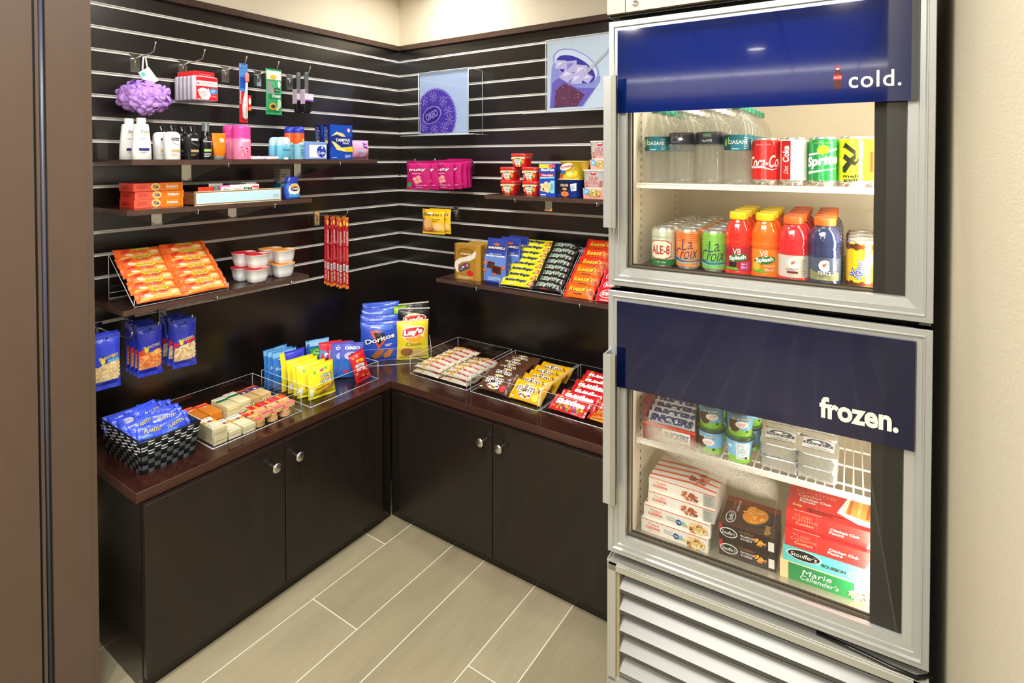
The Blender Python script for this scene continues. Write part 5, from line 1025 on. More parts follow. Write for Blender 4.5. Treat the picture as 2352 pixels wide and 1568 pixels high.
A1, A2 = oR(971.8, 500, -.21), oR(1019, 500, -.21); zt, zb = oR(996, 480.5, -.21).z, oR(996, 537, -.21).z
g_ = put(bag(A2.x-A1.x, zt-zb, .028, 'f6c81e', p_gran, 22, pw=4), 'cookie_pouch', 'yellow cookie pouch, front one on its hook', 'cookie pouch', ((A1.x+A2.x)/2, -.208, zb), .10, 'yellow cookie pouches'); dup(g_, ((A1.x+A2.x)/2+.016, -.178, zb+.001), (0, 0, .02), 'yellow cookie pouch behind the front one on its hook')
# ================================================================ upper back shelf
Zs = ZS5
def tub(i2):
    b = B(); w_, h, d = .078, .0575, .070; R_ = M('d8262a', .3)
    b.loft([ring(z*h, w_/2*k, d/2*k, 36, 4.5) for z, k in ((0, .80), (.03, .84), (.70, .93), (.78, .94))], [M('d8262a', .3), R_, M('f1dfa8', .3)], smooth=True)
    b.loft([ring(z*h, w_/2*k, d/2*k, 36, 4.5) for z, k in ((.78, .95), (.80, 1.04), (.84, 1.06), (.96, 1.03), (1, .99))], M('e0302e', .3)); S = lambda a, c, o: (a, -d/2*(.82+.14*c/h)-.0003-o, c)
    b.poly(S, [(-.033, h*.56), (-.02, h*.62), (0, h*.58), (.02, h*.63), (.033, h*.58), (.034, h*.74), (-.034, h*.74)], M('f3e3b4'), .0003); b.poly(S, [(-.021, h*.58), (.017, h*.58), (.009, h*.04), (-.010, h*.04)], W, .0008); b.text(S, 'HORMEL', -.002, h*.62, .026, .0055, M('2f6a2c'), .0012, bold=.02, arc=-.1); b.text(S, 'Compleats', -.002, h*.50, .026, .005, M('2f6a4c'), .0014); b.lines(S, -.012, .008, h*.28, h*.42, 3, M('5a7a86'), .0012)
    b.ell(S, -.001, h*.12, .009, .0055, M('e08a3c'), .0014); b.ell(S, .021, h*.40, .0085, .009, M('f0a040'), .0009); b.ell(S, -.023, h*.36, .006, .009, M('f07a4c'), .0009); b.ell(S, .014, h*.3, .005, .006, M('5aa03c'), .0012)
    return b
yt = -.195; t0 = None
w0 = (oR(1188.6, 430, yt).x-oR(1138.9, 430, yt).x)
for u, lv, lb in ((1163.7, 0, 'red lidded tub, bottom row left'), (1214.4, 0, 'red lidded tub, bottom row right'), (1163, 1, 'red lidded tub, middle row left'), (1213.5, 1, 'red lidded tub, middle row right'), (1188.5, 2, 'red lidded tub on the very top of the pile')):
    loc = (oR(u, 430, yt).x, yt+.035, Zs+lv*.0577)
    if t0 is None: t0 = put(tub(0), 'microwave_tub', lb, 'food tub', loc, .03, 'red lidded tubs')
    else: dup(t0, loc, (0, 0, .03*(lv % 2)+.02), lb)
xc, w_, h = fitR(1238.4, 1275.5, 375.5, Zs, -.215)
b = B(); b.box(-w_/2, w_/2, -.02, .02, 0, h, M('1f4ab8', .3)); S = SF(.04); S2 = SR(w_); b.rect(S, -w_/2, w_*.3, h*.86, h*.98, M('f2d53a')); b.rect(S, w_*.1, w_/2, h*.88, h*.97, M('e0566a'), .001); b.text(S, 'StarKist', w_*.03, h*.81, w_*.82, h*.09, W, .0012, bold=.05); b.poly(S, [(-w_*.44, h*.60), (-w_*.44, h*.70), (0, h*.68), (w_*.44, h*.71), (w_*.44, h*.61), (0, h*.585)], M('d0242c'), .001); b.text(S, 'Tuna Salad', 0, h*.645, w_*.7, h*.055, W, .0016, bold=.03)
b.poly(S, [(-w_*.44, h*.53), (w_*.44, h*.55), (w_*.44, h*.60), (-w_*.44, h*.585)], M('7fd4ee'), .001); b.ell(S, -w_*.1, h*.26, w_*.3, h*.13, M('e8c48c'), .001)
for x, z in ((-.3, .34), (-.05, .40), (.15, .37), (-.15, .22), (.05, .16), (-.3, .2)): b.ell(S, w_*x, h*z, w_*.13, h*.05, M('f2dca8'), .0016)
b.rect(S, w_*.2, w_*.46, h*.10, h*.48, M('8fd8ea'), .002); b.lines(S, w_*.24, w_*.42, h*.2, h*.42, 4, M('3a7a8a'), .0026); b.lines(S, -w_*.4, w_*.1, h*.03, h*.09, 1, W, .001)
o = put(b, 'tuna_kit_box', 'blue tuna salad box standing beside the red tubs', 'box', (xc, -.195, Zs), 0, 'blue boxes'); 
b = B(); b.box(-.018, .018, -.03, .03, 0, h*.97, M('16307c', .3)); S2 = SF(.06); b.rect(S2, -.018, .018, h*.1, h*.78, M('1c1712')); b.ell(S2, .002, h*.62, .008, .014, M('b8562c'), .001); T_ = lambda a, c, o: S2(-c, a, o); b.text(T_, 'CHARLIE', h*.3, 0, h*.34, .010, M('d8a84c'), .001)
put(b, 'tuna_kit_box', 'narrow dark blue box squeezed behind the tuna salad box', 'box', (xc+w_*.5+.019, -.170, Zs), 0, 'blue boxes')
def taper(w_, h, d, body, rim, k0=.80):
    b = B(); b.loft([ring(z*h, w_/2*k, d/2*k, 32, 3.6) for z, k in ((0, k0*.97), (.03, k0), (.96, .97), (.965, 1), (1, 1))], [M(body, .3)]*3+[M(rim, .3)]); S = lambda a, c, o: (a, -d/2*(k0+(.97-k0)*c/h)-.0004-o+(abs(a)/(w_/2))**4*.006, c); return b, S
xc, w_, h = fitR(1279, 1334, 411, Zs, -.225); 
b, S = taper(w_, h, w_*.85, '1f3fa0', 'e8dfae'); b.ell(S, -w_*.14, h*.66, w_*.24, h*.30, M('11163c'), .001); b.text(S, 'DELUXE', -w_*.14, h*.66, w_*.32, h*.14, M('f0d6b0'), .0016, bold=.03); b.ell(S, -w_*.14, h*.45, w_*.10, h*.07, M('f2a82c'), .0016); b.ell(S, -w_*.14, h*.18, w_*.17, h*.15, M('e86a2a'), .0016)
for i in range(8): b.ell(S, -w_*.14+w_*.11*cos(i*.8), h*.2+h*.09*sin(i*.8), w_*.045, h*.04, M('f59a4a'), .0024, 8)
b.poly(S, [(w_*.12, h*.34), (w_*.10, h*.72), (w_*.36, h*.80), (w_*.34, h*.38)], M('e6e9f0'), .0014); b.lines(S, w_*.15, w_*.30, h*.42, h*.68, 5, M('9aa2b8'), .002)
put(b, 'macaroni_cup', 'blue macaroni cup under the yellow one', 'noodle cup', (xc, -.190, Zs), 0)
h0 = h; xc, w_, h = fitR(1283.5, 1341, 369.5, Zs+h0, -.225)
b, S = taper(w_, h, w_*.85, 'f2c41c', 'f0dc8a'); b.ell(S, -w_*.16, h*.68, w_*.27, h*.18, W, .001, rot=.3); b.text(S, 'Velveeta', -w_*.16, h*.69, w_*.5, h*.17, M('d8302c'), .0016, bold=.02, rot=.2, shear=.2); b.rect(S, -w_*.40, -w_*.20, h*.28, h*.44, M('2c6ab8'), .001, 3); b.ell(S, -w_*.02, h*.26, w_*.16, h*.17, M('f7dc4c'), .0016); b.ell(S, -w_*.02, h*.28, w_*.12, h*.10, M('f9e98c'), .002); b.poly(S, [(w_*.02, h*.36), (w_*.18, h*.66), (w_*.2, h*.64), (w_*.05, h*.34)], M('dcd6b0'), .002); b.ell(S, w_*.2, h*.3, w_*.08, h*.18, M('f6d43a'), .0018); b.lines(S, w_*.32, w_*.44, h*.1, h*.9, 6, M('8a9a2c'), .001)
put(b, 'macaroni_cup', 'yellow macaroni cup stacked on the blue one', 'noodle cup', (xc, -.190, Zs+h0+.0005), 0)
xc, w_, h = fitR(1334.7, 1395, 390, Zs, -.235)
def cupnoodle():
    b, S = taper(w_, h, w_*.9, 'f3f0ec', 'f6f4f0', .86); b.poly(S, [(-w_*.40, 0), (w_*.40, 0), (w_*.43, h*.34), (w_*.2, h*.30), (0, h*.34), (-w_*.2, h*.30), (-w_*.42, h*.36)], M('e8a49c'), .0008)
    b.text(S, 'CUP', 0, h*.70, w_*.40, h*.12, M('b01c3a'), .0012, bold=.05); b.text(S, 'CUP', 0, h*.70, w_*.38, h*.10, M('f4e4e2'), .0018, bold=-.02); b.text(S, 'NOODLES', 0, h*.56, w_*.72, h*.13, M('b01c3a'), .0012, bold=.05); b.text(S, 'NOODLES', 0, h*.56, w_*.70, h*.11, M('f4e4e2'), .0018, bold=-.02)
    b.rect(S, -w_*.30, w_*.32, h*.42, h*.47, M('d8382c'), .001); b.text(S, 'CHICKEN', 0, h*.445, w_*.4, h*.035, W, .0016, bold=.03); b.ell(S, w_*.04, h*.18, w_*.27, h*.14, M('c8a060'), .0014); rn = random.Random(1)
    for i in range(22): b.ell(S, w_*(.04+.22*(rn.random()*2-1)), h*(.18+.10*(rn.random()*2-1)), w_*.045, h*.02, M(rn.choice(('ecd68c', 'd8b45c', 'b8462c', '7a9a3c', 'f2e2a8'))), .002+.0006*rn.random(), 8, rn.random()*3)
    b.ell(S, -w_*.27, h*.24, w_*.12, h*.10, M('6ab4dc'), .0026); b.lines(S, -w_*.33, -w_*.21, h*.2, h*.29, 3, W, .0032, .4); b.poly(S, [(-w_*.12, h*.90), (w_*.12, h*.90), (w_*.07, h*.82), (-w_*.07, h*.82)], M('d0243c'), .001); b.ell(S, 0, h*.90, w_*.06, h*.02, W, .0016); b.rect(S, -w_*.16, w_*.16, h*.955, h*.975, M('8a8c8e'), .001); b.rect(S, w_*.36, w_*.42, h*.1, h*.3, M('e2603c'), .001)
    return b
o = put(cupnoodle(), 'noodle_cup', 'white noodle cup standing on the shelf beside the cooler', 'noodle cup', (xc, -.195, Zs), 0, 'white noodle cups'); dup(o, (oR(1388, 400, -.2).x, -.185, Zs+h+.0006), (0, 0, -.05), 'white noodle cup stacked on top of the other')
# ================================================================ lower back shelf
Zs = ZS4
xc, w_, h = fitR(1041, 1098.5, 562, Zs, -.245)
def lindor():
    b = B(); d = .055; G_ = M('c8963c', .28, .35); P_ = [(-w_*.38, -d/2), (w_*.38, -d/2), (w_/2, -d/2+.012), (w_/2, d/2-.012), (w_*.38, d/2), (-w_*.38, d/2), (-w_/2, d/2-.012), (-w_/2, -d/2+.012)]
    b.loft([[(x, y, z) for x, y in P_] for z in (0, h-.001)], G_, smooth=False); b.loft([[(x*.98, y*.98, z) for x, y in P_] for z in (h-.001, h)], M('dba94a', .28, .35), smooth=False); S = SF(d)
    b.ell(S, 0, h*.78, w_*.31, h*.14, M('a87828', .3, .3), .0006); b.text(S, 'LINDOR', 0, h*.74, w_*.40, h*.05, M('f6f0dc'), .0012, bold=.03); b.text(S, 'Lindt', w_*.04, h*.82, w_*.3, h*.05, M('d8ae54', .3, .3), .0012, shear=.3)
    band = [(w_*.36, h*.86), (w_*.40, h*.76), (w_*.34, h*.64), (w_*.14, h*.55), (-w_*.14, h*.50), (-w_*.28, h*.42), (-w_*.31, h*.28), (-w_*.26, h*.18), (-w_*.36, h*.22), (-w_*.44, h*.36), (-w_*.40, h*.50), (-w_*.24, h*.60), (0, h*.66), (w_*.20, h*.72), (w_*.30, h*.80)]
    b.poly(S, band, M('e6e1d6'), .0010, 0); rn = random.Random(3)
    for i in range(60): k = rn.random()*6; a_ = band[int(k)]; c_ = band[14-int(k)]; t = rn.random(); b.ell(S, a_[0]+(c_[0]-a_[0])*t, a_[1]+(c_[1]-a_[1])*t, .0012, .0010, M(rn.choice(('8c8a92', 'ffffff', 'b0a48c'))), .0014, 5)
    b.poly(S, [(-w_*.24, h*.20), (w_*.02, h*.30), (w_*.12, h*.34), (w_*.14, h*.48), (-w_*.04, h*.48), (-w_*.26, h*.36)], M('55485c'), .0016, 0)
    for x, z, c_ in ((-.1, .36, 'd8d2dc'), (0, .40, 'd8303c'), (.06, .42, 'e8a0a8'), (-.16, .30, '8a86b0')): b.ell(S, w_*x, h*z, w_*.05, h*.03, M(c_), .002, 8)
    b.rect(S, w_*.145, w_*.165, h*.25, h*.5, M('c8242c'), .0016, 1); b.ell(S, w_*.17, h*.20, w_*.12, h*.075, M('d8262c', .15), .002); b.lines(S, -w_*.3, w_*.32, h*.03, h*.12, 3, M('f2e2b8'), .001, .35)
    return b
o = put(lindor(), 'chocolate_box', 'gold six-sided chocolate box at the front left of the shelf', 'chocolate box', (xc, -.2175, Zs), .06, 'gold chocolate boxes'); dup(o, (xc+.024, -.150, Zs), (0, 0, .04), 'gold chocolate box behind the front one')
xc, w_, h = fitR(1108.5, 1161, 549, Zs, -.25)
def ghir():
    b = B(); w2 = w_; S0 = None; d = .045
    def rr(z, k, kd): return ring(z, w2/2*k, d/2*kd, 28, 6)
    b.loft([rr(0, .96, .9), rr(.004, 1, 1), rr(h*.4, .98, .95), rr(h*.72, .90, .6), rr(h*.86, .84, .2), rr(h*.995, .84, .05), rr(h, .84, .04)], foil('2a3f9c'), smooth=True)
    def S(a, c, o):
        t = c/h; kd = 1 if t < .4 else (.95-(t-.4)/.32*.35 if t < .72 else (.6-(t-.72)/.14*.4 if t < .86 else .2-.15*(t-.86)/.135)); return (a, -d/2*kd-.0008-o, c)
    b.poly(S, [(-w2*.47, h*.06), (w2*.47, h*.06), (w2*.45, h*.66), (w2*.1, h*.60), (-w2*.2, h*.68), (-w2*.46, h*.62)], M('5f82cc', .3, 0, 'foil'), .0004, 3); b.rect(S, -w2*.36, w2*.38, h*.76, h*.835, M('10183c'), .0016); b.text(S, 'GHIRARDELLI', w2*.01, h*.797, w2*.70, h*.05, W, .0022, bold=.03); b.ell(S, 0, h*.87, w2*.13, h*.03, M('b0603c'), .0016)
    b.text(S, 'SEA SALT CARAMEL', 0, h*.62, w2*.80, h*.036, W, .0014, bold=.05); b.text(S, 'DARK CHOCOLATE', 0, h*.665, w2*.5, h*.022, W, .0014)
    b.poly(S, [(-w2*.34, h*.36), (-w2*.30, h*.50), (0, h*.48), (-w2*.04, h*.34)], M('4a2218'), .0018, 1); b.poly(S, [(-w2*.12, h*.26), (-w2*.14, h*.42), (w2*.28, h*.40), (w2*.26, h*.22)], M('58301f'), .0024, 1); b.poly(S, [(-w2*.06, h*.28), (-w2*.08, h*.39), (w2*.22, h*.37), (w2*.20, h*.25)], M('3a1c14'), .003, 1)
    for x, z in ((-.42, .46), (-.42, .30), (.36, .38), (.02, .24)): b.ell(S, w2*x, h*z, w2*.07, h*.04, M('e0622c'), .002, 8)
    b.lines(S, -w2*.3, w2*.3, h*.09, h*.17, 3, M('d0dcf6'), .0012, .4)
    return b
o = put(ghir(), 'chocolate_bag', 'blue sea salt caramel chocolate bag in front', 'chocolate bag', (xc, -.222, Zs), .05, 'blue chocolate bags'); dup(o, (xc+.030, -.165, Zs), (0, 0, .02), 'blue chocolate bag in the middle of three'); dup(o, (xc+.036, -.112, Zs), (0, 0, .0), 'blue chocolate bag nearest the wall')
# slanted candy racks
DB, HB = .175, .163; ag = math.atan2(HB, DB); tl = -(pi/2-ag)
put(rack(.295, DB, HB), 'acrylic_rack', 'clear slanted acrylic rack with yellow and dark brown candy bars', 'display rack', (.990, -.083, ZS4), 0, 'candy racks on the lower back shelf')
put(rack(.285, DB, HB), 'acrylic_rack', 'clear slanted acrylic rack with orange and red candy packs beside the cooler', 'display rack', (1.288, -.083, ZS4), 0, 'candy racks on the lower back shelf')
def p_bf():
    b, S = barpack(.152, .040, .016, foil('e8e01e'), .010, 31); b.text(S, 'Butterfinger', -.008, .004, .104, .0165, M('1a2b6a'), .0018, bold=.045, shear=.25, rot=-.0); b.poly(S, [(.038, -.019), (.074, -.019), (.074, .010), (.060, .012)], M('5a2c1c'), .001, 1); b.ell(S, .062, -.002, .010, .009, M('f08a2c'), .0018); b.lines(S, -.04, .01, -.015, -.010, 1, M('f6f4c0'), .0016, .7); return b
def p_mw():
    b, S = barpack(.132, .038, .016, foil('1f1512'), .010, 32); b.text(S, 'MilkyWay', -.002, .001, .092, .021, M('e9efe8'), .0016, bold=.09, shear=.2); b.text(S, 'MilkyWay', -.002, .001, .090, .019, M('2f6a44'), .0022, bold=.02, shear=.2); b.lines(S, -.03, .03, -.017, -.013, 1, M('b04a3c'), .0016, .6); return b
def p_rs(c):
    b, S = barpack(.126, .062, .016, foil(c), .010, 33, ends=foil('d8261c')); b.text(S, "Reese's", -.002, .005, .082, .022, M('8a2a10'), .0016, bold=.06, shear=.2, rot=.05); b.text(S, "Reese's", -.002, .005, .080, .020, M('f6d22a'), .0022, bold=.02, shear=.2, rot=.05); b.lines(S, -.02, .035, -.018, -.012, 1, M('5a2414'), .0016, .7); b.ell(S, .048, -.006, .013, .015, M('c8621c'), .0012); b.ell(S, .048, -.006, .009, .010, M('a84c18'), .0018); return b
def p_kk():
    b, S = barpack(.10, .060, .014, foil('d8202c'), .010, 34); b.ell(S, 0, .002, .036, .018, W, .0014, rot=.15); b.ell(S, 0, .002, .033, .0155, M('d01c2a'), .002, rot=.15); b.text(S, 'KitKat', 0, .002, .050, .016, W, .0026, bold=.05, rot=.15, shear=.2); b.lines(S, -.03, .03, -.026, -.020, 1, M('f4c0c4'), .0016, .6); return b
def column(bf, name, lb, cat, x, n, step, grp, s0=.020, tk=.010, y0=-.083, z0=ZS4, th=.16):
    first = None
    for i in range(n):
        s_ = s0+step*i; rn = random.Random(i*7+n); loc = (x+(rn.random()-.5)*.006, y0-DB+s_*cos(ag)-(tk)*sin(ag), z0+.004+s_*sin(ag)+tk*cos(ag)); rot = (tl+th, 0, (rn.random()-.5)*.06); l_ = '%s, %s in its column' % (lb, ordn(i, n))
        if first is None: first = put(bf, name, l_, cat, loc, rot, grp)
        else: dup(first, loc, rot, l_)
column(p_bf(), 'candy_bar', 'yellow candy bar with blue lettering', 'candy bar', .930, 8, .029, 'yellow candy bars in the rack')
column(p_mw(), 'candy_bar', 'dark brown candy bar with green and white lettering', 'candy bar', 1.072, 8, .029, 'dark brown candy bars in the rack', tk=.012)
column(p_rs('f26a1a'), 'peanut_butter_cup_pack', 'bright orange peanut butter cup pack', 'candy pack', 1.215, 3, .046, 'bright orange peanut butter cup packs', tk=.011)
column(p_rs('e8401c'), 'peanut_butter_cup_pack', 'deep red-orange peanut butter cup pack', 'candy pack', 1.225, 3, .044, 'red-orange peanut butter cup packs', s0=.150, tk=.013)
column(p_kk(), 'wafer_bar_pack', 'red wafer bar pack beside the cooler', 'candy pack', 1.335, 4, .040, 'red wafer bar packs', tk=.011)
# ================================================================ right counter trays
TA, TB_, TC_ = (.484, .797), (.815, 1.128), (1.134, 1.447)
for (x0, x1), lb in ((TA, 'clear acrylic tray of white wrapped peanut butter bars'), (TB_, 'clear acrylic tray of brown and yellow candy packs'), (TC_, 'clear acrylic tray of red fruit candy packs by the cooler')):
    put(acr_box(x0, x1, -.422 if x0 < 1 else -.412, -.098 if x0 < 1 else -.088, .0745), 'acrylic_tray', lb, 'tray', (0, 0, Zc), 0, 'acrylic trays on the counter')
def p_fb(sd):
    b, S = barpack(.148, .036, .019, foil('efe6d2'), .011, sd, ends=foil('e2d2ae')); b.text(S, "Reese's", -.034, .004, .050, .014, M('5a2814'), .0016, bold=.10, shear=.2); b.text(S, "Reese's", -.034, .004, .048, .012, M('f2b42a'), .0022, bold=.03, shear=.2); b.text(S, 'fast break', .028, .003, .058, .012, M('c8302c'), .0018, bold=.05, shear=.2); b.poly(S, [(-.06, -.017), (.06, -.017), (.06, -.010), (0, -.007), (-.06, -.010)], M('d3cdbd'), .0012, 2); b.ell(S, -.02, -.013, .009, .003, M('e09a3c'), .0018); return b
fb = put(p_fb(1), 'peanut_butter_bar', 'x', 'candy bar', (0, 0, 0), 0, 'white wrapped peanut butter bars'); first = True
for cl, xc in enumerate((.565, .718)):
    for r_ in range(7):
        for lv in range(2):
            if lv == 1 and r_ in (5, 6) and cl == 1: continue
            y_ = -.394+.0415*r_+(.006 if lv else 0); loc = (xc+.004*math.sin(r_*2+lv), y_, Zc+.0135+.0205*lv); rot = (-pi/2+.10, 0, .03*math.sin(r_*3+lv)-.02)
            lb = 'white wrapped peanut butter bar, %s layer, %s row from the front, %s column' % (('lower', 'upper')[lv], ['first', 'second', 'third', 'fourth', 'fifth', 'sixth', 'last'][r_], ('left', 'right')[cl])
            if first: fb.location = loc; fb.rotation_euler = rot; fb['label'] = lb; first = False
            else: dup(fb, loc, rot, lb)
def p_mm(c, sd):
    b, S = barpack(.148, .085, .016, foil(c), .012, sd, pin=.04); b.text(S, 'm&m', -.014, .008, .084, .034, W, .0014, bold=.10, shear=.18, rot=.02); b.text(S, 'm&m', -.014, .008, .082, .031, M('4a2416'), .0022, bold=.0, shear=.18, rot=.02); b.text(S, "'s", .040, .012, .014, .022, M('4a2416'), .0022, bold=.02)
    b.ell(S, -.006, -.021, .030, .013, M('f4efe6'), .0012); rn = random.Random(sd)
    for i in range(9): b.ell(S, -.028+.0055*i, -.024+.004*sin(i), .0045, .004, M(('d8302c', '2c5ac8', 'f0c82c', '3a9a3c', 'e87a2c', '5a3018', 'f0c82c', '2c5ac8', 'd8302c')[i]), .002, 10)
    b.ell(S, -.004, .030, .022, .006, M('d8c88c'), .0012); b.ell(S, .040, -.022, .013, .014, M('d8303c' if c[0] == '5' else 'f6e04c'), .002); b.lines(S, -.068, -.045, -.034, -.028, 1, W, .0014, .7); return b
def scatter(bf, name, cat, lab, grp, spots):
    f = None
    for (x, y, z, t_, rz, lb) in spots:
        loc, rot = (x, y, Zc+z), (t_, 0, rz)
        if f is None: f = put(bf, name, lab+lb, cat, loc, rot, grp)
        else: dup(f, loc, rot, lab+lb)
scatter(p_mm('5a3a28', 1), 'chocolate_candy_pack', 'candy pack', 'brown chocolate candy pack ', 'brown chocolate candy packs', [(.905, -.363, .036, -.92, -.02, 'leaning at the tray front'), (.900, -.298, .040, -1.0, -.08, 'second from the tray front'), (.886, -.250, .044, -1.05, .02, 'third from the tray front'), (.880, -.205, .048, -1.0, -.03, 'fourth from the tray front'), (.884, -.155, .050, -1.1, .06, 'at the back of the tray')])
scatter(p_mm('f2b81a', 2), 'peanut_candy_pack', 'candy pack', 'yellow peanut candy pack ', 'yellow peanut candy packs', [(1.054, -.363, .034, -.92, -.03, 'leaning at the tray front'), (1.040, -.305, .038, -1.0, -.12, 'second from the tray front'), (1.052, -.255, .040, -1.05, .03, 'third from the tray front'), (1.046, -.210, .044, -1.05, -.05, 'fourth from the tray front'), (1.050, -.160, .046, -1.1, .0, 'at the back of the tray')])
def p_sk():
    b, S = barpack(.150, .072, .016, foil('d8202a'), .012, 3, pin=.04); b.text(S, 'Skittles', .0, .006, .118, .028, W, .0018, bold=.07, rot=.04); rn = random.Random(6)
    for i in range(20): b.ell(S, -.058+.006*i, -.018+.008*sin(i*1.7), .006, .0055, M(rn.choice(('e83030', 'f2c82c', '5ab43c', '7a3a9c', 'f08a2c'))), .0012+.0003*rn.random(), 10)
    b.ell(S, -.048, .026, .008, .006, M('f0a02c'), .0012); b.lines(S, .02, .06, -.033, -.028, 1, M('f4b0b0'), .0012, .6); return b
scatter(p_sk(), 'fruit_candy_pack', 'candy pack', 'red rainbow fruit candy pack ', 'red fruit candy packs', [(1.232, -.365, .026, -1.1, -.05, 'lying at the tray front'), (1.245, -.325, .034, -1.1, .02, 'second from the tray front'), (1.262, -.285, .038, -1.05, -.06, 'third from the tray front'), (1.255, -.235, .044, -1.05, .05, 'fourth from the tray front'), (1.262, -.195, .048, -1.0, .0, 'fifth from the tray front'), (1.250, -.145, .050, -1.1, -.05, 'at the back of the tray')])
def p_sb():
    b, S = barpack(.14, .040, .022, foil('f0a02c'), .012, 4, ends=foil('d82c20')); b.text(S, 'STARBURST', 0, .0, .098, .018, M('d8301c'), .0016, bold=.06); b.lines(S, -.05, .04, -.016, -.011, 1, M('8a2c14'), .0016, .7); return b
scatter(p_sb(), 'fruit_chew_pack', 'candy pack', 'orange and red fruit chew pack ', 'fruit chew packs', [(1.382, -.376, .016, -1.4, -.04, 'at the front right of the tray'), (1.385, -.330, .018, -1.4, .02, 'behind the front right one')])
# ================================================================ drinks in the upper cooler
ZT, ZB = 1.4275, 1.198
def cput(b, name, lb, cat, x, d, z, grp, rz=0, parts=()):
    return put(b, name, lb, cat, Fw(x, d, z), FY+rz, grp, parts)
def cdup(o, x, d, z, lb, rz=0): return dup(o, Fw(x, d, z), (0, 0, FY+rz), lb)
SIL = M('d6d6d2', .2, .8)
def can(r, h, body, art, low=None):
    b = B(); m_ = M(body, .25, .25)
    b.lathe([(r*.72, .0), (r*.78, .002), (r*.80, .006), (r, .014)], SIL, 32); b.lathe([(r, .014), (r, h*.90), (r*.92, h*.955)], m_, 32, cap=False); b.lathe([(r*.92, h*.955), (r*.86, h*.985), (r*.87, h), (r*.83, h), (r*.80, h*.975), (r*.3, h*.975)], SIL, 32, cap=False); b.lathe([(r*.80, h*.974), (r*.79, h*.975)], SIL, 20)
    b.box(-r*.22, r*.22, -r*.45, r*.35, h*.975, h*.985, SIL); S = SCy(r); art(b, S, r, h)
    return b
def wrapx(a0, a1, n=1): return None
def a_coke(b, S, r, h):
    b.text(S, 'Coca-Cola', r*.15, h*.50, r*2.9, h*.26, W, .0008, shear=.25, bold=.015, sub=2, rot=.06); b.text(S, 'ORIGINAL TASTE', -r*.1, h*.86, r*1.1, h*.03, M('f0c8c0'), sub=1); b.poly(S, [(-r*1.0, h*.36), (-r*.2, h*.40), (r*.6, h*.34), (r*1.2, h*.38), (r*.6, h*.32), (-r*.2, h*.37)], W, .0008, 2)
def a_diet(b, S, r, h):
    b.rect(S, -r*.85, -r*.1, h*.13, h*.93, M('d0181f', .3), .0004, 8); T_ = lambda a, c, o: S(-c, a, o); b.text(T_, 'Coke', h*.66, r*.44, h*.34, r*.50, W, .001, bold=.04, sub=1); b.text(T_, 'Diet', h*.34, r*.42, h*.16, r*.34, W, .001, shear=.2, sub=1); b.rect(S, -r*1.55, -r*.95, h*.13, h*.93, M('c41820', .3), .0004, 6)
def a_sprite(b, S, r, h):
    b.text(S, 'Sprite', -r*.05, h*.50, r*2.3, h*.26, W, .001, bold=.05, shear=.2, rot=.12, sub=2); b.ell(S, r*.05, h*.74, r*.42, h*.09, M('e6e02c'), .0008, 20, .2); b.poly(S, [(-r*1.1, h*.66), (0, h*.70), (r*1.1, h*.78), (r*1.1, h*.74), (0, h*.66), (-r*1.1, h*.62)], W, .0006, 2); b.poly(S, [(-r*1.1, h*.30), (0, h*.34), (r*1.1, h*.38), (0, h*.31), (-r*1.1, h*.24)], W, .0006, 2)
    b.text(S, 'LEMON-LIME', 0, h*.88, r*1.1, h*.025, M('d8e85a'), .0008, sub=1)
    for i in range(24): b.ell(S, r*(-.9+.3*(i % 7)), h*(.12+.045*(i//7)), r*.05, h*.012, M('2f9a5c', .3), .0006, 8)
def a_mello(b, S, r, h):
    K = M('2a2e1c', .3)
    for pts in ([(-.75, .78), (-.55, .88), (.1, .72), (.1, .62), (-.55, .77)], [(-.75, .30), (-.55, .28), (.15, .58), (.05, .66), (-.75, .40)], [(-.75, .56), (-.6, .66), (.1, .50), (.35, .62), (.35, .52), (.05, .42)], [(.35, .60), (.62, .60), (.62, .88), (.35, .88)]): b.poly(S, [(r*x, h*z) for x, z in pts], K, .0008, 2)
    b.rect(S, r*.45, r*.52, h*.56, h*.88, M('e8e23a'), .0012, 3); b.text(S, 'mello', -r*.05, h*.22, r*1.3, h*.065, K, .001, bold=.03, sub=1); b.text(S, 'yello', -r*.05, h*.14, r*1.3, h*.065, K, .001, bold=.03, sub=1)
def a_ale(b, S, r, h):
    b.rect(S, -r*1.5, r*1.5, h*.10, h*.24, M('1f7a3c', .3), .0004, 14); b.poly(S, [(-r*.95, h*.30), (-r, h*.62), (-r*.5, h*.70), (r*.5, h*.70), (r, h*.62), (r*.95, h*.30), (r*.4, h*.24), (-r*.4, h*.24)], M('b82a2a', .3), .0006, 3); b.poly(S, [(-r*.88, h*.32), (-r*.93, h*.61), (-r*.46, h*.68), (r*.46, h*.68), (r*.93, h*.61), (r*.88, h*.32), (r*.37, h*.26), (-r*.37, h*.26)], M('f2ead2', .3), .0009, 3)
    b.text(S, 'ALE-8', 0, h*.47, r*1.55, h*.22, M('b8242a'), .0012, bold=.02, sub=2); b.text(S, 'THE ORIGINAL', 0, h*.78, r*1.5, h*.03, M('8a8a80'), .0008, sub=1); b.text(S, 'EST 1926', r*.1, h*.17, r*.7, h*.035, W, .001, sub=1)
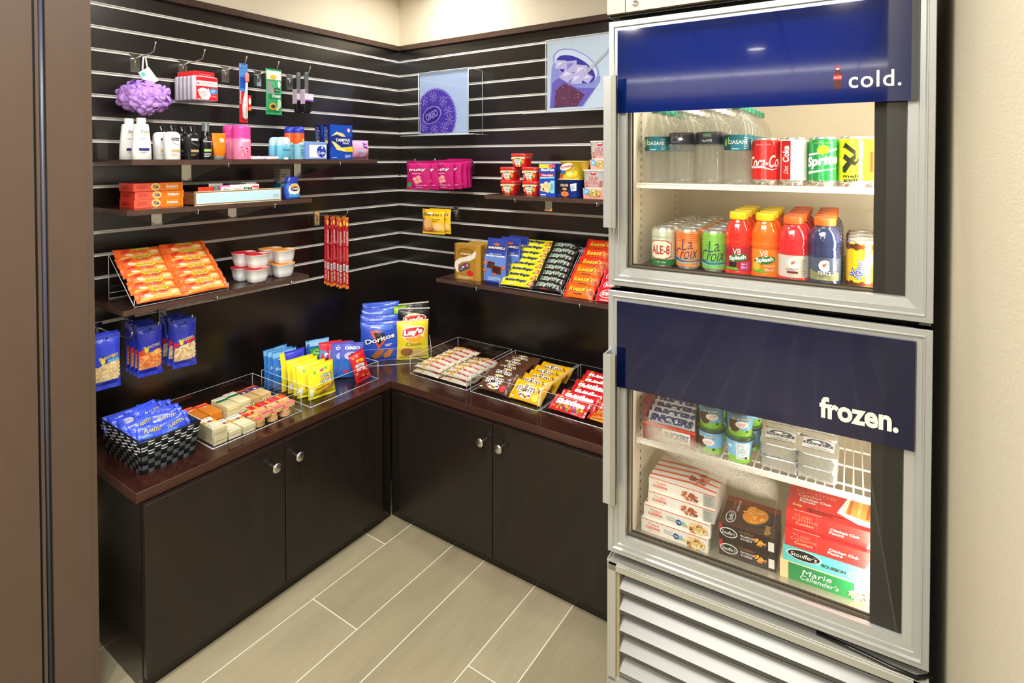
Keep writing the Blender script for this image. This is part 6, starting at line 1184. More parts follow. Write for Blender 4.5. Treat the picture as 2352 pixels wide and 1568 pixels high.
def a_croix(c1, c2):
    def f(b, S, r, h):
        for i in range(5): z = h*(.70+.045*i); b.poly(S, [(-r*1.3, z), (-r*.4, z+h*.02), (r*.6, z-h*.01), (r*1.3, z+h*.02), (r*1.3, z+h*.032), (r*.6, z+h*.004), (-r*.4, z+h*.034), (-r*1.3, z+h*.012)], M(c1, .3), .0005, 2)
        for i, cc in enumerate(('4ab4b0', '2c5a9c', '7ac8c0')): z = h*(.30-.045*i); b.poly(S, [(-r*1.3, z+h*.05), (-r*.2, z), (r*1.3, z+h*.02), (r*1.3, z+h*.0), (-r*.2, z-h*.03), (-r*1.3, z+h*.02)], M(cc, .3), .0006, 2)
        b.text(S, 'La', r*.15, h*.66, r*.85, h*.26, M('28306c'), .001, bold=-.012, shear=.35, rot=.25, sub=1); b.text(S, 'Croix', 0, h*.44, r*1.95, h*.28, M('28306c'), .0012, bold=-.012, shear=.35, rot=.12, sub=2)
    return f
def a_yoo(b, S, r, h):
    for i in range(9): b.ell(S, r*(-1.4+.35*i), h*.88, r*.24, h*(.05+.03*(i % 2)), M('5a2a14', .3), .0005, 10); b.ell(S, r*(-1.4+.35*i), h*.10, r*.24, h*(.05+.03*((i+1) % 2)), M('5a2a14', .3), .0005, 10)
    b.text(S, 'Yoohoo', r*.0, h*.48, r*2.2, h*.26, M('2c3a9c'), .0008, bold=.10, rot=1.0, shear=.1, sub=2); b.text(S, 'Yoohoo', r*.0, h*.48, r*2.15, h*.23, W, .0014, bold=.05, rot=1.0, shear=.1, sub=2); b.text(S, 'Yoohoo', r*.0, h*.48, r*2.1, h*.21, M('3a48b0'), .0018, bold=.01, rot=1.0, shear=.1, sub=2); b.text(S, 'Chocolate', r*.45, h*.28, r*1.0, h*.07, M('8a2a14'), .001, sub=1)
def fc(u0, u1, vt, zs, d): return fitF(u0, u1, vt, zs, d)
D0 = .125
row = []
x, w_, h = fc(1727, 1791, 317.5, ZT, D0); R_ = w_/2; hC = h
specs = [(1759, 'e0201f', a_coke, 'red cola can on the top shelf of the cooler', 'cola_can'), (1822, 'e9e6df', a_diet, 'silver diet cola can with a red stripe', 'diet_cola_can'), (1890.5, '1f9a4a', a_sprite, 'green lemon-lime soda can', 'lemon_soda_can'), (1961.5, 'e8e61e', a_mello, 'bright yellow citrus soda can', 'citrus_soda_can')]
for u, c, art, lb, nm in specs:
    x = oF(u, 370, D0).x; o = cput(can(R_, hC, c, art), nm, lb+', front one', 'soda can', x, D0, ZT, nm.replace('_', ' ')+'s in a row')
    for k in range(1, 4): cdup(o, x+.0015*k, D0+.0665*k, ZT, lb+', %s in its row' % ['', 'second', 'third', 'last'][k])
x = oF(2016, 370, D0).x; o = cput(can(R_, hC, 'e8762a', lambda b, S, r, h: b.rect(S, -r*.6, r*.6, h*.3, h*.7, M('b83a14'))), 'orange_soda_can', 'brown and orange soda can half hidden by the black mullion', 'soda can', x-.004, D0+.05, ZT, None)
# water bottles
CW = M('f4f5f2', .3); CG = M('2f9a7c', .3)
def water(kind):
    b = B(); r = .0325; h = .203
    pr = [(r*.80, 0), (r*.97, .004), (r*1, .014)]
    for i in range(5): z = .022+.012*i; pr += [(r*1.0, z), (r*.955, z+.005), (r*.99, z+.010)]
    pr += [(r*.98, .086), (r*.98, .124), (r*1.0, .128), (r*.98, .142), (r*.80, .163), (r*.52, .179), (r*.40, .184), (r*.40, .188)]
    b.lathe(pr, PETH, 28); b.lathe([(r*.46, .1865), (r*.46, .1885)], PETH, 20)
    q = B(); cm = CG if kind == 'd' else CW; q.lathe([(r*.44, .1885), (r*.45, .190), (r*.45, .2015), (r*.41, .2025)], cm, 24)
    l_ = B(); rl = r*.992
    if kind == 'd':
        l_.lathe([(rl, .086), (rl, .124)], M('1c7a8c', .3), 40, cap=False); S = SCy(rl+.0002); l_.text(S, 'DASANI', .006, .106, .046, .010, W, .0006, sub=1, bold=.01); l_.rect(S, -.034, -.012, .0865, .1235, M('1a3c50', .3), .0003, 6); l_.poly(S, [(-.030, .096), (-.031, .108), (-.026, .118), (-.021, .106), (-.023, .097)], M('7ac83c'), .0006, 2); l_.poly(S, [(-.020, .108), (-.018, .118), (-.014, .121), (-.015, .112)], M('7ac83c'), .0006, 1); l_.lines(S, .02, .036, .089, .12, 7, M('a8d4dc'), .0006, .35); l_.lines(S, -.008, .016, .088, .094, 1, M('9ad0d8'), .0006)
    else:
        l_.lathe([(rl, .103), (rl, .133)], M('262c3c', .3), 40, cap=False); S = SCy(rl+.0002)
        if kind == 'p': l_.text(S, 'PURITAN', 0, .122, .020, .006, M('9ac0a8'), .0006, sub=1); l_.ell(S, 0, .126, .011, .004, M('5a8a6c'), .0004); l_.text(S, 'Natural WATER', 0, .111, .024, .006, W, .0006, sub=1)
        else: l_.lines(S, -.02, .02, .108, .130, 6, M('aab0bc'), .0006, .3); l_.ell(S, .006, .116, .006, .004, W, .0008)
    return b, q, l_
def wrow(kind, u, n, lab):
    b, q, l_ = water(kind); x = oF(u, 340, .12).x; nm = 'water_bottle'
    o = cput(b, nm, lab+', front one of its row', 'water bottle', x, .122, ZT, 'water bottles in the cooler', 0, [(q, 'cap'), (l_, 'label')])
    for k in range(1, n): cdup(o, x+.001*k, .122+.068*k, ZT, lab+', %s in its row' % ['', 'second', 'third', 'fourth', 'fifth', 'sixth'][k])
wrow('d', 1508, 5, 'water bottle with leaf label by the cooler wall'); wrow('q', 1564.5, 5, 'water bottle with small print label'); wrow('p', 1629.5, 5, 'water bottle with dark natural water label'); wrow('d', 1693.7, 6, 'water bottle with teal label beside the cans')
# lower row
D1 = .128
def crow(u, vt, c, art, nm, lb, n, d0=D1, dx=0, st=.0665, cat='soda can', skip=0):
    xx = oF(u, 600, d0).x; o = cput(can(R_, hL, c, art), nm, lb+', front one', cat, xx, d0, ZB, lb+' row')
    for k in range(1, n): cdup(o, xx+dx*k, d0+st*k, ZB, lb+', %s in its row' % ['', 'second', 'third', 'fourth', 'fifth', 'sixth'][k])
hL = .1095
crow(1524, 510, 'c9cfb6', a_ale, 'ginger_ale_can', 'pale green ginger soda can', 6)
crow(1581, 518, 'ee8a4a', a_croix('d8582c', 'x'), 'sparkling_water_can', 'orange sparkling water can', 6)
crow(1641.5, 519, '7ac24a', a_croix('a8d86a', 'x'), 'sparkling_water_can', 'lime green sparkling water can', 4)
crow(1980, 539, 'f2c21c', a_yoo, 'chocolate_drink_can', 'yellow chocolate drink can', 4, .118)
def juice(kind):
    red = kind == 'r'; LQ = M('e0251c' if red else 'f26a12', .12, 0, 'gloss'); b = B(); r = .0335; h = .165
    pr = [(r*.86, 0), (r, .004), (r, .012), (r*.95, .016), (r*.95, .074), (r, .078), (r, .088), (r*.95, .092), (r*.99, .098), (r*.92, .118), (r*.72, .134), (r*.58, .140), (r*.58, .144)]
    b.lathe(pr, LQ, 32); q = B(); q.lathe([(r*.64, .142), (r*.65, .144), (r*.65, .158), (r*.60, .161)], M('f6d51c', .35), 28)
    for i in range(20): a_ = 2*pi*i/20; q.box(r*.65*cos(a_)-.0006, r*.65*cos(a_)+.0006, r*.65*sin(a_)-.0006, r*.65*sin(a_)+.0006, .145, .156, M('e8c414', .35))
    l_ = B(); rl = r*.962; l_.lathe([(rl, .016), (rl, .074)], M('b8203c' if red else 'f0862a', .3), 40, cap=False); S = SCy(rl+.0002)
    l_.text(S, 'V8', .0, .064, .018, .016, W, .001, sub=1, bold=.0); l_.ell(S, .002, .048, .026, .0095, M('2c7a2c'), .0006, 20, .15); l_.text(S, 'Splash', .002, .048, .040, .014, W, .0012, bold=.04, rot=.15, sub=2)
    if red:
        l_.poly(S, [(.006, .018), (.034, .018), (.034, .040), (.012, .038)], M('c83a8c', .3), .0005, 2); l_.ell(S, -.024, .058, .012, .012, M('a81828'), .0006); l_.text(S, 'Berry', .018, .033, .014, .006, W, .001, sub=1); l_.text(S, 'Blend', .018, .026, .014, .005, W, .001, sub=1)
        for i in range(6): l_.ell(S, -.016+.006*(i % 3), .028+.006*(i//3), .004, .004, M('2a1424'), .001, 8)
    else: l_.text(S, 'Tropical', .012, .034, .024, .007, W, .001, sub=1); l_.text(S, 'Blend', .012, .025, .018, .006, W, .001, sub=1); l_.ell(S, -.018, .032, .010, .010, M('f6b82c'), .0006)
    l_.poly(S, [(-.03, .018), (.006, .018), (.0, .026), (-.03, .024)], M('6ab02c'), .0008, 2)
    return b, q, l_
for kind, u, lb in (('r', 1697, 'red juice bottle with yellow cap'), ('o', 1758, 'orange juice bottle with yellow cap')):
    b, q, l_ = juice(kind); x = oF(u, 600, .122).x; o = cput(b, 'juice_bottle', lb+', front one', 'juice bottle', x, .122, ZB, lb+'s', 0, [(q, 'cap'), (l_, 'label')])
    for k in (1, 2, 3): cdup(o, x, .122+.069*k, ZB, lb+', %s in its row' % ['', 'second', 'third', 'last'][k])
def sport(kind):
    red = kind == 'r'; LQ = M('e01f2e' if red else '27345f', .12, 0, 'gloss'); b = B(); r = .0365; h = .160
    pr = [(r*.86, 0), (r, .004), (r, .010), (r*.94, .014), (r*.94, .066), (r, .070), (r*.93, .076), (r*.97, .080), (r*.90, .086), (r*.97, .094), (r*.96, .104), (r*.84, .122), (r*.58, .134), (r*.54, .136), (r*.54, .140)]
    b.lathe(pr, LQ, 32); q = B(); q.lathe([(r*.62, .138), (r*.63, .140), (r*.63, .1535), (r*.58, .157)], M('f2702a' if not red else 'f46a2a', .35), 28)
    l_ = B(); rl = r*.952; l_.lathe([(rl, .014), (rl, .066)], M('cfc8bc' if red else '4d5a70', .3), 40, cap=False); S = SCy(rl+.0002)
    if not red: l_.poly(S, [(-.034, .014), (.034, .014), (.034, .034), (0, .026), (-.034, .038)], M('8a8a5c', .3), .0004, 3)
    l_.text(S, 'G', 0, .048, .022, .026, W, .0008, bold=.10, sub=1); l_.poly(S, [(-.002, .044), (.004, .048), (.006, .056), (.0015, .052), (-.003, .052)], M('f0682a'), .0014, 1)
    if red: l_.rect(S, -.012, .012, .024, .029, M('8a1c24'), .0006, 4); l_.lines(S, -.014, .014, .032, .037, 2, M('8a8078'), .0006, .3)
    else: l_.text(S, 'FIERCE', .001, .031, .026, .008, W, .001, bold=.02, sub=1); l_.lines(S, -.014, .02, .017, .023, 2, M('d8d8c8'), .0008, .3)
    l_.lines(S, .018, .032, .018, .06, 8, M('9a948c' if red else '7c869c'), .0005, .3)
    return b, q, l_
for kind, u, lb in (('r', 1823, 'red sports drink with orange cap'), ('b', 1894, 'dark blue sports drink with orange cap')):
    b, q, l_ = sport(kind); x = oF(u, 600, .118).x; o = cput(b, 'sports_drink_bottle', lb+', front one', 'sports drink', x, .118, ZB, lb+'s', 0, [(q, 'cap'), (l_, 'label')])
    for k in (1, 2, 3, 4): cdup(o, x, .118+.0745*k, ZB, lb+', %s in its row' % ['', 'second', 'third', 'fourth', 'last'][k])
# ================================================================ freezer
ZF0, ZFS = .478, .737
# ice cream bar carton
x0, x1 = oF(1480, 960, .10).x, oF(1600, 960, .10).x; b = B(); RC = M('8a2418', .35); BR = M('6a3a22', .4); wS = x1-x0; hS = .085
b.box(-wS/2, wS/2, -.07, -.067, 0, hS*.55, RC); b.box(-wS/2, -wS/2+.003, -.067, .08, 0, hS*1.25, RC); b.box(wS/2-.003, wS/2, -.067, .08, 0, hS*1.2, BR); b.box(-wS/2, wS/2, .078, .08, 0, hS*1.3, BR); b.box(-wS/2, wS/2, -.067, .08, 0, .002, BR); S = SF(.14)
b.rect(S, -wS*.12, wS*.40, hS*.12, hS*.44, W, .0006, 2); b.text(S, 'SNICKERS', wS*.14, hS*.28, wS*.46, hS*.20, M('23306c'), .001, bold=.05, shear=.2); b.rect(S, -wS*.5, wS*.5, hS*.46, hS*.55, M('d83a24'), .0006, 1)
cput(b, 'ice_cream_bar_carton', 'open red-brown carton at the left of the freezer shelf', 'carton', (x0+x1)/2, .16, ZFS, None)
def p_sn():
    b, S = barpack(wS*.90, .034, .016, foil('cfcfd4'), .008, 41); b.text(S, 'SNICKERS', 0, 0, wS*.80, .020, M('23306c'), .0016, bold=.06, shear=.3); return b
f = None
for i in range(5):
    loc = Fw((x0+x1)/2, .115+.026*i, ZFS+.050+.006*i); rot = (-.75, 0, FY); lb = 'wrapped ice cream bar in the open carton, %s from the front' % ['first', 'second', 'third', 'fourth', 'last'][i]
    if f is None: f = put(p_sn(), 'ice_cream_bar', lb, 'ice cream bar', loc, rot, 'ice cream bars in the open carton')
    else: dup(f, loc, rot, lb)
b = B(); b.box(-.05, .05, -.02, .02, 0, .10, M('3f6a44', .4)); cput(b, 'frozen_snack_box', 'dark green box behind the open ice cream bar carton', 'box', (x0+x1)/2+.005, .30, ZFS, None)
# pints
def pint(kind):
    b = B(); r = .0345; h = .066; b.lathe([(r*.80, 0), (r*.81, .003), (r*.93, h*.86)], M('7ab4dc', .35), 32, cap=True)
    S = lambda a, c, o: ((r*(.81+.13*c/h)+o)*sin(a/r), -(r*(.81+.13*c/h)+o)*cos(a/r), c)
    b.rect(S, -r*2.4, r*2.4, .001, h*.26, M('8ac83c', .35), .0003, 20); b.ell(S, -r*.5, h*.42, r*.5, h*.25, M('5a3424', .4), .0005) if kind != 'n' else None
    if kind == 'n': b.rect(S, -r*.2, r*.9, h*.16, h*.78, M('dbe8f0'), .0006, 6); b.lines(S, -r*.1, r*.8, h*.2, h*.74, 9, M('7a8ca0'), .001, .3); b.ell(S, -r*.7, h*.6, r*.2, h*.06, W)
    else: b.text(S, "BEN & JERRY'S", r*.1, h*.70, r*1.5, h*.14, M('1f2f3a'), .0008, bold=.10, arc=-.4, sub=1); b.text(S, "BEN & JERRY'S", r*.1, h*.70, r*1.45, h*.11, W, .0012, bold=.02, arc=-.4, sub=1); b.ell(S, r*.15, h*.48, r*.5, h*.13, W, .0008); b.text(S, 'cookie', r*.15, h*.52, r*.6, h*.08, M('d8502c'), .0012, sub=1); b.text(S, 'dough', r*.15, h*.43, r*.5, h*.08, M('d8502c'), .0012, sub=1)
    b.ell(S, r*.6, h*.22, r*.12, h*.05, M('16181a'), .0008, 8); b.ell(S, -r*.9, h*.22, r*.1, h*.05, W, .0008, 8)
    q = B(); q.lathe([(r*.94, h*.86), (r, h*.87), (r*1.0, h*.96), (r*.97, h*.985), (r*.94, h*.985), (r*.92, h*.965), (r*.2, h*.965)], M('3a4a44', .35), 32, cap=False); q.lathe([(r*.92, h*.964), (r*.90, h*.966)], M('6ab03c', .35), 32); return b, q
xa, xb = oF(1634, 1000, .12).x, oF(1699.5, 1015, .12).x; hP = .0655
pi_ = {}
for kd in ('c', 'n'): pi_[kd] = pint(kd)
pts_ = [('c', xa, .118, 0, 'ice cream pint, bottom of the left stack', -.2), ('c', xa, .119, 1, 'ice cream pint, top of the left stack', .1), ('n', xb, .112, 0, 'ice cream pint showing its nutrition panel, bottom of the right stack', .1), ('c', xb+.001, .113, 1, 'ice cream pint, top of the right stack', .15), ('c', xa, .19, 0, 'ice cream pint behind the left stack, lower', 0), ('c', xa, .19, 1, 'ice cream pint behind the left stack, upper', 0), ('c', xb+.01, .185, 0, 'ice cream pint behind the right stack, lower', 0), ('c', xb+.012, .186, 1, 'ice cream pint behind the right stack, upper', .5)]
fst = {}
for kd, x, d, lv, lb, rz in pts_:
    if kd not in fst: b, q = pi_[kd]; fst[kd] = cput(b, 'ice_cream_pint', lb, 'ice cream pint', x, d, ZFS+hP*lv, 'ice cream pints', rz, [(q, 'lid')])
    else: cdup(fst[kd], x, d, ZFS+hP*lv, lb, rz)
# foil wrapped ice cream squares
def klon():
    b = B(); FM = metal('silver_foil', 'd0d2d4', .3, (30, 30, 30), me=.85) if 'silver_foil' not in bpy.data.materials else bpy.data.materials['silver_foil']; w2, d2, h = .043, .045, .031
    def f(u, v):
        a = 2*pi*u; c_, s_ = cos(a), sin(a); e = .32; n_ = noise.noise(Vector((c_*3, s_*3, v*6)))*.0035
        return ((w2+n_)*math.copysign(abs(c_)**e, c_), (d2+n_)*math.copysign(abs(s_)**e, s_), h*v+noise.noise(Vector((c_*4, s_*4, v*3+5)))*.0015*sin(pi*v))
    b.grid(f, 44, 6, FM); b.add([f(i/44, 1) for i in range(44)], [tuple(range(44))], FM); b.add([f(i/44, 0) for i in range(44)], [tuple(range(43, -1, -1))], FM); S = ST(h)
    b.rect(S, -.034, .034, -.016, .040, M('c6c8ca', .35), .0008, 2); b.ell(S, 0, .022, .026, .014, M('23305a'), .0012); b.ell(S, .0, .022, .016, .006, W, .0016); b.ell(S, .007, .025, .005, .005, W, .0016); b.rect(S, -.034, .034, .004, .015, M('d8dade'), .0016, 1); b.text(S, 'KLONDIKE', 0, .0095, .064, .0115, M('23305a'), .0022, bold=.05); b.rect(S, -.020, .026, -.012, -.002, M('2a2e3a'), .0012, 1); b.rect(S, -.019, .025, -.011, -.003, W, .0016, 1); b.text(S, 'ORIGINAL', .003, -.007, .038, .005, M('2a2e3a'), .002, bold=.03)
    return b
kx = (oF(1790, 1060, .115).x, oF(1876, 1075, .115).x); k0 = None
for x, d, lv, lb, rz in ((kx[0], .14, 0, 'foil wrapped ice cream square, bottom of the left pile', .03), (kx[0]-.001, .142, 1, 'foil wrapped ice cream square, top of the left pile', .02), (kx[1], .14, 0, 'foil wrapped ice cream square, bottom of the right pile', -.02), (kx[1]+.001, .138, 1, 'foil wrapped ice cream square, top of the right pile', -.03), (kx[0]+.002, .236, 1, 'foil wrapped ice cream square, upper one behind the left pile', .05), (kx[1], .235, 1, 'foil wrapped ice cream square, upper one behind the right pile', -.02), (kx[0]+.002, .236, 0, 'foil wrapped ice cream square, lower one behind the left pile', .02), (kx[1], .235, 0, 'foil wrapped ice cream square, lower one behind the right pile', .0)):
    if k0 is None: k0 = cput(klon(), 'ice_cream_square', lb, 'ice cream square', x, d, ZFS+.0312*lv, 'foil wrapped ice cream squares', rz)
    else: cdup(k0, x, d, ZFS+.0312*lv, lb, rz)
# frozen meals
def food(b, S, x, z, rx, rz, cols, n, sd, s=.16):
    rn = random.Random(sd)
    for i in range(n): a_ = rn.random()*6.28; q = rn.random()**.5; b.ell(S, x+rx*q*cos(a_), z+rz*q*sin(a_), rx*s*(.7+.6*rn.random()), rz*s*(1+rn.random()), M(rn.choice(cols)), .0016+.0014*rn.random(), 8, rn.random()*3)
def box_px(x0, x1, d0, d1, h, body, top, art): 
    b = B(); w_ = x1-x0; b.box(-w_/2, w_/2, 0, d1-d0, 0, h-.0006, M(body, .35), top=M(top, .35)); S = lambda a, c, o: (a, -o, c); T = lambda a, c, o: (a, c, h-.0006+o); art(b, S, T, w_, d1-d0, h); return b
def a_lean(kind):
    def f(b, S, T, w, d, h):
        b.rect(S, -w*.5, w*.5, h*.93, h*.985, M('e8502c'), .0004, 2); b.text(S, '+Lean', -w*.31, h*.70, w*.17, h*.22, M('e8583c'), .0008); b.text(S, 'cuisine', -w*.32, h*.44, w*.22, h*.26, M('e8583c'), .0008, bold=.02); b.text(S, 'favorites', -w*.32, h*.2, w*.15, h*.12, M('c8c4ba'), .0008)
        if kind: b.text(S, 'Swedish', -w*.08, h*.6, w*.13, h*.15, M('9a9a92'), .0008); b.text(S, 'Meatballs', -w*.06, h*.42, w*.16, h*.15, M('9a9a92'), .0008); b.ell(S, w*.04, h*.42, w*.045, h*.22, M('2c4a8c'), .0008); b.text(S, '16g', w*.04, h*.44, w*.05, h*.14, W, .0014, bold=.03); b.ell(S, w*.11, h*.42, w*.035, h*.18, M('8ac0b8'), .0008); food(b, S, w*.31, h*.42, w*.16, h*.36, ('e8c070', 'f0d08a', 'd8a04c', 'f2dca0'), 46, 2); food(b, S, w*.31, h*.40, w*.13, h*.25, ('8a4a24', '9c5a2c'), 6, 5, .30)
        else: b.ell(S, w*.15, h*.42, w*.17, h*.36, M('e9e2d6'), .0007); food(b, S, w*.15, h*.44, w*.14, h*.28, ('b8482c', 'c8602c', 'e08a4c', '8a3420'), 40, 3); b.rect(S, w*.33, w*.5, h*.04, h*.93, M('b4b4ae'), .0008, 2); b.lines(S, w*.35, w*.48, h*.1, h*.86, 7, M('7c7c78'), .0012, .35)
        for i in range(4): T_ = T; b.poly(T_, [(-w*.5, d*(.1+.2*i)), (w*.1, d*(.18+.2*i)), (w*.5, d*(.1+.2*i)), (w*.5, d*(.15+.2*i)), (w*.1, d*(.25+.2*i)), (-w*.5, d*(.16+.2*i))], M('e8603c'), .0006, 1)
        food(b, T, w*.2, d*.4, w*.16, d*.2, ('b8482c', 'e08a4c', '8a3420'), 20, 9)
    return f
def spot(u0, u1, v, d): return oF(u0, v, d).x, oF(u1, v, d).x
hL_ = .0355; LB = M
xl, xr = .065, .065+.176
for i, (dx, dd, kd, lb) in enumerate(((-.006, 0, 1, 'white frozen meal box with meatballs, bottom of the left pile'), (-.001, .006, 1, 'white frozen meal box with meatballs, second in the left pile'), (.008, .014, 0, 'white frozen meal box with red pasta, third in the left pile'), (.008, .020, 0, 'white frozen meal box with red pasta, top of the left pile'))):
    cput(box_px(xl, xr, .10, .235, hL_, 'ebe7dd', 'efeae0', a_lean(kd)), 'frozen_meal_box', lb, 'frozen meal', (xl+xr)/2+dx, .095+dd, ZF0+hL_*i, 'white frozen meal boxes', -.02)
def a_stouf(b, S, T, w, d, h):
    b.rect(S, -w*.5, -w*.44, h*.5, h*.98, M('c01c24'), .0004, 1); b.ell(S, -w*.32, h*.52, w*.16, h*.30, W, .0006); b.ell(S, -w*.32, h*.52, w*.145, h*.25, M('17110f'), .001); b.text(S, "Stouffer's", -w*.32, h*.52, w*.24, h*.22, W, .0016, shear=.2); b.text(S, 'CLASSICS', 0, h*.80, w*.26, h*.10, M('c08a3c'), .0008); b.text(S, 'MACARONI', 0, h*.58, w*.22, h*.13, W, .0008); b.text(S, '& CHEESE', 0, h*.40, w*.2, h*.13, W, .0008)
    b.ell(S, w*.23, h*.40, w*.14, h*.26, M('20242c'), .0006); food(b, S, w*.23, h*.52, w*.115, h*.20, ('f2a02c', 'f6b84c', 'e8882c'), 28, 4); b.rect(S, w*.38, w*.48, h*.2, h*.75, M('e2ddd4'), .0008, 1)
    b.rect(T, -w*.5, w*.5, d*.8, d, M('8a3418'), .0005, 3); b.rect(T, -w*.5, w*.2, d*.45, d*.8, M('5a2a16'), .0004, 3); b.ell(T, w*.12, d*.50, w*.26, d*.34, M('2c3038'), .001, 28, -.4); b.ell(T, w*.09, d*.52, w*.21, d*.29, M('e8902c'), .0014, 28, -.4)
    food(b, T, w*.07, d*.54, w*.18, d*.26, ('f2a02c', 'f8b84c', 'e8882c', 'f6c05c'), 60, 6, .13); TT = lambda a, c, o: T(-c, a, o); b.ell(T, -w*.33, d*.28, w*.09, d*.20, W, .001); b.ell(T, -w*.33, d*.28, w*.08, d*.18, M('17110f'), .0014); b.text(TT, "Stouffer's", d*.28, w*.33, d*.26, w*.09, W, .002, shear=.2); b.text(TT, 'CLASSICS', d*.74, w*.33, d*.3, w*.04, M('c08a3c'), .001); b.text(TT, 'MACARONI & CHEESE', d*.72, w*.25, d*.4, w*.04, W, .001)
    b.lines(T, w*.30, w*.42, d*.05, d*.35, 6, M('c8a04c'), .001, .6)
f0 = cput(box_px(.26, .392, .10, .235, .041, '2a1714', '3a1d14', a_stouf), 'frozen_meal_box', 'dark brown macaroni meal box, lower of the middle pile', 'frozen meal', .3265, .108, ZF0, 'dark brown macaroni meal boxes', 0)
cdup(f0, .3265-.001, .108, ZF0+.0412, 'dark brown macaroni meal box, top of the middle pile showing its big bowl')
XM, XE = .402, .60
def a_marie(b, S, T, w, d, h): b.rect(S, -w*.42, w*.16, .0005, h*.97, M('1f8a4a'), .0004, 3); b.text(S, 'Marie', -w*.16, h*.66, w*.26, h*.30, W, .0008, shear=.3, rot=.05); b.text(S, "Callender's", -w*.14, h*.34, w*.34, h*.26, W, .0008, shear=.3); b.ell(S, w*.34, h*.34, w*.22, h*.24, M('5a5248'), .0006); food(b, S, w*.32, h*.40, w*.19, h*.26, ('f0d2a0', 'e8b878', 'f6e2c0', 'd89a5c'), 50, 7)
def a_bour(b, S, T, w, d, h): b.ell(S, -w*.30, h*.60, w*.17, h*.36, W, .0006); b.ell(S, -w*.30, h*.60, w*.155, h*.32, M('17110f'), .001); b.text(S, "Stouffer's", -w*.30, h*.60, w*.25, h*.28, W, .0016, shear=.2); b.text(S, 'BOURBON', -w*.02, h*.40, w*.22, h*.22, M('3a2a1c'), .0008, bold=.03); b.text(S, 'CHICKEN', w*.24, h*.36, w*.26, h*.34, M('e8d878'), .0008, bold=.02); b.poly(S, [(w*.40, h*.05), (w*.44, h*.8), (w*.5, h*.9), (w*.5, h*.05)], M('f0e8dc'), .0006, 1); food(b, S, w*.46, h*.4, w*.06, h*.3, ('e8a06c', 'd8784c', 'f0c8a0'), 16, 3, .3)
def a_club(b, S, T, w, d, h):
    b.text(S, '+Lean', -w*.33, h*.78, w*.18, h*.22, M('e88a6c'), .0008); b.text(S, 'cuisine', -w*.31, h*.56, w*.26, h*.22, M('e88a6c'), .0008); b.text(S, 'Comfort', -w*.31, h*.30, w*.18, h*.16, M('f0d8a8'), .0008, shear=.3); b.text(S, 'Chicken Club', w*.08, h*.50, w*.28, h*.15, W, .0008, bold=.02); b.text(S, 'Panini', w*.0, h*.30, w*.14, h*.15, W, .0008, bold=.02)
    b.poly(S, [(w*.28, 0), (w*.36, h*.9), (w*.5, h*.95), (w*.5, 0)], M('f2ead8'), .0006, 1); food(b, S, w*.43, h*.5, w*.07, h*.42, ('e8a45c', 'f2c88a', 'd87a3c', 'b83a2c'), 26, 8, .3)
    b.text(T, '+Lean', -w*.25, d*.86, w*.30, d*.12, M('e8705c'), .0006); b.text(T, 'cuisine', -w*.22, d*.72, w*.42, d*.14, M('e8705c'), .0006); b.text(T, 'Comfort', -w*.28, d*.58, w*.24, d*.09, M('f2dcb0'), .0008, shear=.3); b.text(T, 'Chicken Club', -w*.22, d*.47, w*.32, d*.07, W, .0008, bold=.02); b.text(T, 'Panini', -w*.30, d*.38, w*.16, d*.07, W, .0008, bold=.02)
    b.poly(T, [(w*.0, d*.3), (w*.12, d*.95), (w*.5, d*.98), (w*.5, d*.1), (w*.2, d*.12)], M('f4ece0'), .0008, 2); b.poly(T, [(w*.08, d*.35), (w*.14, d*.86), (w*.46, d*.80), (w*.48, d*.22)], M('e8a050'), .0014, 1)
    for i in range(4): b.poly(T, [(w*.10+w*.09*i, d*.34), (w*.14+w*.09*i, d*.84), (w*.17+w*.09*i, d*.84), (w*.13+w*.09*i, d*.33)], M(('c8682c', 'f2c07a', 'b85a24', 'd87a3c')[i]), .002, 1)
    b.text(T, '24g', -w*.40, d*.20, w*.10, d*.08, M('f0d060'), .0008, bold=.03); b.lines(T, -w*.30, w*.10, d*.10, d*.22, 2, M('5a1414'), .0008, .5); b.lines(T, -w*.42, w*.0, d*.02, d*.06, 1, M('f0b8a8'), .0008)
wB = .235
cput(box_px(0, wB, 0, .135, .042, 'ecd29c', 'ecd29c', a_marie), 'frozen_meal_box', 'green and cream meal box at the bottom of the right pile', 'frozen meal', .402+wB/2, .106, ZF0, None)
cput(box_px(0, .222, 0, .13, .036, '5ec8cc', '5ec8cc', a_bour), 'frozen_meal_box', 'turquoise meal box second from the bottom of the right pile', 'frozen meal', .409+.111, .108, ZF0+.0424, None)
cl = cput(box_px(0, .212, 0, .14, .040, 'd22a28', 'c81c22', a_club), 'frozen_meal_box', 'red panini box, lower of the two red ones', 'frozen meal', .412+.106, .110, ZF0+.0788, 'red panini boxes')
cdup(cl, .412+.106+.002, .124, ZF0+.1192, 'red panini box on top of the right pile, its sandwich picture showing')
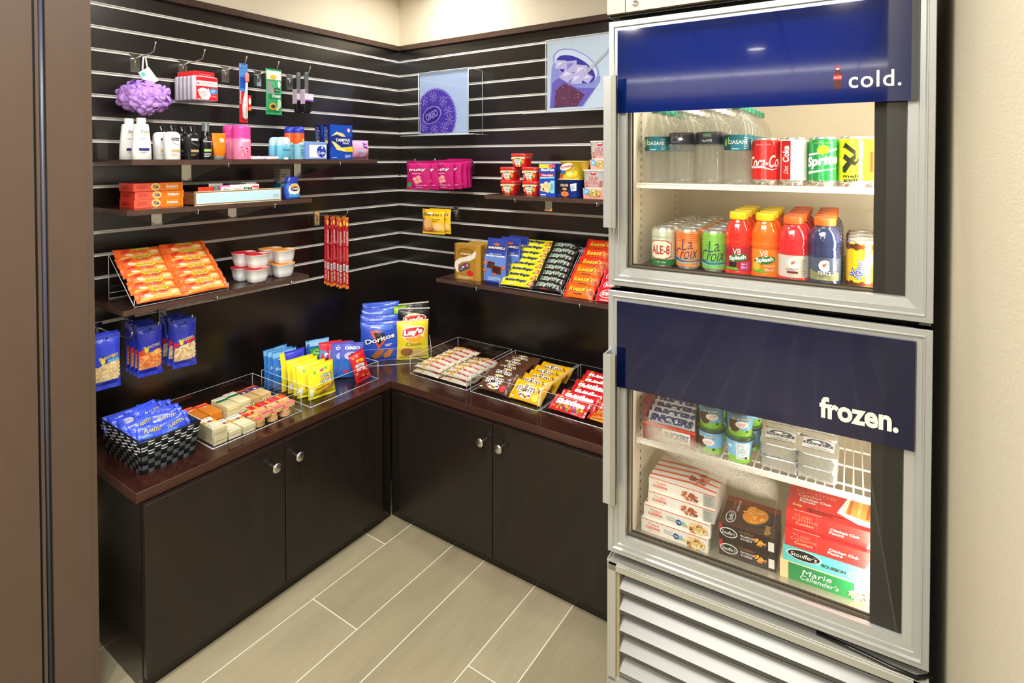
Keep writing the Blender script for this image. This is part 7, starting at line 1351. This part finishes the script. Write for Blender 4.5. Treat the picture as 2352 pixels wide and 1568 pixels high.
# ---------------------------------------------------------------- condensation on the freezer glass
mt, t, p = base('condensation'); L = t.links.new; t.nodes.remove(p); out = t.nodes['Material Output']
tr = nn(t, 'ShaderNodeBsdfTransparent'); df = nn(t, 'ShaderNodeBsdfDiffuse'); df.inputs[0].default_value = (.80, .76, .70, 1); gl_ = nn(t, 'ShaderNodeBsdfGlossy', Roughness=.25)
tc = nn(t, 'ShaderNodeTexCoord'); n1 = nn(t, 'ShaderNodeTexNoise', Scale=14.0, Detail=4.0); vo = nn(t, 'ShaderNodeTexVoronoi', Scale=230.0); sm = nn(t, 'ShaderNodeMapRange'); sm.inputs[1].default_value = .0; sm.inputs[2].default_value = .5; sm.inputs[3].default_value = .25; sm.inputs[4].default_value = 1
uvn = nn(t, 'ShaderNodeSeparateXYZ'); L(tc.outputs['Generated'], uvn.inputs[0])
def mth(op, a, b_=None):
    q = nn(t, 'ShaderNodeMath', operation=op)
    for i, v in enumerate((a, b_)):
        if v is None: continue
        if isinstance(v, (int, float)): q.inputs[i].default_value = v
        else: L(v, q.inputs[i])
    return q.outputs[0]
gx, gz = uvn.outputs[0], uvn.outputs[2]
ex = mth('MINIMUM', mth('MULTIPLY', mth('MINIMUM', gx, mth('SUBTRACT', 1.0, gx)), 7.0), mth('MULTIPLY', mth('MINIMUM', gz, mth('SUBTRACT', 1.0, gz)), 6.0)); cur = mth('SUBTRACT', gz, mth('MULTIPLY', mth('SUBTRACT', 1.0, gx), .62)); cv = mth('SUBTRACT', 1.0, mth('MULTIPLY', mth('ABSOLUTE', mth('ADD', cur, -.10)), 3.6))
den = mth('MULTIPLY', mth('MINIMUM', mth('MAXIMUM', mth('ADD', mth('MINIMUM', cv, ex), mth('MULTIPLY', mth('SUBTRACT', n1.outputs[0], .5), .8)), 0.0), 1.0), .85)
L(tc.outputs['Object'], n1.inputs['Vector']); L(tc.outputs['Object'], vo.inputs['Vector']); L(vo.outputs['Distance'], sm.inputs[0])
a_ = mth('MULTIPLY', den, sm.outputs[0]); mx1 = nn(t, 'ShaderNodeMixShader'); mx1.inputs[0].default_value = .25; L(df.outputs[0], mx1.inputs[1]); L(gl_.outputs[0], mx1.inputs[2]); tl2 = nn(t, 'ShaderNodeBsdfTranslucent'); tl2.inputs[0].default_value = (.85, .8, .72, 1); mx3 = nn(t, 'ShaderNodeMixShader'); mx3.inputs[0].default_value = .55; L(mx1.outputs[0], mx3.inputs[1]); L(tl2.outputs[0], mx3.inputs[2])
mx2 = nn(t, 'ShaderNodeMixShader'); L(a_, mx2.inputs[0]); L(tr.outputs[0], mx2.inputs[1]); L(mx3.outputs[0], mx2.inputs[2]); L(mx2.outputs[0], out.inputs[0])
A_ = oF(1478, 950, .017); C2 = oF(1790, 1155, .017)
q = B(); q.box(A_.x, C2.x, .0168, .0175, C2.z, A_.z, mt); q.obj('condensation', LOD)
